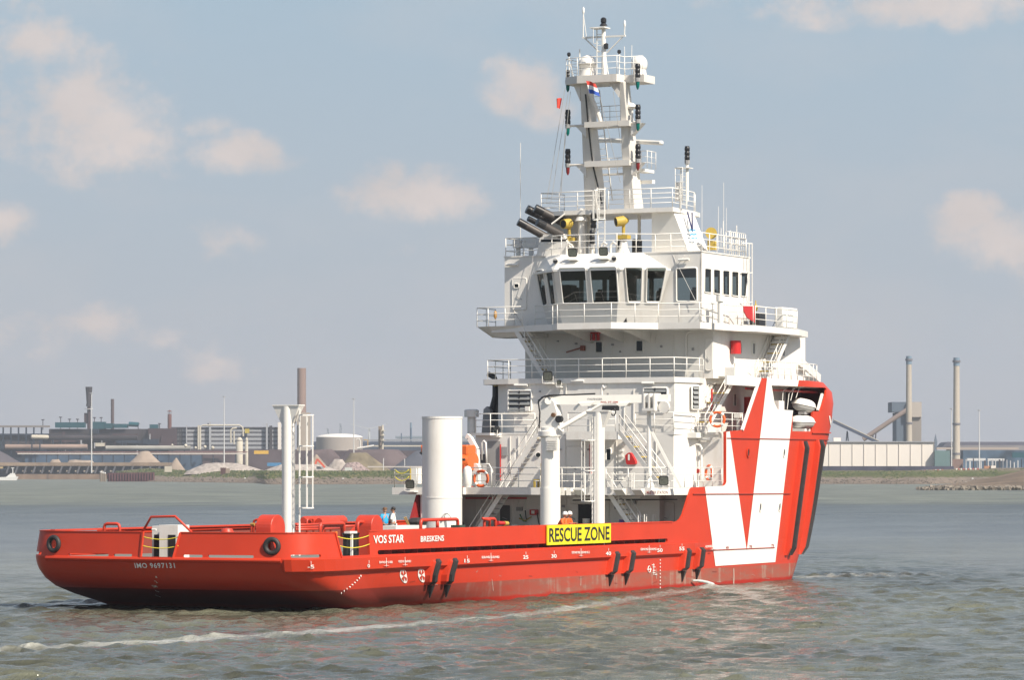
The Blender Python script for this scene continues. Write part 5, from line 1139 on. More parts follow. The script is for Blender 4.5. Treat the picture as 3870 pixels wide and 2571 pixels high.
# radar scanner and its shelf
a, b = at(2268, 526, X=43.6), at(2505, 540, X=41.2); a = at(2266, 528, X=45.5); b = at(2503, 540, X=43.0); mb = MB(); mb.beam(a, b, .32, .26); mb.build('radar_scanner', WHT, ship, bevel=.08)
pole([(a+b)/2-Vector((0, 0, .1)), (a+b)/2-Vector((0, 0, .9))], .16, 'radar_pedestal', WHT, 10)
mb = MB(); c = mast_pt(2415, 640, 43.8); mb.box(c.x-.3, c.x+1.2, ypx(2440, 43.8), ypx(2400, 43.8), c.z-.15, c.z+.02); mb.build('radar_shelf', WHT, ship)
c = mast_pt(2423, 636, 43.8); rail([(c.x, ypx(2400, 43.8), c.z), (c.x, ypx(2446, 43.8), c.z), (c.x+1.2, ypx(2446, 43.8), c.z)], name='radar_shelf_railing', h=1.0, sp=.5, r=.02, m=WH)
a, b = at(2380, 690, X=44.5), at(2470, 687, X=44); mb = MB(); mb.beam(a, b, .25, .2); mb.build('lower_radar_scanner', WHT, ship)
# platform ladder with cage in front of the portal
ladder(at(2272, 940, X=42.0), at(2272, 780, X=42.0)+Vector((0, 0, 1.1)), (-1, 0, 0), .45, .3, (zy(830, 42, 0), ZM+1.1), name='caged_ladder')
# signal mast on the starboard aft corner of the platform
pole([at(2597, 760, X=43.6), at(2597, 620, X=43.6)], .09, 'signal_mast', n=8); navlight(at(2597, 612, X=43.6), None, 1.0)
mb = MB(); c = at(2597, 634, X=43.6); mb.box(c.x-.3, c.x+.3, ypx(2612, 43.6), ypx(2556, 43.6), c.z-.04, c.z); mb.build('signal_mast_shelf', WHR, ship)
rail([(c.x-.3, ypx(2560, 43.6), c.z-2.0), (c.x-.3, ypx(2588, 43.6), c.z-2.0)], name='signal_mast_guard', h=2.0, mids=4, sp=.4, r=.018)
ladder((c.x-.15, ypx(2582, 43.4), ZM), (c.x-.15, ypx(2582, 43.4), c.z), (-1, 0, 0), .34, .3, name='signal_ladder')
pole([at(2565, 760, X=43.8), at(2565, 690, X=43.8)], .2, 'vent_post', WH, 10)
for (x, y0, y1, X, r) in ((1967, 930, 540, 43.0, .02), (2653, 880, 700, 47, .012), (2735, 930, 690, 47, .012), (2715, 945, 780, 46.5, .012), (2745, 940, 785, 47.5, .012), (2734, 945, 835, 46.8, .03), (2784, 950, 852, 47.4, .03), (2760, 950, 870, 47.2, .02), (2725, 945, 862, 46.6, .02)):
    pole([at(x, y0, X=X), at(x, y1, X=X)], r, 'whip_antenna')
# stays running down aft from the mast top
WIRE = mat('wire_rope', (.45, .44, .42), .5)
for (x0, y0, x1, y1) in ((2136, 330, 2066, 760), (2148, 345, 2082, 765), (2156, 345, 2112, 765), (2136, 500, 2120, 740)):
    pole([at(x0, y0, X=41.6), at(x1, y1, X=42.4)], .017, 'signal_halyard', WIRE, 4)
for (x0, y0, x1, y1, Xa, Xb) in ((2265, 355, 2345, 690, 41.3, 42.2), (2318, 345, 2360, 640, 41.3, 43), (2540, 960, 2632, 1143, 42, 41.8), (2018, 945, 1990, 1145, 41.8, 41.3)):
    pole([at(x0, y0, X=Xa), at(x1, y1, X=Xb)], .014, 'rigging_wire', WIRE, 4)
# monitors, roof gear
def monitor(px, py, X, face=(-1, .25, -.1), s=1.0):
    c = at(px, py, X=X); f_ = Vector(face).normalized(); mb = MB(); mb.tube([c-f_*.05*s, c+f_*.5*s], [.33*s, .3*s], 16); mb.tube([c-f_*.35*s, c-f_*.05*s], [.12*s, .3*s], 12); o = mb.build('fire_monitor', YEL, ship, smooth=True)
    k = MB(); k.tube([c+f_*.5*s, c+f_*.505*s], .25*s, 14); k.build('monitor_bore', BLKP, o); k = MB(); k.tube([c+Vector((.05, 0, -.2)), (c.x+.05, c.y, c.z-.9*s)], .1, 8); k.box(c.x-.22, c.x+.3, c.y-.35, c.y+.35, c.z-1.15*s, c.z-.9*s); k.build('monitor_base', YEL, o)
    if s > .5: k = MB(); k.lathe((c.x+.05, c.y, ZR), [(.42, 0), (.25, .4), (.2, c.z-1.15-ZR)], 12); k.build('monitor_pedestal', WH, o, smooth=True)
monitor(2150, 845, 42.4, (-.9, .35, -.1), .9); monitor(2355, 835, 42.4, (-.7, .7, -.15), .9)
mb = MB(); c = at(2688, 882, X=44.5); mb.tube([c, c+Vector((-.25, -.1, 0))], .33, 18); o = mb.build('yellow_hose_reel', YEL, ship, smooth=True); mb = MB(); mb.box(c.x-.1, c.x+.4, c.y-.2, c.y+.2, ZR+.25, c.z-.4); mb.build('reel_base', YEL, o)
for (x, w_, y0, y1) in ((2338, 24, 885, 945), (2398, 22, 885, 945)):
    mb = MB(); c = at(x, 945, X=43.2); mb.box(43.2, 43.9, ypx(x+w_/2, 43.2), ypx(x-w_/2, 43.2), ZR, ZR+(y1-y0)*.0153); mb.build('dark_equipment_crate', BLKP, ship, bevel=.05)
mb = MB(); c = at(2198, 940, X=42.6); mb.lathe((c.x, c.y, ZR), [(.22, 0), (.2, 1.8), (.2, 2.0), (.4, 2.0), (.32, 2.2), (.2, 2.25), (.18, 2.7), (.05, 2.75)], 12); mb.build('white_scanner_post', WH, ship, smooth=True)
for (x, y, X, g) in ((2243, 870, 42.2, 1.1), (2238, 930, 41.6, 1.0)):
    navlight(at(x, y, X=X), None, g); c = at(x, y, X=X); pole([(c.x, c.y, ZR), c], .07, 'lamp_post', n=6)
for (x, y) in ((2141, 935), (2228, 925), (2273, 930), (2308, 905)):
    c = at(x, 947, X=41.8); mb = MB(); mb.tube([(c.x, c.y, ZR), (c.x, c.y, ZR+.5), (c.x, c.y-.15, ZR+.68), (c.x, c.y-.35, ZR+.55)], .07, 8); mb.build('roof_vent', WH, ship, smooth=True)
for (x0, x1) in ((1938, 1962), (1972, 2025)):
    mb = MB(); X_ = 44.5; mb.box(X_, X_+.7, ypx(x1, X_), ypx(x0, X_), ZR+.7, ZR+1.25); mb.tube([(X_+.3, ypx((x0+x1)/2, X_), ZR), (X_+.3, ypx((x0+x1)/2, X_), ZR+.7)], .15, 8); mb.build('roof_antenna_box', WH, ship)
rail([(46.4, -5.7, ZR), (46.4, -5.9, ZR), (XF+.1, -5.9, ZR)], name='antenna_guard', h=1.4, mids=3, sp=.3, r=.02)
a = xpx(2834, yWs-.3); mb = MB()
for z in (ZR+.8, ZR-.9, ZR-2.6, ZR-4.5+.6): mb.beam((a-.8, yWs-.1, z), (a+.1, yWs-.4, z), .05, .05)
for dx in (-.35, .1): mb.beam((a+dx, yWs-.4, ZR-3.9), (a+dx, yWs-.4, ZR+.8), .05, .05)
mb.build('forward_ladder_cage', WHR, ship)
# ------------------------------------------------------------------ deck crane and boom rests
XC = 33.4; yc = ypx(2080, XC); crane = MB(); crane.lathe((XC, yc, 2.2), [(.56, 0), (.56, ZA-2.2), (.52, ZA-2.2), (.52, 6.55)], 22); cr_ = crane.build('deck_crane', WHT, ship, smooth=True)
zt3 = zy(1642, XC, yc); mb = MB(); mb.lathe((XC, yc, zt3-.1), [(.5, -.1), (.68, 0), (.68, .25), (.5, .3)], 20); mb.build('slewing_ring', WH, cr_, smooth=True)
zA = lambda py: zy(py, XC, yc)
mb = MB(); Q = lambda px, py, X=XC-.35: at(px, py, X=X)
mb.loft([Q(2047, 1632), Q(2042, 1525), Q(2062, 1500), Q(2092, 1518), Q(2104, 1560), Q(2110, 1632)], [p+Vector((.7, 0, 0)) for p in (Q(2047, 1632), Q(2042, 1525), Q(2062, 1500), Q(2092, 1518), Q(2104, 1560), Q(2110, 1632))]); mb.build('crane_king', WHT, cr_)
mb = MB(); mb.tube([Q(2072, 1516, XC-.42), Q(2072, 1516, XC+.5)], .2, 12)
ax, bx = Q(2062, 1512, XC-.15), Q(2516, 1500, XC-.15); mb.build('crane_elbow', WHT, cr_)
BX = lambda px, o=0: XC-.35+(px-2060)*.0042+o       # the stowed boom swings slightly forward to its rest
B_ = lambda px, py, o=0: at(px, py, X=BX(px, o))
mb = MB(); lo = [B_(2060, 1497), B_(2452, 1491), B_(2452, 1522), B_(2390, 1524), B_(2230, 1531), B_(2100, 1530)]; mb.loft(lo, [p+Vector((.42, 0, 0)) for p in lo]); boom = mb.build('crane_boom', WHT, cr_)
mb = MB(); lo = [B_(2452, 1493, .06), B_(2526, 1491, .06), B_(2526, 1518, .06), B_(2452, 1520, .06)]; mb.loft(lo, [p+Vector((.3, 0, 0)) for p in lo]); mb.build('boom_extension', WHT, cr_)
mb = MB(); mb.tube([Q(2118, 1618, XC-.4), B_(2235, 1550, 0)], .13, 10); mb.tube([B_(2235, 1550, 0), B_(2275, 1528, 0)], .08, 8); mb.build('luffing_ram', WHT, cr_, smooth=True)
mb = MB(); mb.tube([Q(2037, 1620), Q(2040, 1560), Q(2034, 1520), Q(2048, 1503), Q(2075, 1495), B_(2160, 1493, .1), B_(2250, 1489, .1)], .045, 5); mb.tube([Q(2034, 1515, XC-.45), Q(2060, 1498, XC-.45), Q(2090, 1495, XC-.45)], .04, 5); mb.build('crane_hoses', BLKP, cr_)
mb = MB(); c = Q(2110, 1585, XC-.45); mb.tube([c, c+Vector((.25, 0, 0))], .2, 16); mb.build('hose_drum', BLKP, cr_, smooth=True)
mb = MB(); c = Q(2089, 1569, XC-.5); mb.tube([c, c+Vector((.2, 0, 0))], .12, 10); mb.build('slew_motor', mat('brown_motor', (.15, .08, .04), .5), cr_)
def boom_text(name, t, x0, x1, y, h, m):
    p, q = B_(x0, y, -.015), B_(x1, y, -.015); d = (q-p).normalized(); mb = MB(); text_on(mb, t, (q-p).length, h, lambda u, v: p+d*u+Vector((0, 0, v))); mb.build(name, m, cr_, fix=False)
boom_text('crane_maker_lettering', 'PALFINGER', 2221, 2277, 1512, .1, GREY); boom_text('load_limit_lettering', 'SWL 3T-10M', 2270, 2336, 1524, .1, LETR)
for (a, b_) in ((2185, 2245), (2325, 2380)):
    mb = MB(); lo = [B_(a, 1524, -.05), B_(b_, 1521, -.05), B_(b_-14, 1535, -.05), B_(a+14, 1536, -.05)]; mb.loft(lo, [p+Vector((.5, 0, 0)) for p in lo]); mb.build('boom_bracket', BLKP if a == 2500 else WHT, cr_)
mb = MB(); lo = [B_(2276, 1534), B_(2326, 1533), B_(2326, 1552), B_(2274, 1550)]; mb.loft(lo, [p+Vector((.5, 0, 0)) for p in lo]); mb.build('hook_block', BLKP, cr_)
mb = MB(); c = B_(2318, 1558); mb.tube([c+Vector((0, .14*math.cos(a), .2*math.sin(a))) for a in np.linspace(0, 6.28, 11)[:-1]], .035, 5, closed=True); mb.build('crane_hook', BLKP, cr_)
mb = MB(); lo = rr(2062, 1652, 2107, 1705); L_ = [Q(x, y, XC-.62) for x, y in lo]; mb.loft(L_, [p+Vector((.12, 0, 0)) for p in L_]); o = mb.build('crane_cooler', WHT, cr_)
for k in range(5): mb = MB(); y = 1666+k*8.5; mb.beam(Q(2066, y, XC-.66), Q(2103, y, XC-.66), .05, .035, up=NA); mb.build('cooler_slat', WH, o)
# boom rest on deck A with its raking strut
XR = 35.3; p0 = (XR, ypx(2455, XR), ZA); mb = MB(); mb.tube([p0, at(2452, 1540, X=XR)], .12, 10); mb.beam((XR, p0[1], ZA+3.3), (XR+.5, ypx(2560, XR)+.0, ZA), .14, .14); mb.lathe(p0, [(.3, 0), (.13, .5)], 8); mb.build('boom_rest', WHT, ship, smooth=False)
mb = MB(); c = at(2452, 1530, X=XR-.4)
for dy in (-.45, -.15, .15): mb.box(XR-.75, XR+.1, c.y+dy-.05, c.y+dy+.05, c.z-.2, c.z+.62)
mb.box(XR-.75, XR+.1, c.y-.5, c.y+.25, c.z-.35, c.z-.2); mb.build('boom_saddle', WH, ship)
mb = MB(); c = at(2508, 1540, X=XR-.4); mb.tube([c, c+Vector((.15, 0, 0))], .33, 14); mb.build('saddle_disc', WH, ship)
# tall posts with flared heads
def flared_post(X, Y, r, ztop, wt, lad_side, cage0, cage1, name='boom_support_post'):
    mb = MB(); mb.tube([(X, Y, 2.2), (X, Y, ztop-.02)], r, 22); o = mb.build(name, WHT, ship, smooth=True)
    k = MB(); k.loft([Vector((X+a*wt*.35, Y+b*wt, ztop)) for a, b in ((-1, -1), (1, -1), (1, 1), (-1, 1))], [Vector((X+a*r*.5, Y+b*r*.95, ztop-.85)) for a, b in ((-1, -1), (1, -1), (1, 1), (-1, 1))]); k.box(X-wt*.4, X+wt*.4, Y-wt*1.02, Y+wt*1.02, ztop, ztop+.05); k.build('flared_head', WHT, o)
    return o
D1p = at(1090, HORY, Y=-1.9); 
fp = flared_post(D1p.x, -1.9, .31, zy(1535, D1p.x, -1.9), .72, 0, 0, 0)
lx_ = at(1132, HORY, X=D1p.x-.2); ladder((lx_.x, lx_.y, 2.3), (lx_.x, lx_.y, zy(1548, lx_.x, lx_.y)), Vector((.446, -.895, 0)), .25, .3, (zy(1921, lx_.x, lx_.y), zy(1570, lx_.x, lx_.y)), parent=fp)
D2p = at(2264, HORY, Y=-6.6); fp2 = flared_post(D2p.x, -6.6, .30, zy(1557, D2p.x, -6.6), .66, 0, 0, 0)
lx_ = at(2243, HORY, X=D2p.x-.5); ladder((lx_.x, lx_.y, 2.3), (lx_.x, lx_.y, zy(1575, lx_.x, lx_.y)), Vector((-.8, .6, 0)).normalized(), .27, .3, (zy(1895, lx_.x, lx_.y), zy(1665, lx_.x, lx_.y)), parent=fp2)
# big white tank standing on the deck
tk = at(1671, HORY, X=27.8); mb = MB(); rt = 1.08; zt4 = zy(1577, tk.x, tk.y); mb.lathe((tk.x, tk.y, 2.2), [(rt, 0), (rt, zt4-2.2)], 40); tank = mb.build('deck_tank', WH, ship, smooth=True)
mb = MB(); mb.lathe((tk.x, tk.y, 4.9), [(rt+.015, 0), (rt+.015, .06)], 40); mb.build('weld_band', WH, tank); mb = MB(); mb.lathe((tk.x, tk.y, zt4-.1), [(rt+.02, 0), (rt+.02, .12)], 40); mb.build('rim_band', WH, tank)
for py in (1624, 1735, 1797):
    p = at(1640, py, X=tk.x-.95); k = MB(); k.obox(p, (.08, 0, 0), (0, .03, 0), (0, 0, .13)); k.build('tank_lug', WHT, tank)
mb = MB(); p = at(1690, 1968, X=tk.x-1.0); mb.tube([p+Vector((0, .28*math.cos(a), .38*math.sin(a))) for a in np.linspace(0, math.pi, 12)], .06, 6); mb.build('tank_manhole', WH, tank)
# port side ventilators, black stack, funnel casing behind the tank
mb = MB(); c = at(1782, 1640, X=41.5); mb.lathe((c.x, c.y, ZB), [(.24, 0), (.24, .95), (.42, .95), (.42, 1.35), (.3, 1.4)], 14); mb.build('mushroom_vent', WH, ship, smooth=True)
mb = MB(); mb.tube([at(x, y, X=43) for x, y in ((1848, 1620), (1858, 1560), (1872, 1500), (1872, 1440), (1866, 1425), (1845, 1414))], [.2, .2, .18, .17, .17, .15], 12); o = mb.build('black_exhaust_stack', BLKP, ship, smooth=True)
mb = MB(); mb.tube([at(1868, 1459, X=42.8), at(1888, 1455, X=42.6)], .05, 6); mb.build('stack_clamp', mat('brass_clamp', (.5, .35, .1), .4, metal=.5), o)
mb = MB(); c = at(1836, 1590, X=42.5); mb.extr([(42.5, c.y-.28, ZB), (42.5, c.y-.28, zy(1550, 42.5, c.y)), (42.5, c.y-.05, zy(1537, 42.5, c.y)), (42.5, c.y+.15, zy(1548, 42.5, c.y)), (42.5, c.y+.28, ZB)], (1.0, 0, 0)); mb.build('grey_ventilation_trunk', GREY, ship)
mb = MB(); mb.extr([(43.2, ypx(1845, 43.2), ZB), (43.2, ypx(1868, 43.2), ZB+2.2), (43.2, ypx(1890, 43.2), ZB+2.2), (43.2, ypx(1890, 43.2), ZB)], (1.5, 0, 0)); mb.build('shaded_casing', GREYD, ship)
# floodlights elsewhere
floodlight(2070, 1422, X3-.35, 36); floodlight(2512, 1616, 40.9, 28); floodlight(2508, 1818, XA-.35, 36, (-1, -.5, -.3)); floodlight(1549, 1832, 32.2, 34); floodlight(1872, 1626, 39.8, 30, (-.9, .7, -.4)); floodlight(2112, 1446, X3-.3, 15)
mb = MB(); mb.tube([at(2275, 1500, X=40), at(2274, 1470, X=40), at(2279, 1460, X=40), at(2285, 1468, X=40)], .07, 8); mb.build('gooseneck_vent', WH, ship, smooth=True)
# white and yellow step stand and items on deck A
c = at(2020, 1838, X=36.2); mb = MB()
for (x0, z0_, w_) in ((0, .45, .5), (.45, .95, .45)):
    mb.box(c.x, c.x+.5, c.y-x0-w_, c.y-x0, ZA+z0_-.06, ZA+z0_, 0)
    for yy in (c.y-x0-w_, c.y-x0): mb.beam((c.x, yy, ZA), (c.x, yy, ZA+z0_), .1, .1, 0); mb.beam((c.x+.5, yy, ZA), (c.x+.5, yy, ZA+z0_), .1, .1, 0)
mb.beam((c.x, c.y-.9, ZA+.95), (c.x, c.y-.9, ZA+1.35), .1); mb.beam((c.x, c.y-.45, ZA+.95), (c.x, c.y-.45, ZA+1.35), .1); mb.beam((c.x, c.y-.9, ZA+1.35), (c.x, c.y-.45, ZA+1.35), .1)
tag(mb.build('step_stand', YEL), 'small yellow step stand on the muster deck left of the crane pedestal', 'step stand')
# ------------------------------------------------------------------ stern deck gear
RP = lambda pts, r=.075, nm='red_pipe_guard': (lambda mb: mb.build(nm, REDD, ship, smooth='all'))(MB().tube(pts, r, 8))
def hoop(px0, px1, pyt, X, zb=3.2, r=.075, nm='bollard_guard'):
    a, b = at(px0, pyt, X=X), at(px1, pyt, X=X); z = a.z; e = (b-a).normalized()*.15
    return RP([(a.x, a.y, zb), (a.x, a.y, z-.15), a+e*.3-Vector((0, 0, .04)), a+e, b-e, b-e*.3-Vector((0, 0, .04)), (b.x, b.y, z-.15), (b.x, b.y, zb)], r, nm)
def hoopY(px0, px1, pyt, Y, zb=3.2, r=.085, nm='bollard_guard'):
    a, b = at(px0, pyt, Y=Y), at(px1, pyt, Y=Y); b.z = a.z; z = a.z; e = (b-a).normalized()*.15
    return RP([(a.x, a.y, zb), (a.x, a.y, z-.15), a+e*.3-Vector((0, 0, .04)), a+e, b-e, b-e*.3-Vector((0, 0, .04)), (b.x, b.y, z-.15), (b.x, b.y, zb)], r, nm)
hoop(394, 452, 1981, -4.0)
# arch over the stern gate
ga = [hull_pt(-2*SLEN-px_s(655)-0.0, BT, -.05), None]
A0 = hull_pt(cg, BT, -.1, 1); B0 = hull_pt(cg+.33, BT, -.1, -1); A0.z = B0.z = BT+.02
RP([A0+Vector((0, .1, 0)), at(571, 1955, X=A0.x), at(662, 1953, X=A0.x), B0-Vector((0, .55, 0))], .06, 'stern_gate_arch')
# white twin box behind the stern gate
gx = -4.6; mb = MB(); y0, y1 = ypx(672, gx), ypx(602, gx); mb.box(gx, gx+1.0, y0, y1, 2.2, zy(1986, gx, y0)); cab = mb.build('stern_cabinet', WH, ship)
mb = MB(); mb.box(gx-.02, gx-.005, ypx(664, gx), ypx(636, gx), 2.35, 3.45); mb.build('cabinet_opening', BLKP, cab); 
mb = MB(); y2, y3 = ypx(602, gx+.3), ypx(566, gx+.3); mb.box(gx+.5, gx+1.3, y2, y3, 2.2, zy(1990, gx, y2)); mb.build('cabinet_side', WH, cab)
mb = MB(); mb.box(gx+.2, gx+.45, ypx(600, gx), ypx(573, gx), 2.3, 3.45); mb.build('cabinet_shadow_box', BLKP, cab)
mb = MB(); mb.tube([at(575, 2003, X=gx), at(590, 2003, X=gx)], .05, 6); mb.build('cabinet_handle', WHR, cab)
def rope(a, b, sag, r=.022, nm='safety_rope', m=None):
    a, b = Vector(a), Vector(b); pts = [a+(b-a)*t+Vector((0, 0, -4*sag*t*(1-t))) for t in np.linspace(0, 1, 12)]; mb = MB(); mb.tube(pts, r, 5); return mb.build(nm, m or ROPE, ship, smooth='all')
for z in (3.38, 2.98):
    rope(hull_pt(cg, z, 0, 1), hull_pt(cg+.25, z, 0, -1), .12); rope(hull_pt(sg0-.1, z+.02, 0), hull_pt(sg1, z+.02, 0), .14)
# bollards and red drums
def dome_chock(px0, px1, pyt, X, dep=.9):
    """red half-round hood facing aft"""
    a, b = at(px0, pyt, X=X), at(px1, pyt, X=X); w2 = (a.y-b.y)/2; cy = (a.y+b.y)/2; zc = a.z-w2; pts = [(X, cy+w2, 2.3)]+[(X, cy+w2*math.cos(t), zc+w2*math.sin(t)) for t in np.linspace(0, math.pi, 14)]+[(X, cy-w2, 2.3)]
    mb = MB(); mb.extr(pts, (dep, 0, 0)); mb.build('towing_pin_hood', REDD, ship, bevel=.03)
    k = MB(); k.box(X-.01, X+.0, cy-w2*.85, cy-w2*.3, 3.0, zc-.05); 
def side_hood(px0, px1, pyt, Y, depth=.5):
    a, b = at(px0, pyt, Y=Y), at(px1, pyt, Y=Y); w2 = (b.x-a.x)/2; cx = (a.x+b.x)/2; zc = a.z-w2*.9
    pts = [(cx-w2, Y, 2.3)]+[(cx-w2*math.cos(t), Y, zc+w2*.9*math.sin(t)) for t in np.linspace(0, math.pi, 14)]+[(cx+w2, Y, 2.3)]; mb = MB(); mb.extr(pts, (0, depth, 0)); return mb.build('roller_hood', REDD, ship, bevel=.02)
side_hood(1024, 1078, 1947, -5.6, .8); side_hood(1404, 1448, 1948, -5.9, .9)
hoop(958, 1012, 1966, -3.4, r=.06); hoop(985, 1026, 1964, -2.9, r=.05); hoop(950, 1020, 1982, -3.0, r=.05)
mb = MB(); mb.tube([at(948, 1983, X=-3.5), at(962, 1983, X=-3.5)], .07, 8); mb.build('brass_valve', mat('brass_valve_metal', (.55, .33, .08), .4, metal=.4), ship)
# long red rolls (folded hose cages) amidships
for (x0, x1, y, Y, r) in ((1145, 1300, 1972, 1.5, .26), (1205, 1272, 1976, 1.0, .27)):
    p, q = at(x0, y, Y=Y), at(x1, y, Y=Y); q.z = p.z; mb = MB(); d = (q-p).normalized(); mb.tube([p, p+d*.15, q-d*.15, q], [r*.8, r, r, r*.8], 16); mb.build('red_roller', REDD, ship, smooth=True)
hoopY(1160, 1185, 1962, 1.1, r=.055); hoopY(1228, 1250, 1960, .9, r=.055)
hoopY(1210, 1300, 1981, -3.4, r=.085); hoopY(1222, 1290, 1990, -3.2, r=.05); hoopY(1352, 1400, 1974, -5.4, r=.075)
for (x0, x1, y, Y) in ((1118, 1230, 1995, -2), (1118, 1300, 2003, -2), (1300, 1410, 1990, -1), (1120, 1240, 1985, .5)):
    p, q = at(x0, y, Y=Y), at(x1, y, Y=Y); q.z = p.z; RP([p, q], .06, 'red_deck_pipe')
for x in (1150, 1163, 1190, 1207, 1255, 1268): RPp = at(x, 2010, Y=-1.5); mb = MB(); mb.tube([(RPp.x, RPp.y, 2.3), (RPp.x, RPp.y, 3.42)], .1, 8); mb.build('orange_cargo_pin', mat('orange_paint', (.7, .22, .03), .5), ship)
mb = MB(); a = at(1300, 1985, Y=-1.2); b = at(1345, 1985, Y=-1.2); mb.extr([(a.x, -1.2, 3.0), (b.x, -1.2, 3.0), (b.x, -1.2, 3.62)], (0, .12, 0)); mb.build('red_stay_plate', REDD, ship)
# port bulwark stiffeners seen over the stern
for x in np.arange(-3, 2.5, 1.2): mb = MB(); mb.extr([(x, 7.3, 3.5), (x, 6.6, 3.5), (x, 7.3, 2.9)], (.1, 0, 0)); mb.build('inner_stiffener', REDD, ship)
mb = MB(); mb.beam((-4, 6.9, 3.6), (30, 7.2, 3.6), .25, .08); mb.build('port_bulwark_rail', REDD, ship)
mb = MB(); mb.lathe(at(858, 2004, Y=4.5)-Vector((0, 0, .3)), [(.35, 0), (.35, .2), (.25, .36), (.01, .4)], 12); mb.build('red_mooring_drum', REDD, ship, smooth=True)
# bollards in the side gate
for px in (1312, 1340):
    c = at(px, 2090, Y=-6.6); mb = MB(); mb.tube([(c.x, c.y, 2.2), (c.x, c.y, 3.45)], .2, 14); mb.lathe((c.x, c.y, 3.42), [(.2, 0), (.24, .03), (.24, .1)], 14); mb.build('mooring_bollard', BLKP, ship, smooth=True)
c = at(1329, 2090, Y=-6.9); mb = MB(); mb.beam((c.x, c.y, 2.2), (c.x, c.y, 3.5), .1, .1); mb.box(c.x-.35, c.x+.35, c.y-.1, c.y+.2, 3.5, 3.6); mb.build('gate_post', WH, ship)
# red deck piping by the tank and forward
hoopY(1590, 1730, 1967, -5.8, r=.085); RP([at(1653, 1967, Y=-5.8), at(1653, 1995, Y=-5.8)], .085, 'pipe_leg')
hoopY(1830, 1872, 1963, -6.2, r=.08); RP([at(1824, 1961, Y=-6.4), at(1850, 1966, Y=-6.2), at(1850, 2000, Y=-6.2)], .07, 'bent_red_pipe')
p, q = at(1880, 1979, Y=-6.3), at(1916, 1980, Y=-6.3); mb = MB(); mb.tube([p, q], [.12, .09], 10); o = mb.build('fire_hydrant', FIRE, ship, smooth=True); k = MB(); k.tube([q-Vector((.35, 0, 0)), q+Vector((.06, 0, 0))], [.13, .11], 10); k.build('hydrant_cap', YEL, o, smooth=True)
mb = MB(); mb.box(at(1496, 2000, Y=-5).x, at(1611, 2000, Y=-5).x, -5.0, -3.9, 2.2, zy(1985, 12, -5)); mb.build('grey_deck_coaming', WH, ship)
for (x, t) in ((1655, .55), ): mb = MB(); c = at(1660, 1995, Y=-6.2); mb.box(c.x-.9, c.x+.9, -6.4, -5.9, 3.4, 3.62); mb.build('red_deck_box', REDD, ship)
mb = MB(); c = at(1733, 1993, Y=-6.2); mb.box(c.x-.25, c.x+.35, -6.4, -5.9, 3.3, 3.72); mb.build('dark_green_box', mat('dark_green', (.04, .07, .05), .6), ship)
mb = MB(); mb.tube([at(1528, 1957, Y=0), at(1545, 1990, Y=0)], .04, 5); mb.build('wooden_batten', mat('wood', (.4, .25, .1), .7), ship); mb = MB(); mb.tube([at(1534, 1955, Y=0), at(1548, 1988, Y=0)], .04, 5); mb.build('wooden_batten', MATS['wood'], ship)
mb = MB(); c = at(1575, 1973, X=25); mb.lathe(c, [(.01, -.35), (.5, -.2), (.6, 0), (.3, .2), (.01, .22)], 12); mb.build('dark_fender_heap', BLK, ship)
for px in (1512, 1560, 1900):
    pass
for px in (2412, 2420, 2435, 2443, 2468, 2475, 2490, 2530):
    c = at(px, 1990, Y=-5.5); pole([(c.x, c.y, 3.3), (c.x, c.y, zy(1945, c.x, c.y))], .03, 'stanchion')
# boots of the windlass: pump outlet and its water jet
oc = hull_sz(2610, 2196); mb = MB(); P0 = hull_pt(oc[0], oc[1], 0)
pts = [P0+Vector((.02+1.3*t, -.1-.7*t, (.02-P0.z)*t*t+.05*t)) for t in np.linspace(0, 1, 9)]; mb.tube(pts, [.05+.05*t for t in np.linspace(0, 1, 9)], 10)
WTR = mat('spouting_water', (.5, .52, .5), .35, var=.15, vscale=4, bump=.6, bscale=6); o = mb.build('discharge_jet', WTR, smooth='all'); tag(o, kind='stuff')
# ------------------------------------------------------------------ loose things on board
def hang(o, label, cat, group=None): return tag(o, label, cat, group)
def lifebuoy(c, n, label, R=.36, r=.07):
    c = Vector(c); n = Vector(n).normalized(); root = thing('lifebuoy', label, 'lifebuoy', c-n*0, group='lifebuoys on the deck railings'); u = n.cross(Vector((0, 0, 1))).normalized(); w = u.cross(n)
    A = [2*math.pi*i/24 for i in range(24)]; mb = MB(); mb.tube([(u*math.cos(a)+w*math.sin(a))*R for a in A], r, 10, closed=True); mb.build('ring', mat('lifebuoy_orange', (.8, .13, .03), .5), root, smooth='all')
    for k in range(4):
        a0 = math.pi/4+k*math.pi/2; b = MB(); b.tube([(u*math.cos(a0+d)+w*math.sin(a0+d))*R for d in (-.2, -.07, .07, .2)], r*1.06, 10); b.build('reflective_band', WHT, root, smooth='all')
    return root
lifebuoy(at(1818, 1810, X=33.6), (-1, 0, .05), 'orange lifebuoy in a white rack on the port muster deck railing right of the tank', .42, .08)
lifebuoy(at(2711, 1586, X=41.6), (-1, -.2, .05), 'orange and white lifebuoy on the upper deck railing beside the gallery stairway', .40, .075)
lifebuoy(at(2679, 1788, X=41.2), (-1, .9, .05), 'orange and white lifebuoy seen edge-on on the starboard muster deck railing', .40, .075)
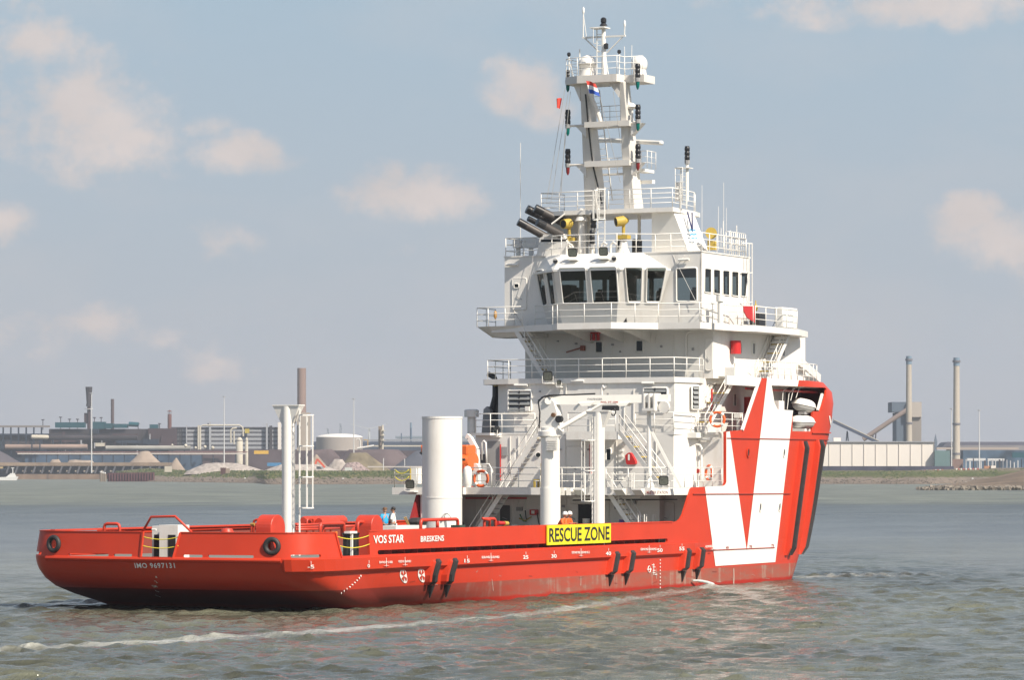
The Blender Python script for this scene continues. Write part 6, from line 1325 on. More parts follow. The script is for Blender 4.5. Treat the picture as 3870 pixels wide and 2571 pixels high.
# life rafts in white canisters
def raft(c, L, R, tilt, label, capc=.0):
    root = thing('life_raft', label, 'life raft', c, group='white life raft canisters in the bow bay'); root.rotation_euler = (0, tilt, -.85)
    for nm, s_ in (('canister_top', 1), ('canister_bottom', -1)):
        mb = MB(); prof = []; N_ = 12; vs = []; rows = []
        for i in range(15):
            t = -1+2*i/14; k = (1-abs(t)**3.2)**.55 if abs(t) < 1 else .02; k = max(k, .05)
            rows.append([Vector((t*L/2, -R*k*math.cos(a), s_*R*.95*k*math.sin(a))) for a in np.linspace(0, math.pi, N_)])
        vs = [p for r_ in rows for p in r_]; mb.add(vs, [(i*N_+j, i*N_+j+1, (i+1)*N_+j+1, (i+1)*N_+j) for i in range(14) for j in range(N_-1)]); mb.build(nm, WHT if s_ > 0 else mat('grey_fibreglass', (.5, .5, .48), .4), root, smooth='all')
    mb = MB(); mb.tube([Vector((math.cos(a)*L/2*1.01*abs(math.cos(a))**-.35 if abs(math.cos(a)) > .01 else 0, math.sin(a)*R*1.03, 0)) for a in np.linspace(0, 2*math.pi, 25)[:-1]], .035, 5, closed=True); mb.build('rim_joint', WHR, root, smooth='all')
    return root
c1 = at(3038, 1533, Y=-7.0); raft(c1, 1.5, .42, .2, 'white life raft canister tilted in the bow bay, upper of the two')
c2 = at(3032, 1596, Y=-7.0); r2 = raft(c2, 1.6, .42, .03, 'white life raft canister in the bow bay opening, lower of the two')
for x in (-.45, .3):
    mb = MB(); mb.box(c2.x+x-.15, c2.x+x+.15, -7.4, -6.6, ZB+.02, c2.z-.4); mb.build('raft_cradle', WHR, ship)
mb = MB(); mb.box(c1.x-.4, c1.x+.4, -7.2, -6.8, c2.z+.45, c1.z-.38); mb.build('raft_cradle', GREY, ship)
# rescue boat on the port side, hidden by the tank
rb = thing('rescue_boat', 'orange rescue boat hanging in a white davit behind the tank', 'boat', (0, 0, 0)); bx = at(1680, 1740, X=36.4)
rb.location = (36.4, bx.y, bx.z); mb = MB(); rows = []
P1 = ypx(1592, 36.4)-bx.y; P2_ = ypx(1788, 36.4)-bx.y; Lb = (P1-P2_)
for i in range(13):
    t = i/12; yy = P2_+Lb*t; k = min(1, (1-t)*2.6)**.6*min(1, .75+t*2); k = max(k, .06); dz = .55*(t**3)
    rows.append([Vector((.95*k*math.cos(a), yy, dz*.8+(.42*math.sin(a) if math.sin(a) > 0 else .75*k*math.sin(a)))) for a in np.linspace(0, 2*math.pi, 17)[:-1]])
n = 16; mb.add([p for r_ in rows for p in r_], [(i*n+j, i*n+(j+1) % n, (i+1)*n+(j+1) % n, (i+1)*n+j) for i in range(12) for j in range(n)]+[tuple(range(n)), tuple(12*n+j for j in range(n))]); mb.build('boat_hull', ORG, rb, smooth=True)
mb = MB(); mb.tube([Vector((-1.0*min(1, max(.1, (1-t)*2.6))**.6, P2_+Lb*t, .02+.44*t**3)) for t in np.linspace(0, .97, 10)], .07, 8); mb.build('rubbing_strake', BLK, rb, smooth=True)
mb = MB(); mb.box(-.6, .5, P2_+.05, P2_+.75, .25, .85); mb.build('engine_housing', ORG, rb, bevel=.08)
mb = MB(); mb.box(-.75, -.3, P2_+.15, P2_+.5, -.55, -.1); mb.build('outdrive_guard', mat('dark_orange', (.5, .08, .02), .5), rb, bevel=.04)
# its davit
mb = MB(); dv = [at(x, y, X=37.3) for x, y in ((1806, 1828), (1800, 1700), (1775, 1655), (1765, 1648))]
for p, q in zip(dv, dv[1:]): mb.beam(p, q, .3, .26)
mb.build('rescue_boat_davit', WHT, ship)
mb = MB(); mb.tube([at(x, y, X=38.5) for x, y in ((1821, 1740), (1821, 1675), (1829, 1667), (1836, 1675), (1839, 1755))], .06, 6); mb.build('tall_hoop_rail', WHR, ship, smooth='all')
mb = MB(); mb.tube([at(x, y, X=33.4) for x, y in ((1823, 1768), (1823, 1755), (1848, 1755), (1856, 1770), (1858, 1845))], .04, 6); mb.build('rack_hoop', WHR, ship, smooth='all')
mb = MB(); c = at(1767, 1840, X=34.5); mb.lathe((c.x, c.y, ZA), [(.2, 0), (.22, .15), (.24, .2), (.24, 1.0), (.15, 1.15), (.02, 1.2)], 12); mb.build('white_float_canister', WHT, ship, smooth=True)
mb = MB(); c = at(1790, 1775, X=36.5); mb.tube([c, c+Vector((.3, 0, 0))], .35, 16); mb.build('davit_winch_drum', WH, ship, smooth=True)
# yellow rope coils on the port platform
for z in (ZA+.98, ZA+.58): rope((32.7, yl-.15, z), (32.7, ypx(1545, 32.7), z+.02), .22, .025, 'yellow_rope_loop')
p = at(1551, 1850, X=33.2); mb = MB(); mb.tube([(p.x, p.y, ZA), (p.x, p.y, ZA+1.15)], .05, 6); mb.build('yellow_marker_post', YEL, ship)
mb = MB(); c = at(1563, 1800, X=33.8); mb.box(c.x, c.x+.4, c.y-.3, c.y+.25, ZA+.2, ZA+1.1); mb.build('white_platform_box', WHT, ship)
p = at(2856, 1162, Y=-7.1); mb = MB(); mb.lathe(p-Vector((0, 0, .15)), [(.02, -.1), (.12, 0), (.12, .22), (.04, .34), (.03, .55)], 10); tag(mb.build('smoke_float', YEL, smooth=True), 'small yellow smoke float hanging on the starboard bridge deck railing', 'marker')
p = at(1872, 1185, X=42.2); mb = MB(); mb.lathe(p, [(.02, -.35), (.1, -.2), (.1, .05), (.03, .15)], 10); tag(mb.build('smoke_float', mat('brown_float', (.45, .25, .08), .6), smooth=True), 'small brown smoke float hanging on the port bridge wing railing', 'marker')
# flags
def flag(pts, cols, label, X, name='flag', wave=.12):
    """pts: photo outline hoist top, fly top, fly bottom, hoist bottom; cols: list of materials top to bottom"""
    a, b, c, d = [at(x, y, X=X) for x, y in pts]; mb = MB(); nu, nv = 12, 3*len(cols)
    for i in range(nu+1):
        for j in range(nv+1):
            u, v = i/nu, j/nv; p = (a*(1-u)+b*u)*(1-v)+(d*(1-u)+c*u)*v; p = p+Vector((wave*math.sin(u*6+v*1.5)*u**.5, 0, .05*math.sin(u*5)*u)); mb.v.append(tuple(p))
    for i in range(nu):
        for j in range(nv): q = i*(nv+1)+j; mb.f.append((q, q+nv+1, q+nv+2, q+1)); mb.m.append(j//3)
    o = mb.build(name, cols, smooth='all', fix=False); return tag(o, label, 'flag')
FR, FW, FB = mat('flag_red', (.62, .06, .04), .8), mat('flag_white', (.8, .8, .8), .8), mat('flag_blue', (.03, .09, .42), .8)
flag(((2215, 304), (2252, 313), (2265, 360), (2228, 352)), [FR, FW, FB], 'small red, white and blue flag flying under the mast top platform', 41.0)
flag(((2124, 371), (2104, 370), (2102, 407), (2116, 411)), [FR], 'small plain red flag on the halyard left of the mast', 41.5)
# ------------------------------------------------------------------ people
SKIN = mat('skin', (.42, .22, .14), .6, var=.03)
def skin_mesh(name, verts, edges, radii, m, parent, root=0, lv=1):
    me = bpy.data.meshes.new(name); me.from_pydata(verts, edges, []); o = bpy.data.objects.new(name, me); COL.objects.link(o)
    mod = o.modifiers.new('skin', 'SKIN'); sk = me.skin_vertices[0].data if me.skin_vertices else None
    if sk is None:
        bm = bmesh.new(); bm.from_mesh(me); lay = bm.verts.layers.skin.verify(); bm.to_mesh(me); bm.free(); sk = me.skin_vertices[0].data
    for i, r in enumerate(radii): sk[i].radius = (r, r) if not isinstance(r, tuple) else r; sk[i].use_root = (i == root)
    sub = o.modifiers.new('sub', 'SUBSURF'); sub.levels = lv; sub.render_levels = lv
    dg = bpy.context.evaluated_depsgraph_get(); ev = o.evaluated_get(dg); m2 = bpy.data.meshes.new_from_object(ev); m2.name = name
    bpy.data.objects.remove(o); 
    m2.materials.clear(); m2.materials.append(m); m2.polygons.foreach_set('use_smooth', [True]*len(m2.polygons)); m2.update()
    o = bpy.data.objects.new(name, m2); COL.objects.link(o); o.parent = parent; return o
def person(loc, rz, label, shirt, legs, head='hair', headc=None, pose='stand', sleeves=None, scale=1.0, lean=0.):
    root = thing('person', label, 'person', loc, rz); root.scale = (scale,)*3
    # facing +x; y left
    ly = .1; H = 1.76
    sh = [(lean*.3, .19, 1.43), (lean*.3, -.19, 1.43)]
    if pose == 'lean': el = [(.22, .27, 1.2), (.22, -.27, 1.2)]; ha = [(.48, .16, 1.26), (.48, -.14, 1.26)]
    elif pose == 'fold': el = [(.10, .27, 1.17), (.10, -.27, 1.17)]; ha = [(.30, .05, 1.22), (.31, -.03, 1.25)]
    else: el = [(.02, .27, 1.17), (.05, -.28, 1.17)]; ha = [(.12, .27, .95), (.16, -.24, .96)]
    V = [(0, 0, .98), (lean*.1, 0, 1.12), (lean*.3, 0, 1.34), (lean*.35, 0, 1.46), (lean*.45+.01, 0, 1.55), sh[0], el[0], ha[0], sh[1], el[1], ha[1], (0, .1, .9), (.03, .11, .5), (0, .12, .09), (0, -.1, .9), (.02, -.11, .5), (-.02, -.12, .09), (.14, .13, .04), (.12, -.13, .04), (lean*.5+.015, 0, 1.66)]
    E_ = [(0, 1), (1, 2), (2, 3), (3, 4), (4, 19), (2, 5), (5, 6), (6, 7), (2, 8), (8, 9), (9, 10), (0, 11), (11, 12), (12, 13), (13, 17), (0, 14), (14, 15), (15, 16), (16, 18)]
    Rr = [(.13, .16), (.12, .145), (.12, .17), .07, .05, .07, .045, .032, .07, .045, .032, .095, .062, .042, .095, .062, .042, .04, .04, .06]
    skin_mesh('body', V, E_, Rr, SKIN, root)
    # clothes: slightly larger skins over the body
    Vt = [V[i] for i in (0, 1, 2, 3, 5, 6, 8, 9)]; Et = [(0, 1), (1, 2), (2, 3), (2, 4), (4, 5), (2, 6), (6, 7)]; Rt = [(.155, .19), (.145, .175), (.145, .2), .085, .095, .072, .095, .072]
    if sleeves == 'long': Vt += [V[7], V[10]]; Et += [(5, 8), (7, 9)]; Rt += [.05, .05]; 
    skin_mesh('shirt', Vt, Et, Rt, shirt, root)
    Vl = [V[i] for i in (0, 11, 12, 13, 14, 15, 16)]; El = [(0, 1), (1, 2), (2, 3), (0, 4), (4, 5), (5, 6)]; Rl = [(.15, .18), .115, .085, .07, .115, .085, .07]
    skin_mesh('trousers', Vl, El, Rl, legs, root)
    for s_, i in ((1, 17), (-1, 18)): mb = MB(); c = V[i]; mb.lathe((c[0]-.2, c[1], .05), [(.04, 0), (.055, .03), (.05, .2), (.02, .3)], 8, axis=(1, 0, 0)); mb.build('shoe', BLKP, root, smooth='all')
    hx = lean*.5+.015; hc = Vector((hx, 0, 1.665)); mb = MB(); rows = []
    for i in range(11):   # head with jaw, brow and chin
        t = i/10; z = -.125+.25*t; k = math.sqrt(max(.02, 1-((t-.55)/.56)**2)); wx = .098*k*(1 if t > .35 else .86+.4*t); wy = .078*k*(1 if t > .35 else .72+.8*t)
        rows.append([hc+Vector((wx*math.cos(a)+(.012 if math.cos(a) > .7 and t < .5 else 0), wy*math.sin(a), z)) for a in [2*math.pi*j/14 for j in range(14)]])
    mb.add([p for r_ in rows for p in r_], [(i*14+j, i*14+(j+1) % 14, (i+1)*14+(j+1) % 14, (i+1)*14+j) for i in range(10) for j in range(14)]+[tuple(range(13, -1, -1)), tuple(140+j for j in range(14))])
    mb.tube([hc+Vector((.095, 0, .03)), hc+Vector((.122, 0, -.02)), hc+Vector((.1, 0, -.03))], [.012, .018, .012], 6)
    for s_ in (-1, 1): mb.lathe(hc+Vector((0, s_*.076, -.02)), [(.012, 0), (.03, .008), (.02, .02)], 8, axis=(0, s_, 0))
    mb.build('head', SKIN, root, smooth='all')
    f = MB()
    for s_ in (-1, 1): f.lathe(hc+Vector((.086, s_*.032, .02)), [(.012, 0), (.01, .008)], 6, axis=(1, 0, 0))
    f.tube([hc+Vector((.096, .025, -.06)), hc+Vector((.102, 0, -.06)), hc+Vector((.096, -.025, -.06))], .006, 5); f.build('eyes_and_mouth', mat('dark_feature', (.08, .04, .03), .5), root)
    # hands with separate fingers, slightly curled
    for s_, e, h in ((1, V[6], V[7]), (-1, V[9], V[10])):
        e, h = Vector(e), Vector(h); d = (h-e).normalized(); sd = d.cross(Vector((0, 0, 1))); sd = sd.normalized() if sd.length > .1 else Vector((0, 1, 0)); up = sd.cross(d); g = MB()
        g.obox(h+d*.045, d*.048, sd*.038, up*.013)
        for k in range(4): b0 = h+d*.09+sd*(-.028+.019*k); l = (.062, .075, .07, .054)[k]; g.tube([b0, b0+d*l*.5-up*.01, b0+d*l*.85-up*.035], [.009, .0085, .007], 6)
        b0 = h+d*.03+sd*.036; g.tube([b0, b0+sd*.03+d*.025, b0+sd*.035+d*.06-up*.01], [.011, .01, .008], 6); g.build('hand', SKIN, root, smooth='all')
    if head == 'hair': mb = MB(); mb.lathe(hc+Vector((-.012, 0, -.02)), [(.088, 0), (.104, .05), (.1, .1), (.07, .145), (.01, .16)], 14); mb.build('hair', headc, root, smooth='all')
    elif head == 'cap': mb = MB(); mb.lathe(hc+Vector((-.01, 0, .035)), [(.106, 0), (.108, .04), (.085, .09), (.01, .11)], 14); mb.extr([hc+Vector((.07, .08, .04)), hc+Vector((.2, .05, .03)), hc+Vector((.2, -.05, .03)), hc+Vector((.07, -.08, .04))], (0, 0, .012)); mb.build('cap', headc, root, smooth=True)
    else: mb = MB(); mb.lathe(hc+Vector((-.005, 0, .02)), [(.135, 0), (.138, .012), (.118, .02), (.118, .06), (.1, .11), (.06, .145), (.01, .155)], 18); mb.build('helmet', WHT, root, smooth=True)
    return root
BLUE_T = mat('cyan_shirt', (.02, .33, .62), .8, var=.08, vscale=6); WHITE_T = mat('white_shirt', (.8, .8, .78), .8); DARKT = mat('dark_trousers', (.03, .035, .05), .8); ORNG = mat('orange_coverall', (.82, .13, .02), .7, var=.08, vscale=6)
def stand_at(px, pyhead, X, feet=2.2, tall=1.76):
    p = at(px, HORY, X=X); z = zy(pyhead, p.x, p.y); s = 1.1; return (p.x, p.y, z-tall*s), s
l, s = stand_at(1455, 1922, 17.0); person(l, math.radians(72), 'person in a bright blue shirt, dark trousers and brown cap standing on the aft deck', BLUE_T, DARKT, 'cap', mat('brown_cap', (.15, .08, .04), .8), 'fold', scale=s)
l, s = stand_at(1487, 1920, 17.8); person(l, math.radians(112), 'person with dark hair in a white shirt standing on the aft deck', WHITE_T, mat('light_trousers', (.7, .7, .68), .8), 'hair', mat('dark_hair', (.02, .015, .012), .6), 'fold', scale=s)
l, s = stand_at(2113, 1940, at(2113, 1950, Y=-6.75).x); person(l, math.radians(-75), 'person in orange coveralls and white helmet leaning on the rail, left of two', ORNG, ORNG, 'helmet', None, 'lean', 'long', s, .55)
l, s = stand_at(2136, 1939, at(2136, 1950, Y=-6.75).x); person(l, math.radians(-100), 'person in orange coveralls and white helmet above the yellow sign, right of two', ORNG, ORNG, 'helmet', None, 'lean', 'long', s, .5)
# ------------------------------------------------------------------ small fittings on the walls
rf = random.Random(21); DIM = mat('dim_doorway', (.33, .32, .31), .8)
mb = MB(); px_panel(mb, rr(1842, 1668, 1891, 1836), aft(X2), NA, .02, r=5); mb.build('open_doorway', DIM, ship, fix=False)
mb = MB(); mb.tube([at(1891, 1680, X=X2-.1), at(1891, 1820, X=X2-.1)], .04, 6); mb.build('red_door_edge', FIRE, ship)
mb = MB(); px_panel(mb, rr(1897, 1690, 1918, 1724), aft(X2), NA, .06, .05); mb.build('grey_hatch', GREY, ship)
mb = MB(); mb.tube([at(2034, 1720, X=X2-.04), at(2034, 1720, X=X2-.01)], .17, 16); o = mb.build('round_porthole', WHR, ship, smooth=True); mb = MB(); mb.tube([at(2034, 1720, X=X2-.06), at(2034, 1720, X=X2-.05)], .13, 16); mb.build('pane', GLS, o)
mb = MB(); px_panel(mb, rr(1802, 1717, 1838, 1752), aft(X2-.3), NA, .02, .02); mb.build('dark_recess', DARK, ship)
def conduit(px, y0, y1, X, dx=0, r=.025): mb = MB(); mb.tube([at(px, y0, X=X-.05), at(px+dx, y1, X=X-.05)], r, 5); mb.build('wall_conduit', WHR, ship)
def jbox(px, py, X, w=7, h=8, m=None, d=.12): mb = MB(); px_panel(mb, rr(px-w/2, py-h/2, px+w/2, py+h/2), aft(X), NA, d, d-.01); mb.build('junction_box', m or GREY, ship)
for px, y0, y1 in ((2120, 1480, 1440), (2140, 1500, 1452), (2290, 1465, 1440), (2396, 1610, 1470), (2360, 1600, 1540), (2060, 1625, 1560), (2230, 1630, 1570)): conduit(px, y0, y1, X3)
for px, y0, y1 in ((2135, 1660, 1830), (2205, 1660, 1715), (2330, 1665, 1820), (2445, 1680, 1830), (2480, 1660, 1820), (1960, 1650, 1720), (1928, 1650, 1830)): conduit(px, y0, y1, X2)
for px, y0, y1 in ((1800, 1890, 1990), (2140, 1880, 1990), (2250, 1885, 1985), (1960, 1885, 1940), (1985, 1885, 1990), (2300, 1890, 1990), (2380, 1890, 1990)): conduit(px, y0, y1, X1)
for px, y0, y1 in ((2310, 1265, 1410), (2060, 1270, 1390), (2480, 1265, 1300), (2545, 1265, 1400), (2140, 1240, 1262)): conduit(px, y0, y1, X4)
for px, py, w, h in ((2131, 1610, 9, 14), (2205, 1680, 6, 6), (2225, 1700, 6, 7), (2256, 1676, 10, 6), (2447, 1720, 7, 10), (2120, 1700, 5, 5), (2500, 1700, 8, 6), (1945, 1700, 6, 9)): jbox(px, py, X2, w, h)
for px, py, w, h in ((1862, 1895, 5, 5), (1965, 1925, 22, 14), (2060, 1900, 7, 9), (2130, 1915, 8, 8), (2262, 1905, 8, 12), (2330, 1920, 10, 10), (2400, 1900, 10, 14)): jbox(px, py, X1, w, h)
for px, py, w, h in ((2190, 1525, 6, 8), (2300, 1490, 7, 7), (2370, 1520, 8, 10), (2042, 1480, 5, 6), (1908, 1560, 5, 6)): jbox(px, py, X3, w, h)
for px, py, w, h in ((2110, 1290, 6, 5), (2345, 1330, 5, 6), (2500, 1310, 6, 8), (2620, 1320, 6, 10)): jbox(px, py, X4, w, h)
# green and yellow hoses hanging inside the lower deckhouse opening, valves along the wall
for k, (x0, y0, x1, y1, m_) in enumerate(((1962, 1960, 2008, 1955, YEL), (1965, 1945, 1990, 1972, mat('green_hose', (.05, .22, .08), .6)), (2030, 1940, 2042, 1990, BLKP), (1985, 1930, 1992, 1965, BLKP))):
    mb = MB(); a, b = at(x0, y0, X=X1-.2), at(x1, y1, X=X1-.2); mb.tube([a, (a+b)/2-Vector((0, 0, .18)), b], .035, 5); mb.build('hanging_hose', m_, ship, smooth='all')
# deck locker, drum and bin forward of the coaming
for (px, w_, h_, m_) in ((1945, .5, 1.0, WH), (2215, .4, 1.35, WH), (2410, .6, 1.1, WH), (2350, .3, 1.3, mat('violet_drum', (.16, .10, .4), .5)), (2530, .5, 1.2, GREY)):
    c = at(px, 1990, X=37.2); mb = MB(); mb.tube([(c.x, c.y, 2.36), (c.x, c.y, 2.36+h_)], w_/2, 12); mb.build('deck_drum', m_, ship, smooth=True)
# cable and pipe bundle under the muster deck edge
mb = MB(); mb.tube([at(2165, 1884, X=35.6), at(2420, 1880, X=35.6)], .05, 6); mb.build('overhead_pipe', WHR, ship); mb = MB(); mb.tube([at(2165, 1892, X=36.2), at(2560, 1889, X=36.2)], .04, 6); mb.build('overhead_pipe', BLKP, ship)
# muster deck edge gates: taller posts in front of the railing
for px in (2170, 2212, 2232, 2310, 2316, 2388, 2396):
    y = ypx(px, XA-.05); mb = MB(); mb.tube([(XA-.07, y, ZA-.1), (XA-.07, y, ZA+.82)], .035, 6); mb.build('edge_stanchion', WHR, ship)
# dark pump outlet marks, rust runs and scrapes on the shell
SCR = mat('scrape_dark', (.20, .03, .02), .6); RUN = mat('pale_salt_run', (.42, .30, .25), .7)
for k in range(26):
    px, py = rf.uniform(1450, 2950), rf.uniform(2150, 2215); s, z = hull_sz(px, py); L_ = rf.uniform(.15, .7); h_ = rf.uniform(.012, .03)
    mb = MB(); a = rf.uniform(-.12, .12); pts = [(s, z), (s+L_, z+a), (s+L_, z+a+h_), (s, z+h_)]; panel(mb, pts, [], hfn(-1, .018)); mb.build('paint_scrape', SCR if k % 3 else RUN, ship, fix=False)
for px, y0, y1, w_ in ((2772, 2150, 2208, .14), (2194, 2180, 2215, .07), (1858, 2190, 2235, .05), (2480, 2150, 2190, .05)):
    (s, z0_), (_, z1_) = hull_sz(px, y0), hull_sz(px, y1); mb = MB(); pts = [(s-w_/2, z0_), (s+w_/2, z0_), (s+w_*.8, (z0_+z1_)/2), (s+w_*.5, z1_), (s-w_*.7, z1_), (s-w_*.3, (z0_+z1_)/2)]; panel(mb, pts, [], hfn(-1, .016)); mb.build('salt_run', RUN, ship, fix=False)
# ------------------------------------------------------------------ far shore: works, heaps, masts
def BP(px, py, D): return at(px, py, D=D)
def bw(px0, px1, D): return (px1-px0)*D/FPX
def bz(py, D): return HC+(HORY-py)*D/FPX
ground = 5.6
def bbox(mb, px0, px1, py0, py1, D, dep=20, mi=0, z0=None):
    """box facing the river"""
    a, b = BP(px0, HORY, D), BP(px1, HORY, D); zt, zb = bz(py0, D), (bz(py1, D) if z0 is None else z0); v = AX*dep
    vs = [Vector((p.x, p.y, z)) for z in (zb, zt) for p in (a, b, b+v, a+v)]
    mb.add(vs, [(0, 3, 2, 1), (4, 5, 6, 7), (0, 1, 5, 4), (1, 2, 6, 5), (2, 3, 7, 6), (3, 0, 4, 7)], mi)
def site(name, label, cat, px, D, group=None, z=ground):
    p = BP(px, HORY, D); return thing(name, label, cat, (p.x, p.y, z), group=group)
def part(mb, name, m, root, smooth=False):
    o = mb.build(name, m, root, smooth=smooth); o.matrix_parent_inverse = Matrix.Translation(root.location).inverted(); return o
C_ = lambda n, c, r=.85, **k: mat(n, c, r, spec=.2, **k)
RUST = C_('rusty_steelwork', (.040, .034, .037), var=.45, vscale=.06); RUST2 = C_('dark_red_cladding', (.055, .033, .036), var=.3, vscale=.05); BLUEC = C_('dark_blue_cladding', (.018, .028, .046), var=.3, vscale=.05); TEAL = C_('teal_ducting', (.012, .07, .09), var=.2, vscale=.06)
CONC = C_('pale_concrete', (.42, .38, .32), var=.1, vscale=.03); CREAM = C_('cream_pipe', (.5, .46, .38), var=.12, vscale=.05); GRYB = C_('grey_banding', (.33, .34, .36), var=.06); DKB = C_('dark_banding', (.07, .065, .075)); WARE = C_('pale_cladding', (.70, .65, .59), var=.04, vscale=.02); SANDM = C_('sand', (.30, .24, .19), var=.18, vscale=.12, bump=1.0, bscale=.3); GRAV = C_('pale_gravel', (.34, .30, .27), var=.3, vscale=.5); COAL = C_('dark_ore', (.085, .075, .085), var=.15, vscale=.1); OREB = C_('brown_ore', (.10, .074, .075), var=.25, vscale=.08); SCRUB = C_('weedy_heap', (.17, .14, .09), var=.4, vscale=.12)
STL = C_('pale_steel', (.55, .55, .54)); BRK = C_('brown_brick', (.13, .06, .05), var=.2, vscale=.1); CHM = C_('brown_concrete_chimney', (.24, .17, .145), var=.1, vscale=.05)
def striped(name, c1, c2, per, ax=2, duty=.5, off=0):
    m = bpy.data.materials.new(name); m.use_nodes = True; nt = m.node_tree; N = nt.nodes; L = nt.links; b = N['Principled BSDF']; b.inputs['Roughness'].default_value = .8
    tc = N.new('ShaderNodeTexCoord'); sx = N.new('ShaderNodeSeparateXYZ'); L.new(tc.outputs['Object'], sx.inputs[0]); d = N.new('ShaderNodeMath'); d.operation = 'MULTIPLY_ADD'; L.new(sx.outputs[ax], d.inputs[0]); d.inputs[1].default_value = 1/per; d.inputs[2].default_value = off
    fr = N.new('ShaderNodeMath'); fr.operation = 'FRACT'; L.new(d.outputs[0], fr.inputs[0]); g = N.new('ShaderNodeMath'); g.operation = 'GREATER_THAN'; L.new(fr.outputs[0], g.inputs[0]); g.inputs[1].default_value = duty
    nz = N.new('ShaderNodeTexNoise'); nz.inputs['Scale'].default_value = .04; nz.inputs['Detail'].default_value = 6; L.new(tc.outputs['Object'], nz.inputs['Vector'])
    mx = N.new('ShaderNodeMix'); mx.data_type = 'RGBA'; L.new(g.outputs[0], mx.inputs[0]); mx.inputs[6].default_value = (*c1, 1); mx.inputs[7].default_value = (*c2, 1)
    m2 = N.new('ShaderNodeMix'); m2.data_type = 'RGBA'; m2.blend_type = 'MULTIPLY'; m2.inputs[0].default_value = .6; L.new(mx.outputs[2], m2.inputs[6]); L.new(nz.outputs['Color'], m2.inputs[7]); L.new(mx.outputs[2], b.inputs['Base Color']); return m
def chimney(name, label, px, w0, w1, pyt, D, m, pyb=None, bands=(), group=None, topm=None):
    root = site(name, label, 'chimney', px, D, group); c = root.location; H = bz(pyt, D)-ground; mb = MB(); mb.tube([(c.x, c.y, ground-1), (c.x, c.y, ground+H)], [w0*D/FPX/2, w1*D/FPX/2], 20); part(mb, 'shaft', m, root, True)
    for py in bands: k = MB(); z = bz(py, D); r = (w0+w1)/4*D/FPX*1.22; k.tube([(c.x, c.y, z-.6), (c.x, c.y, z+.6)], r, 18); part(k, 'gallery_ring', C_('dark_gallery', (.15, .15, .17)), root, True)
    if topm: k = MB(); k.tube([(c.x, c.y, ground+H-5), (c.x, c.y, ground+H+.3)], w1*D/FPX/2*1.08, 20); part(k, 'top_band', topm, root, True)
    return root
BT_ = C_('blue_grey_band', (.16, .23, .30))
chimney('tall_chimney', 'pale tall chimney standing in front of the grey concrete tower', 3435, 25, 20, 1348, 2300, CONC, bands=(1360, 1600), group='two pale chimneys on the right', topm=BT_)
chimney('tall_chimney', 'pale tall chimney standing alone right of the concrete tower', 3615, 28, 22, 1354, 2350, CONC, bands=(1366, 1603, 1716), group='two pale chimneys on the right', topm=BT_)
chimney('brown_chimney', 'thick brown chimney rising behind the flared post at the stern', 1140, 34, 33, 1392, 2700, CHM)
chimney('thin_chimney', 'thin dark chimney on the steelworks roof', 425, 13, 12, 1509, 2950, C_('dark_stack', (.09, .065, .065)))
r = chimney('capped_chimney', 'short dark red chimney with a small roof on top', 641, 15, 15, 1566, 2900, BRK); mb = MB(); c = r.location; D = 2900; z = bz(1566, D)
for a in range(4): q = Vector((math.cos(a*1.57+.78), math.sin(a*1.57+.78), 0))*1.2; mb.tube([(c.x+q.x, c.y+q.y, z-1), (c.x+q.x, c.y+q.y, z+2)], .15, 4)
mb.tube([(c.x, c.y, z+2), (c.x, c.y, z+3.2)], [2.2, .2], 12); part(mb, 'chimney_cap', BRK, r)
# flare shaped chimney
r = site('flared_chimney', 'dark rusty chimney with a flared top on the left skyline', 'chimney', 336, 2950); c = r.location; D = 2950; mb = MB()
mb.tube([(c.x, c.y, ground), (c.x, c.y, bz(1535, D))], 13*D/FPX/2, 14); part(mb, 'shaft', RUST2, r, True)
mb = MB(); mb.tube([(c.x, c.y, bz(1536, D)), (c.x, c.y, bz(1522, D)), (c.x, c.y, bz(1463, D))], [22*D/FPX/2, 18*D/FPX/2, 26*D/FPX/2], 14); part(mb, 'flared_top', RUST, r, True)
mb = MB(); bbox(mb, 318, 332, 1562, 1602, D, 4); part(mb, 'side_duct', RUST2, r); mb = MB(); mb.tube([(c.x, c.y, bz(1548, D)), (c.x, c.y, bz(1546, D))], 32*D/FPX/2, 14); part(mb, 'gallery_ring', STL, r)
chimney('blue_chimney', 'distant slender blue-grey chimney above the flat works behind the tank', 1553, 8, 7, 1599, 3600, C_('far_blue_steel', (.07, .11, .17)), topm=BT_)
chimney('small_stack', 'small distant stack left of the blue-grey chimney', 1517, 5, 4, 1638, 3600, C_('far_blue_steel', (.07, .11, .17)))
# long works on the left
r = site('steelworks', 'long dark rusty steelworks across the left skyline with blue-green ducts on its roof', 'factory', 320, 2900); D = 2900
mb = MB(); bbox(mb, -60, 190, 1640, 1760, D, 40, z0=ground); part(mb, 'low_wing', BLUEC, r)
mb = MB(); bbox(mb, 185, 690, 1622, 1760, D, 60, z0=ground); part(mb, 'main_hall', RUST, r)
mb = MB(); bbox(mb, 560, 665, 1620, 1700, D-8, 8); part(mb, 'red_clad_bay', RUST2, r)
for (a, b, y0, y1) in ((208, 318, 1597, 1617), (350, 395, 1595, 1622), (396, 425, 1601, 1620), (430, 480, 1603, 1618), (565, 594, 1605, 1620)):
    mb = MB(); bbox(mb, a, b, y0, y1, D-3, 12); part(mb, 'roof_duct', TEAL, r)
mb = MB(); p, q = BP(487, 1604, D), BP(524, 1606, D); mb.tube([p, q], 9*D/FPX, 12); part(mb, 'roof_tank', TEAL, r, True)
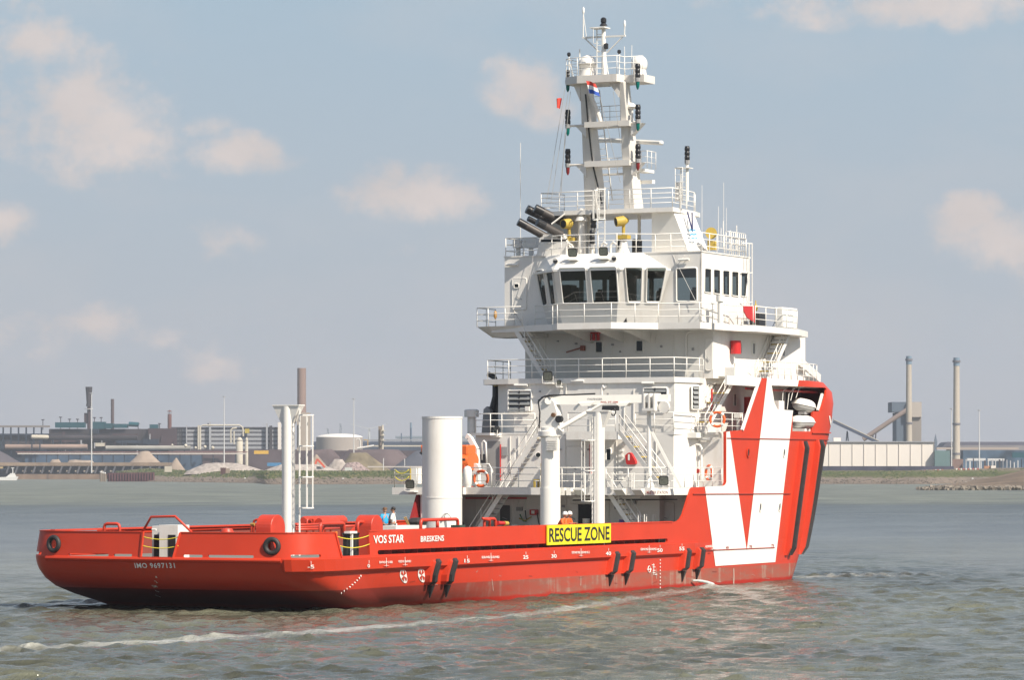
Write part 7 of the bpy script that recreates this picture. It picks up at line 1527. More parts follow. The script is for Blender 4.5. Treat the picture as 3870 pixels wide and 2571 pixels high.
for i, (a, b, y0, y1, mm) in enumerate(((190, 310, 1645, 1652, BLUEC), (200, 300, 1660, 1672, RUST2), (320, 420, 1652, 1664, BLUEC), (425, 520, 1640, 1652, RUST2), (440, 560, 1665, 1676, BLUEC), (60, 180, 1652, 1660, RUST2), (20, 150, 1668, 1678, RUST), (540, 600, 1660, 1680, BLUEC), (340, 372, 1622, 1640, BLUEC), (360, 395, 1675, 1688, CREAM))):
    mb = MB(); bbox(mb, a, b, y0, y1, D-5-i*.5, 6); part(mb, 'facade_duct', mm, r)
rg = random.Random(4)
for x in (162, 229, 263, 293, 357, 382, 522, 603, 790): 
    h_ = {162: 1585, 229: 1575, 263: 1583, 293: 1583, 357: 1577, 382: 1577}.get(x, 1600); mb = MB(); p = BP(x, HORY, D+10); mb.tube([(p.x, p.y, bz(1625, D)), (p.x, p.y, bz(h_, D))], .35, 5); mb.box(p.x-.9, p.x+.9, p.y-.9, p.y+.9, bz(h_+1, D)-.6, bz(h_, D)); part(mb, 'roof_vent_pipe', DKB, r)
for k in range(26):
    x = rg.uniform(190, 660); y0 = rg.uniform(1630, 1690); mb = MB(); p = BP(x, HORY, D-9); mb.tube([(p.x, p.y, bz(y0+rg.uniform(12, 40), D)), (p.x, p.y, bz(y0, D))], rg.uniform(.25, .7), 5); part(mb, 'facade_pipe', rg.choice((BLUEC, RUST2, GRYB, RUST)), r)
# elevated conveyor on trestles at far left
r = site('conveyor_bridge', 'long elevated conveyor on trestles at the far left', 'conveyor', 80, 2850); D = 2850; mb = MB(); bbox(mb, -60, 185, 1609, 1616, D, 6); part(mb, 'conveyor_deck', C_('weathered_beam', (.2, .18, .17)), r)
for x in range(-20, 180, 29): mb = MB(); bbox(mb, x, x+4, 1616, 1700, D, 3); part(mb, 'trestle_leg', BLUEC, r)
def pipe(name, label, cat, px0, px1, py0, py1, r_, D, m, group=None, legs=0):
    root = site(name, label, cat, (px0+px1)/2, D, group); mb = MB(); mb.tube([BP(px0, py0, D), BP(px1, py1, D)], r_*D/FPX, 12); part(mb, 'pipe', m, root, True)
    for i in range(legs): x = px0+(px1-px0)*(i+.5)/legs; mb = MB(); p = BP(x, HORY, D); mb.tube([(p.x, p.y, ground-1), (p.x, p.y, bz((py0+py1)/2, D))], .5, 5); part(mb, 'support_leg', BLUEC, root)
    return root
pipe('gas_main', 'fat pale rusty gas main running low along the steelworks on the left', 'pipe', 20, 330, 1690, 1690, 10, 2800, C_('rusty_pale_pipe', (.30, .22, .18), var=.35, vscale=.04), legs=7)
pipe('gas_main', 'fat pale gas main running low between the heaps and the banded hall', 'pipe', 400, 720, 1694, 1694, 9, 2800, C_('mottled_pipe', (.28, .27, .24), var=.3, vscale=.04), legs=7)
pipe('upper_duct', 'long dark duct along the steelworks facade', 'pipe', -60, 520, 1655, 1655, 9, 2860, RUST, legs=5)
r = site('storage_vessel', 'white cylindrical storage vessel before the steelworks', 'tank', 150, 2780); D = 2780; mb = MB(); mb.tube([BP(117, 1652, D), BP(121, 1652, D), BP(180, 1653, D), BP(184, 1653, D)], [4*D/FPX, 8*D/FPX, 8*D/FPX, 5*D/FPX], 14); part(mb, 'vessel_shell', CREAM, r, True)
for x in (120, 150): mb = MB(); bbox(mb, x-2, x+2, 1660, 1700, D, 2); part(mb, 'vessel_leg', BLUEC, r)
r = site('pipe_bridge', 'long low pipe bridge with pale rail in front of the steelworks', 'pipe bridge', 500, 2740); D = 2740
mb = MB(); bbox(mb, 60, 935, 1708, 1711, D, 3); part(mb, 'upper_girder', C_('brown_girder', (.2, .1, .09)), r); mb = MB(); bbox(mb, 66, 930, 1713, 1718, D-1, 3); part(mb, 'pale_rail', C_('pale_girder', (.5, .46, .42)), r)
for x in range(90, 930, 42): mb = MB(); bbox(mb, x, x+3, 1716, 1762, D, 2); part(mb, 'bridge_leg', BLUEC, r)
mb = MB(); bbox(mb, 90, 760, 1722, 1775, 2790, 10, z0=ground-1); o = mb.build('blue_stores', C_('blue_grey_store', (.045, .075, .12), var=.5, vscale=.05)); tag(o, 'low dark blue sheds under the pipe bridge', 'shed')
mb = MB(); bbox(mb, 640, 1235, 1700, 1775, 2860, 12, z0=ground-1); tag(mb.build('ore_store', C_('purple_brown_store', (.085, .062, .067), var=.3, vscale=.05)), 'long low purple-brown store below the banded hall', 'shed')
mb = MB(); bbox(mb, 1120, 2050, 1704, 1790, 2600, 14, z0=ground-1); tag(mb.build('ore_store', MATS['purple_brown_store']), 'long low purple-brown bank behind the heaps in the middle of the shore', 'shed')
# banded hall
r = site('banded_hall', 'long hall clad in pale and dark horizontal bands', 'building', 850, 2900); D = 2900; per = bz(1616, D)-bz(1632.3, D)
ST = striped('banded_cladding', (.30, .31, .33), (.06, .058, .07), per, duty=.55, off=0.1)
mb = MB(); bbox(mb, 640, 1060, 1618, 1706, D, 50, z0=ground); part(mb, 'clad_wall', ST, r); mb = MB(); bbox(mb, 638, 1062, 1615, 1619, D-1, 52); part(mb, 'roof_edge', DKB, r)
for (a, b, y0, m_) in ((747, 754, 1608, CREAM), (1005, 1012, 1600, GRYB), (1018, 1028, 1610, RUST), (1050, 1062, 1597, WARE), (790, 797, 1595, GRYB), (703, 706, 1608, GRYB)): mb = MB(); bbox(mb, a, b, y0, 1710, D-4, 3); part(mb, 'downpipe', m_, r)
mb = MB(); bbox(mb, 925, 942, 1622, 1638, D-4, 2); part(mb, 'yellow_window', C_('ochre_panel', (.45, .35, .05)), r)
mb = MB(); bbox(mb, 960, 1014, 1704, 1717, D-60, 3); o = mb.build('yellow_wagon', C_('yellow_wagon_paint', (.6, .36, .04))); tag(o, 'long yellow wagon parked below the banded hall', 'wagon')
r = site('pipe_loop', 'tall pale pipe bends in front of the banded hall', 'pipe', 880, 2840); D = 2840
for pts, rr_ in ((((757, 1700), (757, 1612), (768, 1608), (905, 1608), (917, 1616), (919, 1650)), 3.2), (((872, 1675), (872, 1626), (880, 1620), (895, 1618)), 3.5), (((884, 1680), (884, 1630)), 3)): mb = MB(); mb.tube([BP(x, y, D) for x, y in pts], rr_*D/FPX, 8); part(mb, 'pipe_run', CREAM, r, True)
for (px, w_) in ((905, 26), (932, 12)):
    r = site('process_vessel', 'cream process vessel with a flat top before the banded hall, '+('wider of two' if w_ > 20 else 'narrower of two'), 'tank', px, 2790); D = 2790; c = r.location; mb = MB(); mb.tube([(c.x, c.y, ground), (c.x, c.y, bz(1664, D)), (c.x, c.y, bz(1654, D))], [w_*D/FPX/2, w_*D/FPX/2, w_*.4*D/FPX/2], 16); part(mb, 'vessel_shell', CREAM, r, True); mb = MB(); mb.tube([(c.x, c.y, bz(1666, D)), (c.x, c.y, bz(1664.5, D))], w_*1.12*D/FPX/2, 16); part(mb, 'vessel_platform', DKB, r)
for k in range(14):
    k_ = rg.uniform(.4, .8); x = 655+k*13+rg.uniform(-8, 8); y = 1687+rg.uniform(-8, 8); mb = MB(); c = BP(x, y, 2780); mb.lathe(c, [(.1*k_, -2.4*k_), (1.6*k_, -1.4*k_), (2.2*k_, 0), (1.6*k_, 1.4*k_), (.1*k_, 2.2*k_)], 10); 
    if k % 3 == 0: tag(mb.build('round_vessel', CREAM, smooth='all'), 'small round cream vessel among the pipework before the banded hall', 'tank', 'round vessels before the banded hall')
# big chimney base block
r = site('chimney_block', 'pale concrete block at the foot of the brown chimney', 'building', 1140, 2690); mb = MB(); bbox(mb, 1122, 1168, 1560, 1700, 2690, 20, z0=ground); part(mb, 'block_wall', C_('beige_concrete', (.36, .31, .26), var=.1, vscale=.03), r); mb = MB(); bbox(mb, 1128, 1134, 1600, 1680, 2688, 1); part(mb, 'dark_slot', DKB, r)
# heaps
def heap(px0, px1, pyt, D, m, label, peak=.5, name='sand_heap', flat=.1, pyb=None, rough=1., group=None, base=None):
    """irregular pile"""
    base = base if base is not None else (ground if pyb is None else bz(pyb, D)); H = bz(pyt, D)-base; W_ = bw(px0, px1, D); c = BP((px0+px1)/2, HORY, D); nu, nv = 40, 14; vs = []
    from mathutils import noise as mn
    for i in range(nu+1):
        for j in range(nv+1):
            u = i/nu; v = j/nv; du = (u-peak)/(peak if u < peak else 1-peak); dv = (v-.5)*2; r_ = math.sqrt(min(1, du*du+dv*dv)); h = H*min(1, (1-r_)/(1-flat)) if r_ < 1 else 0
            q = Vector(((u-.5)*W_, (v-.5)*W_*.55, 0)); w_ = Vector((c.x, c.y, 0))+RX*q.x+AX*(q.y+W_*.28); n_ = mn.fractal(Vector((w_.x*.09, w_.y*.09, px0*.01)), 1, 2, 4); vs.append((w_.x, w_.y, base-1.5+h+1.5*(r_ < 1)+n_*.09*H*rough*(1 if h > 0 else 0)))
    mb = MB(); n = nv+1; mb.add(vs, [(i*n+j, (i+1)*n+j, (i+1)*n+j+1, i*n+j+1) for i in range(nu) for j in range(nv)]); o = mb.build(name, m, smooth='all', fix=False); return tag(o, label, 'heap', group)
heap(-330, 122, 1668, 2740, COAL, 'large dark purple-grey ore heap at the left edge', name='ore_heap', rough=.35)
heap(160, 252, 1736, 2700, SANDM, 'low sand heap under the flared chimney', flat=.3)
heap(215, 385, 1740, 2690, SANDM, 'long low sand ridge between the two larger heaps', flat=.5)
heap(452, 636, 1706, 2650, SANDM, 'large pale sand heap left of the banded hall', .48, flat=.18, rough=.6)
heap(626, 702, 1730, 2640, SANDM, 'small pointed sand heap beside the large pale one', flat=.05, rough=.5)
heap(690, 1010, 1752, 2120, GRAV, 'long low gravel heap above the grassy bank', .4, 'gravel_heap', .4, rough=.9)
heap(980, 1290, 1756, 2150, GRAV, 'low gravel ridge behind the flared post', .5, 'gravel_heap', .5, rough=.8)
heap(1146, 1252, 1718, 2250, SANDM, 'pointed grey sand heap behind the red excavator', .45, flat=.05, rough=.3)
heap(1270, 1480, 1712, 2300, SCRUB, 'brown weedy earth heap left of the dark coal heap', .35, 'earth_heap', .3, rough=1.)
heap(1225, 1330, 1738, 2200, GRAV, 'small round stone heap right of the excavator', .5, 'stone_heap', .3)
heap(1280, 1400, 1748, 2180, C_('mixed_scrap', (.26, .2, .19), var=.8, vscale=1.2), 'scrap heap in front of the brown earth heap', .4, 'scrap_heap', .4, rough=2.)
heap(1462, 1720, 1704, 2350, C_('blue_black_coal', (.075, .08, .10), var=.12, vscale=.1), 'dark blue-grey coal heap partly hidden by the tank', .46, 'coal_heap', .1, rough=.25)
heap(1120, 1330, 1700, 2560, OREB, 'wide brown ore heap below the white domed tank, left part', .4, 'ore_heap', .4, rough=.4); heap(1220, 1600, 1700, 2540, OREB, 'wide brown ore heap below the cream column', .5, 'ore_heap', .5, rough=.35)
# domed tank, column, elbow pipes
r = site('domed_tank', 'wide storage tank with a low white dome', 'tank', 1283, 3100); D = 3100; c = r.location; R_ = 88*D/FPX; mb = MB(); mb.tube([(c.x, c.y, ground), (c.x, c.y, bz(1654, D))], R_, 40); part(mb, 'tank_wall', C_('tank_beige', (.34, .30, .27), var=.1, vscale=.03), r, True)
mb = MB(); H = bz(1640, D)-bz(1654, D); mb.lathe((c.x, c.y, bz(1654, D)), [(R_*1.0, 0)]+[(R_*math.cos(t), H*math.sin(t)) for t in np.linspace(.1, 1.5, 8)], 40); part(mb, 'dome_roof', C_('white_dome', (.68, .66, .62)), r, True)
r = site('process_column', 'tall cream column with side platforms above the brown heap', 'tower', 1438, 2600); D = 2600; mb = MB(); bbox(mb, 1430, 1443, 1612, 1712, D, 4); part(mb, 'column_frame', C_('brown_tower', (.22, .17, .13)), r); mb = MB(); c = BP(1446, HORY, D-3); mb.tube([(c.x, c.y, ground), (c.x, c.y, bz(1608, D))], 4*D/FPX, 10); part(mb, 'column_shell', CREAM, r, True)
for y in (1627, 1645, 1664): mb = MB(); bbox(mb, 1440, 1456, y, y+2.5, D-6, 3); part(mb, 'platform', CREAM, r)
r = site('elbow_pipe', 'white pipe with a round elbow right of the light mast', 'pipe', 1360, 2580); D = 2580; mb = MB(); mb.tube([BP(x, y, D) for x, y in ((1361, 1702), (1361, 1668), (1358, 1660), (1350, 1659), (1346, 1664))], 2.6*D/FPX, 8); part(mb, 'pipe_run', C_('white_pipe', (.6, .58, .54)), r, True); mb = MB(); mb.tube([BP(1350, 1696, D-3), BP(1414, 1686, D-3)], 4.5*D/FPX, 10); part(mb, 'sloping_duct', MATS['white_pipe'], r, True)
mb = MB(); mb.tube([BP(x, y, 2590) for x, y in ((1390, 1695), (1390, 1664), (1376, 1663))], 1.8*2590/FPX, 6); tag(mb.build('ochre_pipe', C_('ochre', (.5, .3, .06)), smooth=True), 'small ochre pipe bend behind the white elbow pipe', 'pipe')
mb = MB(); bbox(mb, 1180, 2300, 1670, 1700, 3150, 30, z0=ground); tag(mb.build('blue_store_wall', C_('dark_slate_wall', (.05, .065, .10), var=.3, vscale=.03)), 'long dark slate-blue wall below the white domed tank', 'wall')
mb = MB(); bbox(mb, 1415, 2300, 1684, 1689, 2700, 3); tag(mb.build('pale_pipe_rack', CREAM), 'pale pipe rack crossing behind the brown heap', 'pipe rack')
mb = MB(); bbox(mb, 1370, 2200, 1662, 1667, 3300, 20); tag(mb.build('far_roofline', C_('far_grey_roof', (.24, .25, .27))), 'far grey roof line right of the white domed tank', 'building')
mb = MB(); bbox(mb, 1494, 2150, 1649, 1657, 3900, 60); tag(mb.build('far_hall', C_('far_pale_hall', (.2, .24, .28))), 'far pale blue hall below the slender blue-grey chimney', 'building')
for (x, y0) in ((1239, 1620), (1287, 1602)):
    r = site('lattice_mast', 'far lattice mast above the white domed tank, '+('shorter' if x < 1260 else 'taller')+' of two', 'mast', x, 3900); D = 3900; c = r.location; mb = MB()
    for s_ in (-1, 1): mb.beam(Vector((c.x, c.y, ground))+RX*s_*1.6, Vector((c.x, c.y, bz(y0, D)))+RX*s_*.5, .5, .5)
    for k in range(8): z0_, z1_ = ground+(bz(y0, D)-ground)*k/8, ground+(bz(y0, D)-ground)*(k+1)/8; mb.beam(Vector((c.x, c.y, z0_))+RX*1.5, Vector((c.x, c.y, z1_))-RX*1.2, .3, .3)
    part(mb, 'lattice', C_('far_steel', (.14, .17, .2)), r)
r = site('wind_turbine', 'far white wind turbine between the domed tank and the cream column', 'wind turbine', 1395, 4200); D = 4200; c = r.location; mb = MB(); mb.tube([(c.x, c.y, ground), (c.x, c.y, bz(1622, D))], [2, 1.2], 10); part(mb, 'tower', C_('far_white', (.4, .42, .44)), r, True); hub = Vector((c.x, c.y, bz(1622, D)))-AX*3
mb = MB(); mb.beam(hub, hub+AX*6, 2.2, 2.2); part(mb, 'nacelle', MATS['far_white'], r)
for a in (15, 165, 262): mb = MB(); d = RX*math.cos(math.radians(a))+Vector((0, 0, math.sin(math.radians(a)))); mb.beam(hub, hub+d*5.5, 1.0, .4, up=AX); mb.beam(hub+d*5, hub+d*(22 if a != 262 else 14), .6, .3, up=AX); part(mb, 'blade', MATS['far_white'], r)
# light masts
def light_mast(px, y0, D, label):
    r = site('light_mast', label, 'light mast', px, D, 'light masts along the shore'); c = r.location; mb = MB(); mb.tube([(c.x, c.y, ground-1), (c.x, c.y, bz(y0, D))], [2.8*D/FPX, 1.3*D/FPX], 8); part(mb, 'mast_pole', STL, r, True); mb = MB(); p = Vector((c.x, c.y, bz(y0, D))); mb.beam(p-RX*7.5*D/FPX, p+RX*7.5*D/FPX, .5, .5); mb.tube([p-Vector((0, 0, .3)), p+Vector((0, 0, .4))], 4*D/FPX, 8); part(mb, 'lamp_head', GRYB, r); return r
light_mast(346, 1487, 2600, 'tall white light mast before the flared chimney'); light_mast(847, 1500, 2500, 'tall white light mast before the banded hall'); light_mast(1337, 1509, 2400, 'tall white light mast before the domed tank'); light_mast(3596, 1546, 2200, 'tall grey light mast just left of the lone pale chimney'); light_mast(3701, 1552, 2150, 'tall grey light mast right of the lone pale chimney')
# left jetty
r = site('jetty', 'long loading jetty with a sandy deck over dark piles at the left', 'jetty', 250, 2640); D = 2640
mb = MB(); bbox(mb, -120, 632, 1749, 1762, D, 40); part(mb, 'jetty_deck', C_('sandy_deck', (.24, .18, .13), var=.25, vscale=.1), r); mb = MB(); bbox(mb, -120, 640, 1760, 1798, D+14, 8, z0=-1); part(mb, 'dark_back_wall', DKB, r)
mb = MB(); bbox(mb, 60, 400, 1793, 1820, D-2, 30, z0=-3); part(mb, 'brown_quay_edge', C_('brown_quay', (.2, .14, .10), var=.3, vscale=.1), r)
for k in range(22):
    x = -100+k*33.5; mb = MB(); a, b = BP(x, 1763, D+1), BP(x-10, 1790, D+1); mb.beam(a, b, 1.6, 1.2); part(mb, 'raking_pile', C_('grey_pile', (.10, .10, .11)), r)
for k in range(11):
    x = 85+k*33; mb = MB(); bbox(mb, x, x+13, 1779, 1784, D+2, 4); part(mb, 'fender_panel', C_('pale_fender', (.38, .33, .27)), r)
# mooring dolphin and sheet piles
r = site('mooring_dolphin', 'cluster of wooden mooring piles with white tops', 'dolphin', 390, 2080, z=0)
for i, x in enumerate((381, 388, 396)): mb = MB(); p = BP(x, HORY, 2080+i*1.5); mb.tube([(p.x, p.y, -3), (p.x, p.y, bz(1787+i*2, 2080))], .62, 9); part(mb, 'pile', C_('grey_wood', (.2, .17, .14)), r); mb = MB(); mb.tube([(p.x, p.y, bz(1787+i*2, 2080)), (p.x, p.y, bz(1782+i*2, 2080))], .66, 9); part(mb, 'white_pile_top', STL, r)
mb = MB()
for k in range(34):
    x0 = 406+k*5.2; D = 2086 if k % 2 else 2088; bbox(mb, x0, x0+5.3, 1789-k*.08, 1822, D, 2, z0=-4)
tag(mb.build('sheet_pile_wall', C_('rusty_sheet_piling', (.11, .05, .055), var=.2, vscale=.2)), 'dark rusty sheet pile wall right of the mooring piles', 'wall')
# small craft at the left edge
r = site('harbour_boat', 'small white motor vessel at the left edge under the jetty', 'boat', 20, 2350, z=0); D = 2350; mb = MB(); a, b = BP(-60, HORY, D), BP(68, HORY, D); hull_ = [a+Vector((0, 0, -6.4)), b+Vector((0, 0, -6.4))]
def onw(px, z, o=0): p = BP(px, HORY, D+o); return Vector((p.x, p.y, z))
mb.loft([onw(-60, -1), onw(60, -1), onw(70, 2.4), onw(-60, 1.7)], [onw(-60, -1, 6), onw(60, -1, 6), onw(70, 2.4, 6), onw(-60, 1.7, 6)]); part(mb, 'boat_hull', C_('white_boat_hull', (.6, .6, .58)), r)
mb = MB(); mb.loft([onw(20, 1.8, 1), onw(62, 2.2, 1), onw(56, 4.6, 1), onw(40, 4.6, 1), onw(30, 3.1, 1)], [onw(20, 1.8, 5), onw(62, 2.2, 5), onw(56, 4.6, 5), onw(40, 4.6, 5), onw(30, 3.1, 5)]); part(mb, 'wheelhouse', C_('white_boat_hull', (.6, .6, .58)), r)
mb = MB(); bbox(mb, -60, 20, 1772, 1778, D+1, 4); part(mb, 'blue_cargo_hatch', BLUEC, r); mb = MB(); mb.beam(onw(48, 4.6, 3), onw(48, 8, 3), .5, .5); mb.beam(onw(42, 8, 3), onw(54, 8, 3), .4, .5); part(mb, 'mast', STL, r); mb = MB(); bbox(mb, 0, 10, 1765, 1774, D+1, 2); part(mb, 'ochre_deck_house', C_('ochre_house', (.4, .3, .15)), r)
# small things on the bank
def sbox(name, label, cat, x0, x1, y0, y1, D, m, dep=4, group=None): mb = MB(); bbox(mb, x0, x1, y0, y1, D, dep, z0=bz(y1, D)-.8); return tag(mb.build(name, m), label, cat, group)
r = site('concrete_bunker', 'small brown concrete bunker on the gravel bank', 'bunker', 850, 2060); mb = MB(); bbox(mb, 852, 866, 1771, 1792, 2062, 5, z0=3); part(mb, 'bunker_side', SANDM, r); mb = MB(); bbox(mb, 833, 852, 1769, 1791, 2060, 6, z0=3); part(mb, 'bunker_front', C_('dark_brown_front', (.09, .045, .04)), r)
sbox('white_hut', 'small white hut behind the grass in front of the scrap heap', 'hut', 1303, 1330, 1768, 1789, 1900, C_('hut_white', (.5, .52, .5)))
sbox('blue_skip', 'long low blue skip right of the white hut', 'skip', 1334, 1420, 1780, 1789, 1900, C_('blue_skip_paint', (.06, .16, .24)))
sbox('yellow_barrier', 'thin bright yellow barrier on the grass below the excavator', 'barrier', 1215, 1266, 1781, 1785, 1900, YELB, 1)
sbox('blue_cover', 'low blue tarpaulin cover left of the flared post', 'cover', 1010, 1062, 1750, 1758, 2200, C_('tarpaulin_blue', (.06, .2, .38)))
sbox('quay_house', 'small pale lock house on the left bank under the big sand heap', 'hut', 622, 648, 1763, 1780, 2150, CREAM)
r = site('excavator', 'red excavator with a raised bent arm before the pointed sand heap', 'excavator', 1215, 1950); D = 1950
for pts, nm in ((((1192, 1755), (1199, 1736)), 'boom'), (((1199, 1736), (1228, 1768)), 'dipper_arm')): mb = MB(); mb.beam(BP(*pts[0], D), BP(*pts[1], D), 1.0, 1.2, up=AX); part(mb, nm, C_('excavator_red', (.6, .1, .05)), r)
mb = MB(); bbox(mb, 1196, 1222, 1764, 1774, D+2, 4); part(mb, 'cab_body', GRYB, r)
mb = MB(); bbox(mb, 1390, 1700, 1763, 1768, 1950, 2); tag(mb.build('pale_quay_wall', C_('pale_wall', (.45, .41, .38))), 'thin pale wall along the bank in front of the coal heap', 'wall')
for (x, y0, y1, D) in ((1449, 1733, 1785, 1900), (1529, 1735, 1762, 2000)): mb = MB(); p = BP(x, HORY, D); mb.tube([(p.x, p.y, bz(y1, D)), (p.x, p.y, bz(y0, D))], .25, 6); tag(mb.build('lamp_post', STL), 'thin white lamp post on the bank, '+('in front of the earth heap' if x < 1500 else 'in front of the coal heap'), 'lamp post')
# right side: warehouse, tower, conveyors, works
r = site('warehouse', 'long pale windowless warehouse on the right shore', 'building', 3320, 2050); D = 2050; mb = MB(); bbox(mb, 3000, 3530, 1671, 1790, D, 60, z0=ground-1); part(mb, 'clad_wall', WARE, r); mb = MB(); bbox(mb, 2998, 3532, 1669, 1672, D-1, 62); part(mb, 'roof_edge', GRYB, r)
for k in range(12): x = 3045+k*44; mb = MB(); bbox(mb, x, x+1.2, 1673, 1762, D-.4, .3); part(mb, 'cladding_joint', C_('joint_grey', (.54, .50, .45)), r)
mb = MB(); bbox(mb, 3150, 3178, 1655, 1671, D+20, 5); part(mb, 'roof_plant', WARE, r)
sbox('dark_quay_base', 'long dark wall at the foot of the pale warehouse', 'wall', 2990, 3605, 1763, 1787, 2035, C_('dark_navy_wall', (.05, .05, .075), var=.5, vscale=.08), 8)
sbox('green_grey_shed', 'plain green-grey shed right of the pale warehouse', 'building', 3533, 3590, 1704, 1763, 2045, C_('green_grey_cladding', (.12, .19, .19)), 30)
r = site('concrete_tower', 'tall blocky grey tower with a wider head behind the pale warehouse', 'tower', 3430, 2420); D = 2420
TG = C_('tower_grey', (.25, .225, .20), var=.08, vscale=.02); TGD = C_('tower_blue_grey', (.10, .13, .17)); mb = MB(); bbox(mb, 3426, 3482, 1573, 1700, D, 25, z0=ground); part(mb, 'shaft_front', TG, r); mb = MB(); bbox(mb, 3388, 3426, 1560, 1700, D+2, 25, z0=ground); part(mb, 'shaft_side', TGD, r)
mb = MB(); bbox(mb, 3428, 3483, 1520, 1577, D-2, 28); part(mb, 'head_front', C_('tower_light', (.4, .36, .32)), r); mb = MB(); bbox(mb, 3371, 3428, 1520, 1558, D, 26); part(mb, 'head_side', TGD, r)
r = site('conveyor', 'fat round conveyor tube rising to the grey tower', 'conveyor', 3345, 2380); D = 2380; mb = MB(); mb.tube([BP(3262, 1662, D), BP(3430, 1548, D)], 9*D/FPX, 12); part(mb, 'conveyor_tube', C_('conveyor_grey', (.24, .19, .17), var=.15, vscale=.05), r, True)
for x, y in ((3300, 1640), (3310, 1640)): mb = MB(); mb.beam(BP(x, y, D), BP(x-3, 1672, D), .8, .8); part(mb, 'trestle_leg', DKB, r)
r = site('conveyor', 'flat dark conveyor sloping down from the bow towards the warehouse roof', 'conveyor', 3240, 2250); D = 2250; mb = MB(); a, b = BP(3150, 1594, D), BP(3320, 1674, D); mb.beam(a, b, 5, 10*D/FPX); part(mb, 'conveyor_box', C_('conveyor_navy', (.06, .075, .12)), r); mb = MB(); mb.beam(a+Vector((0, 0, 1.1)), b+Vector((0, 0, 1.1)), 5.2, .4); part(mb, 'conveyor_roof', CREAM, r)
for x in (3198, 3206): mb = MB(); mb.beam(BP(3202, 1630, D), BP(x, 1668, D), .7, .7); part(mb, 'trestle_leg', BLUEC, r)
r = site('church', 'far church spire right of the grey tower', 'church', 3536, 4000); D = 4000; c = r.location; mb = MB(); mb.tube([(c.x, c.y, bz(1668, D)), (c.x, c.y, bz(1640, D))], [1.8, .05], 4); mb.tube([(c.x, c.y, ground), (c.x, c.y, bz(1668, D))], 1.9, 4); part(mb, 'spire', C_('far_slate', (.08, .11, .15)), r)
r = site('long_hall', 'long grey-roofed hall behind the lone pale chimney on the right', 'building', 3750, 2700); D = 2700; mb = MB(); bbox(mb, 3600, 4300, 1684, 1775, D, 40, z0=ground); part(mb, 'hall_wall', C_('hall_grey', (.2, .19, .2), var=.2, vscale=.03), r)
mb = MB(); a = [(3562, 1690), (3576, 1674), (3582, 1671), (4300, 1671), (4300, 1690)]; pts = [BP(x, y, D+5) for x, y in a]; mb.loft(pts, [p+AX*40 for p in pts]); part(mb, 'hall_roof', C_('slate_roof', (.10, .10, .13)), r)
mb = MB(); bbox(mb, 3540, 3850, 1692, 1700, D-30, 4); part(mb, 'pale_gallery', C_('pale_gallery_cladding', (.35, .30, .26), var=.15, vscale=.05), r)
mb = MB(); bbox(mb, 3640, 4300, 1703, 1766, 2400, 20, z0=ground); tag(mb.build('blue_works', C_('blue_works_mass', (.06, .10, .15), var=.6, vscale=.08)), 'low dark blue works along the right edge below the long hall', 'building')
for i, (x0, x1, y0, y1, m_, nm, lb) in enumerate(((3655, 3725, 1733, 1738, STL, 'pipe_rack', 'thin pale pipe rack left of the second grey light mast'), (3733, 3796, 1734, 1738, STL, 'pipe_rack', 'thin pale pipe rack right of the second grey light mast'), (3600, 3640, 1736, 1766, C_('rusty_shed', (.2, .13, .11)), 'rusty_shed', 'small rusty shed at the foot of the lone pale chimney'), (3826, 3870, 1711, 1726, TEAL, 'teal_shed', 'small teal shed at the right edge'), (3720, 3745, 1762, 1772, C_('orange_crate', (.4, .2, .1)), 'orange_container', 'small dull orange container on the right bank'), (3746, 3764, 1761, 1770, WARE, 'white_container', 'small white container on the right bank'))):
    sbox(nm, lb, nm.split('_')[-1], x0, x1, y0, y1, 2300-i*3, m_, 3)
for k in range(16): x = 3650+k*14; sbox('works_frame', 'narrow steel frame among the blue works on the right', 'frame', x, x+rg.uniform(2, 7), 1740+rg.uniform(-6, 8), 1768, 2290, rg.choice((GRYB, RUST, BLUEC, STL)), 2, 'steel frames of the blue works')
for k, (x0, x1, y0, y1, n_) in enumerate(((3452, 3568, 1781, 1776, 14), (3613, 3703, 1773, 1772, 10))):
    r = site('road_barrier', 'row of red and white road barriers, '+('left of two, below the green-grey shed' if k == 0 else 'right of two, before the pale chimney'), 'barrier', (x0+x1)/2, 1850, z=5); D = 1850
    for i in range(n_): x = x0+(x1-x0)*i/n_; y = y0+(y1-y0)*i/n_; mb = MB(); bbox(mb, x, x+(x1-x0)/n_*.55, y-2, y+4, D, 1); part(mb, 'barrier_panel', WARE if i % 2 == 0 else C_('barrier_red', (.45, .12, .1)), r)
r = site('dump_truck', 'dark orange dump truck on the mound at the right edge', 'truck', 3866, 1450); D = 1450; mb = MB(); bbox(mb, 3858, 3885, 1790, 1800, D, 3); part(mb, 'chassis', BLKP, r); mb = MB(); bbox(mb, 3864, 3890, 1780, 1791, D, 3); part(mb, 'tipper_body', C_('truck_orange', (.5, .16, .05)), r)
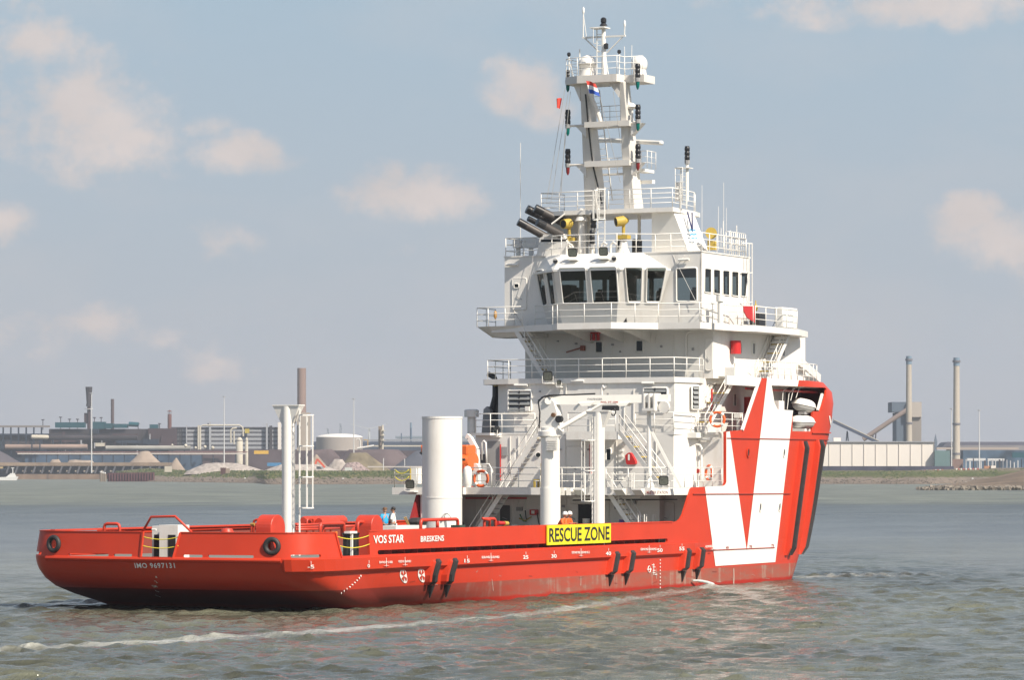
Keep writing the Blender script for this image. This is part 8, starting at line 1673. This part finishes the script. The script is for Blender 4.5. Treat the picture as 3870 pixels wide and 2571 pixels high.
# rock spit with its earth mound on the right
mb = MB(); vs = []; nu, nv = 120, 16
from mathutils import noise as mn
for i in range(nu+1):
    px = 3462+i*9.0
    for j in range(nv+1):
        v = j/nv; D = 1185+v*170+60*max(0, (3600-px)/160)**2*.0; hh = float(np.interp(px, [3462, 3520, 3640, 3760, 3870, 4600], [0, .9, 2.0, 4.2, 6.6, 7.5])); prof = float(np.interp(v, [0, .04, .1, .16, .5, .8, 1], [-1.2, .3, .9, 1.0, .8+.75*max(0, hh-1.0), hh, 0.3 if px < 3640 else hh*.9]))
        prof = min(prof, hh+.2) if v > .1 else prof*min(1, hh/.9+.1)-(0 if hh > .3 else .6)
        p = BP(px, HORY, D); vs.append((p.x, p.y, prof+.25*mn.noise(Vector((px*.12, v*30, 0)))*(1 if v < .3 else .5)))
n = nv+1; mb.add(vs, [(i*n+j, (i+1)*n+j, (i+1)*n+j+1, i*n+j+1) for i in range(nu) for j in range(nv)]); o = mb.build('rock_spit', C_('spit_earth', (.16, .12, .085), var=.35, vscale=.06), smooth='all', fix=False); tag(o, kind='structure')
mb = MB(); rr2 = random.Random(9)
for k in range(900):
    px = 3470+rr2.random()*700; p = BP(px, HORY, 1186+rr2.random()*18); s_ = rr2.uniform(.25, .75); z = rr2.uniform(-.1, .95)*min(1, (px-3455)/70); ax_ = Vector((rr2.uniform(-1, 1), rr2.uniform(-1, 1), rr2.uniform(-1, 1))).normalized(); M_ = Matrix.Rotation(rr2.uniform(0, 3), 3, ax_); mb.obox((p.x, p.y, z), M_ @ Vector((s_, 0, 0)), M_ @ Vector((0, s_*.8, 0)), M_ @ Vector((0, 0, s_*.6)))
o = mb.build('rocks', C_('pale_rock', (.19, .165, .135), var=.5, vscale=.4)); tag(o, kind='stuff')
# scattered stones and tufts along the beach
mb = MB()
for k in range(1500):
    px = rr2.uniform(430, 3870); s0 = shore(px); t = rr2.uniform(2, 36); p = BP(px, HORY, s0+t*float(np.interp(px, [430, 520, 960, 1020], [1, 2.2, 1.8, 1]))); s_ = rr2.uniform(.15, .55)
    z = float(np.interp(t, [0, 8, 16, 28, 40], [0, .6, 1.2, 1.7, 2.2])); mb.obox((p.x, p.y, z+.1), (s_, s_*.3, 0), (0, s_*.8, .1), (0, 0, s_*.6))
tag(mb.build('beach_stones', C_('beach_stone', (.2, .17, .14), var=.5, vscale=.3)), kind='stuff')
mb = MB()
for k in range(5200):
    px = rr2.uniform(430, 3900) if k % 3 else rr2.uniform(520, 1150); s0 = shore(px); t = rr2.triangular(42, 130, 80); hs = float(np.interp(px, [430, 560, 700, 3400, 3900], [.9, 1.25, 1, 1, 1.28])); p = BP(px, HORY, s0+t); z = hs*float(np.interp(t, [40, 55, 70, 85, 100, 130], [2.2, 2.7, 3.6, 4.7, 5.6, 6.1])); kt = float(np.interp(px, [430, 520, 960, 1020], [1, 2.2, 1.8, 1])); p = BP(px, HORY, s0+t*kt); h = rr2.uniform(.3, 1.1)*(.35 if px > 2800 else .75); w_ = rr2.uniform(.8, 2.6)
    a = Vector((p.x, p.y, z-.2)); up = Vector((rr2.uniform(-.3, .3), rr2.uniform(-.3, .3), h+.3)); th_ = rr2.uniform(0, 6.28); d1 = Vector((math.cos(th_), math.sin(th_), 0))*w_/2; d2 = Vector((-math.sin(th_), math.cos(th_), 0))*w_/2
    mb.add([a-d1, a+d1, a-d2, a+d2, a+up], [(0, 2, 4), (2, 1, 4), (1, 3, 4), (3, 0, 4)], rr2.choice((0, 0, 1, 2)))
tag(mb.build('bank_grass', [C_('bank_grass_green', (.06, .078, .024), var=.3, vscale=.05), C_('bank_grass_dark', (.038, .052, .02)), C_('bank_grass_dry', (.13, .12, .06))], fix=False), kind='stuff')
for k, (x, y, D) in enumerate(((925, 1807, 1850), (1006, 1812, 1800), (1296, 1808, 1690), (3675, 1808, 1700), (3651, 1822, 1690))):
    lb = ['on the beach left of the flared post', 'on the beach just left of the flared post, nearer it', 'on the beach left of the tank', 'on the grass above the rock spit', 'on the beach behind the rock spit'][k]
    mb = MB(); p = BP(x, y+2, D); mb.lathe(p+RX*-.35, [(.03, -.1), (.2, .1), (.26, .4), (.12, .7), (.02, .95)], 8, axis=tuple(RX)); mb.lathe(p+RX*.35+Vector((0, 0, .25)), [(.02, -.15), (.13, 0), (.02, .15)], 8); tag(mb.build('gull', C_('gull_white', (.7, .7, .68)), smooth='all'), 'tiny white gull sitting '+lb, 'gull')
# ------------------------------------------------------------------ summer haze over the river
def haze():
    mb = MB(); R_ = 5600; vs = []
    for z in (-8.5, 190):
        for (w, d) in ((-3400, -60), (3400, -60), (3400, R_), (-3400, R_)): vs.append(CP(w, d, z))
    mb.add(vs, [(0, 3, 2, 1), (4, 5, 6, 7), (0, 1, 5, 4), (1, 2, 6, 5), (2, 3, 7, 6), (3, 0, 4, 7)])
    m = bpy.data.materials.new('haze'); m.use_nodes = True; nt = m.node_tree; nt.nodes.clear()
    o_ = nt.nodes.new('ShaderNodeOutputMaterial'); v = nt.nodes.new('ShaderNodeVolumePrincipled'); v.inputs['Density'].default_value = .0001; v.inputs['Color'].default_value = (.86, .92, 1, 1); v.inputs['Anisotropy'].default_value = .2
    nt.links.new(v.outputs[0], o_.inputs['Volume'])
    o = mb.build('haze', m); tag(o, kind='stuff'); return o
haze()
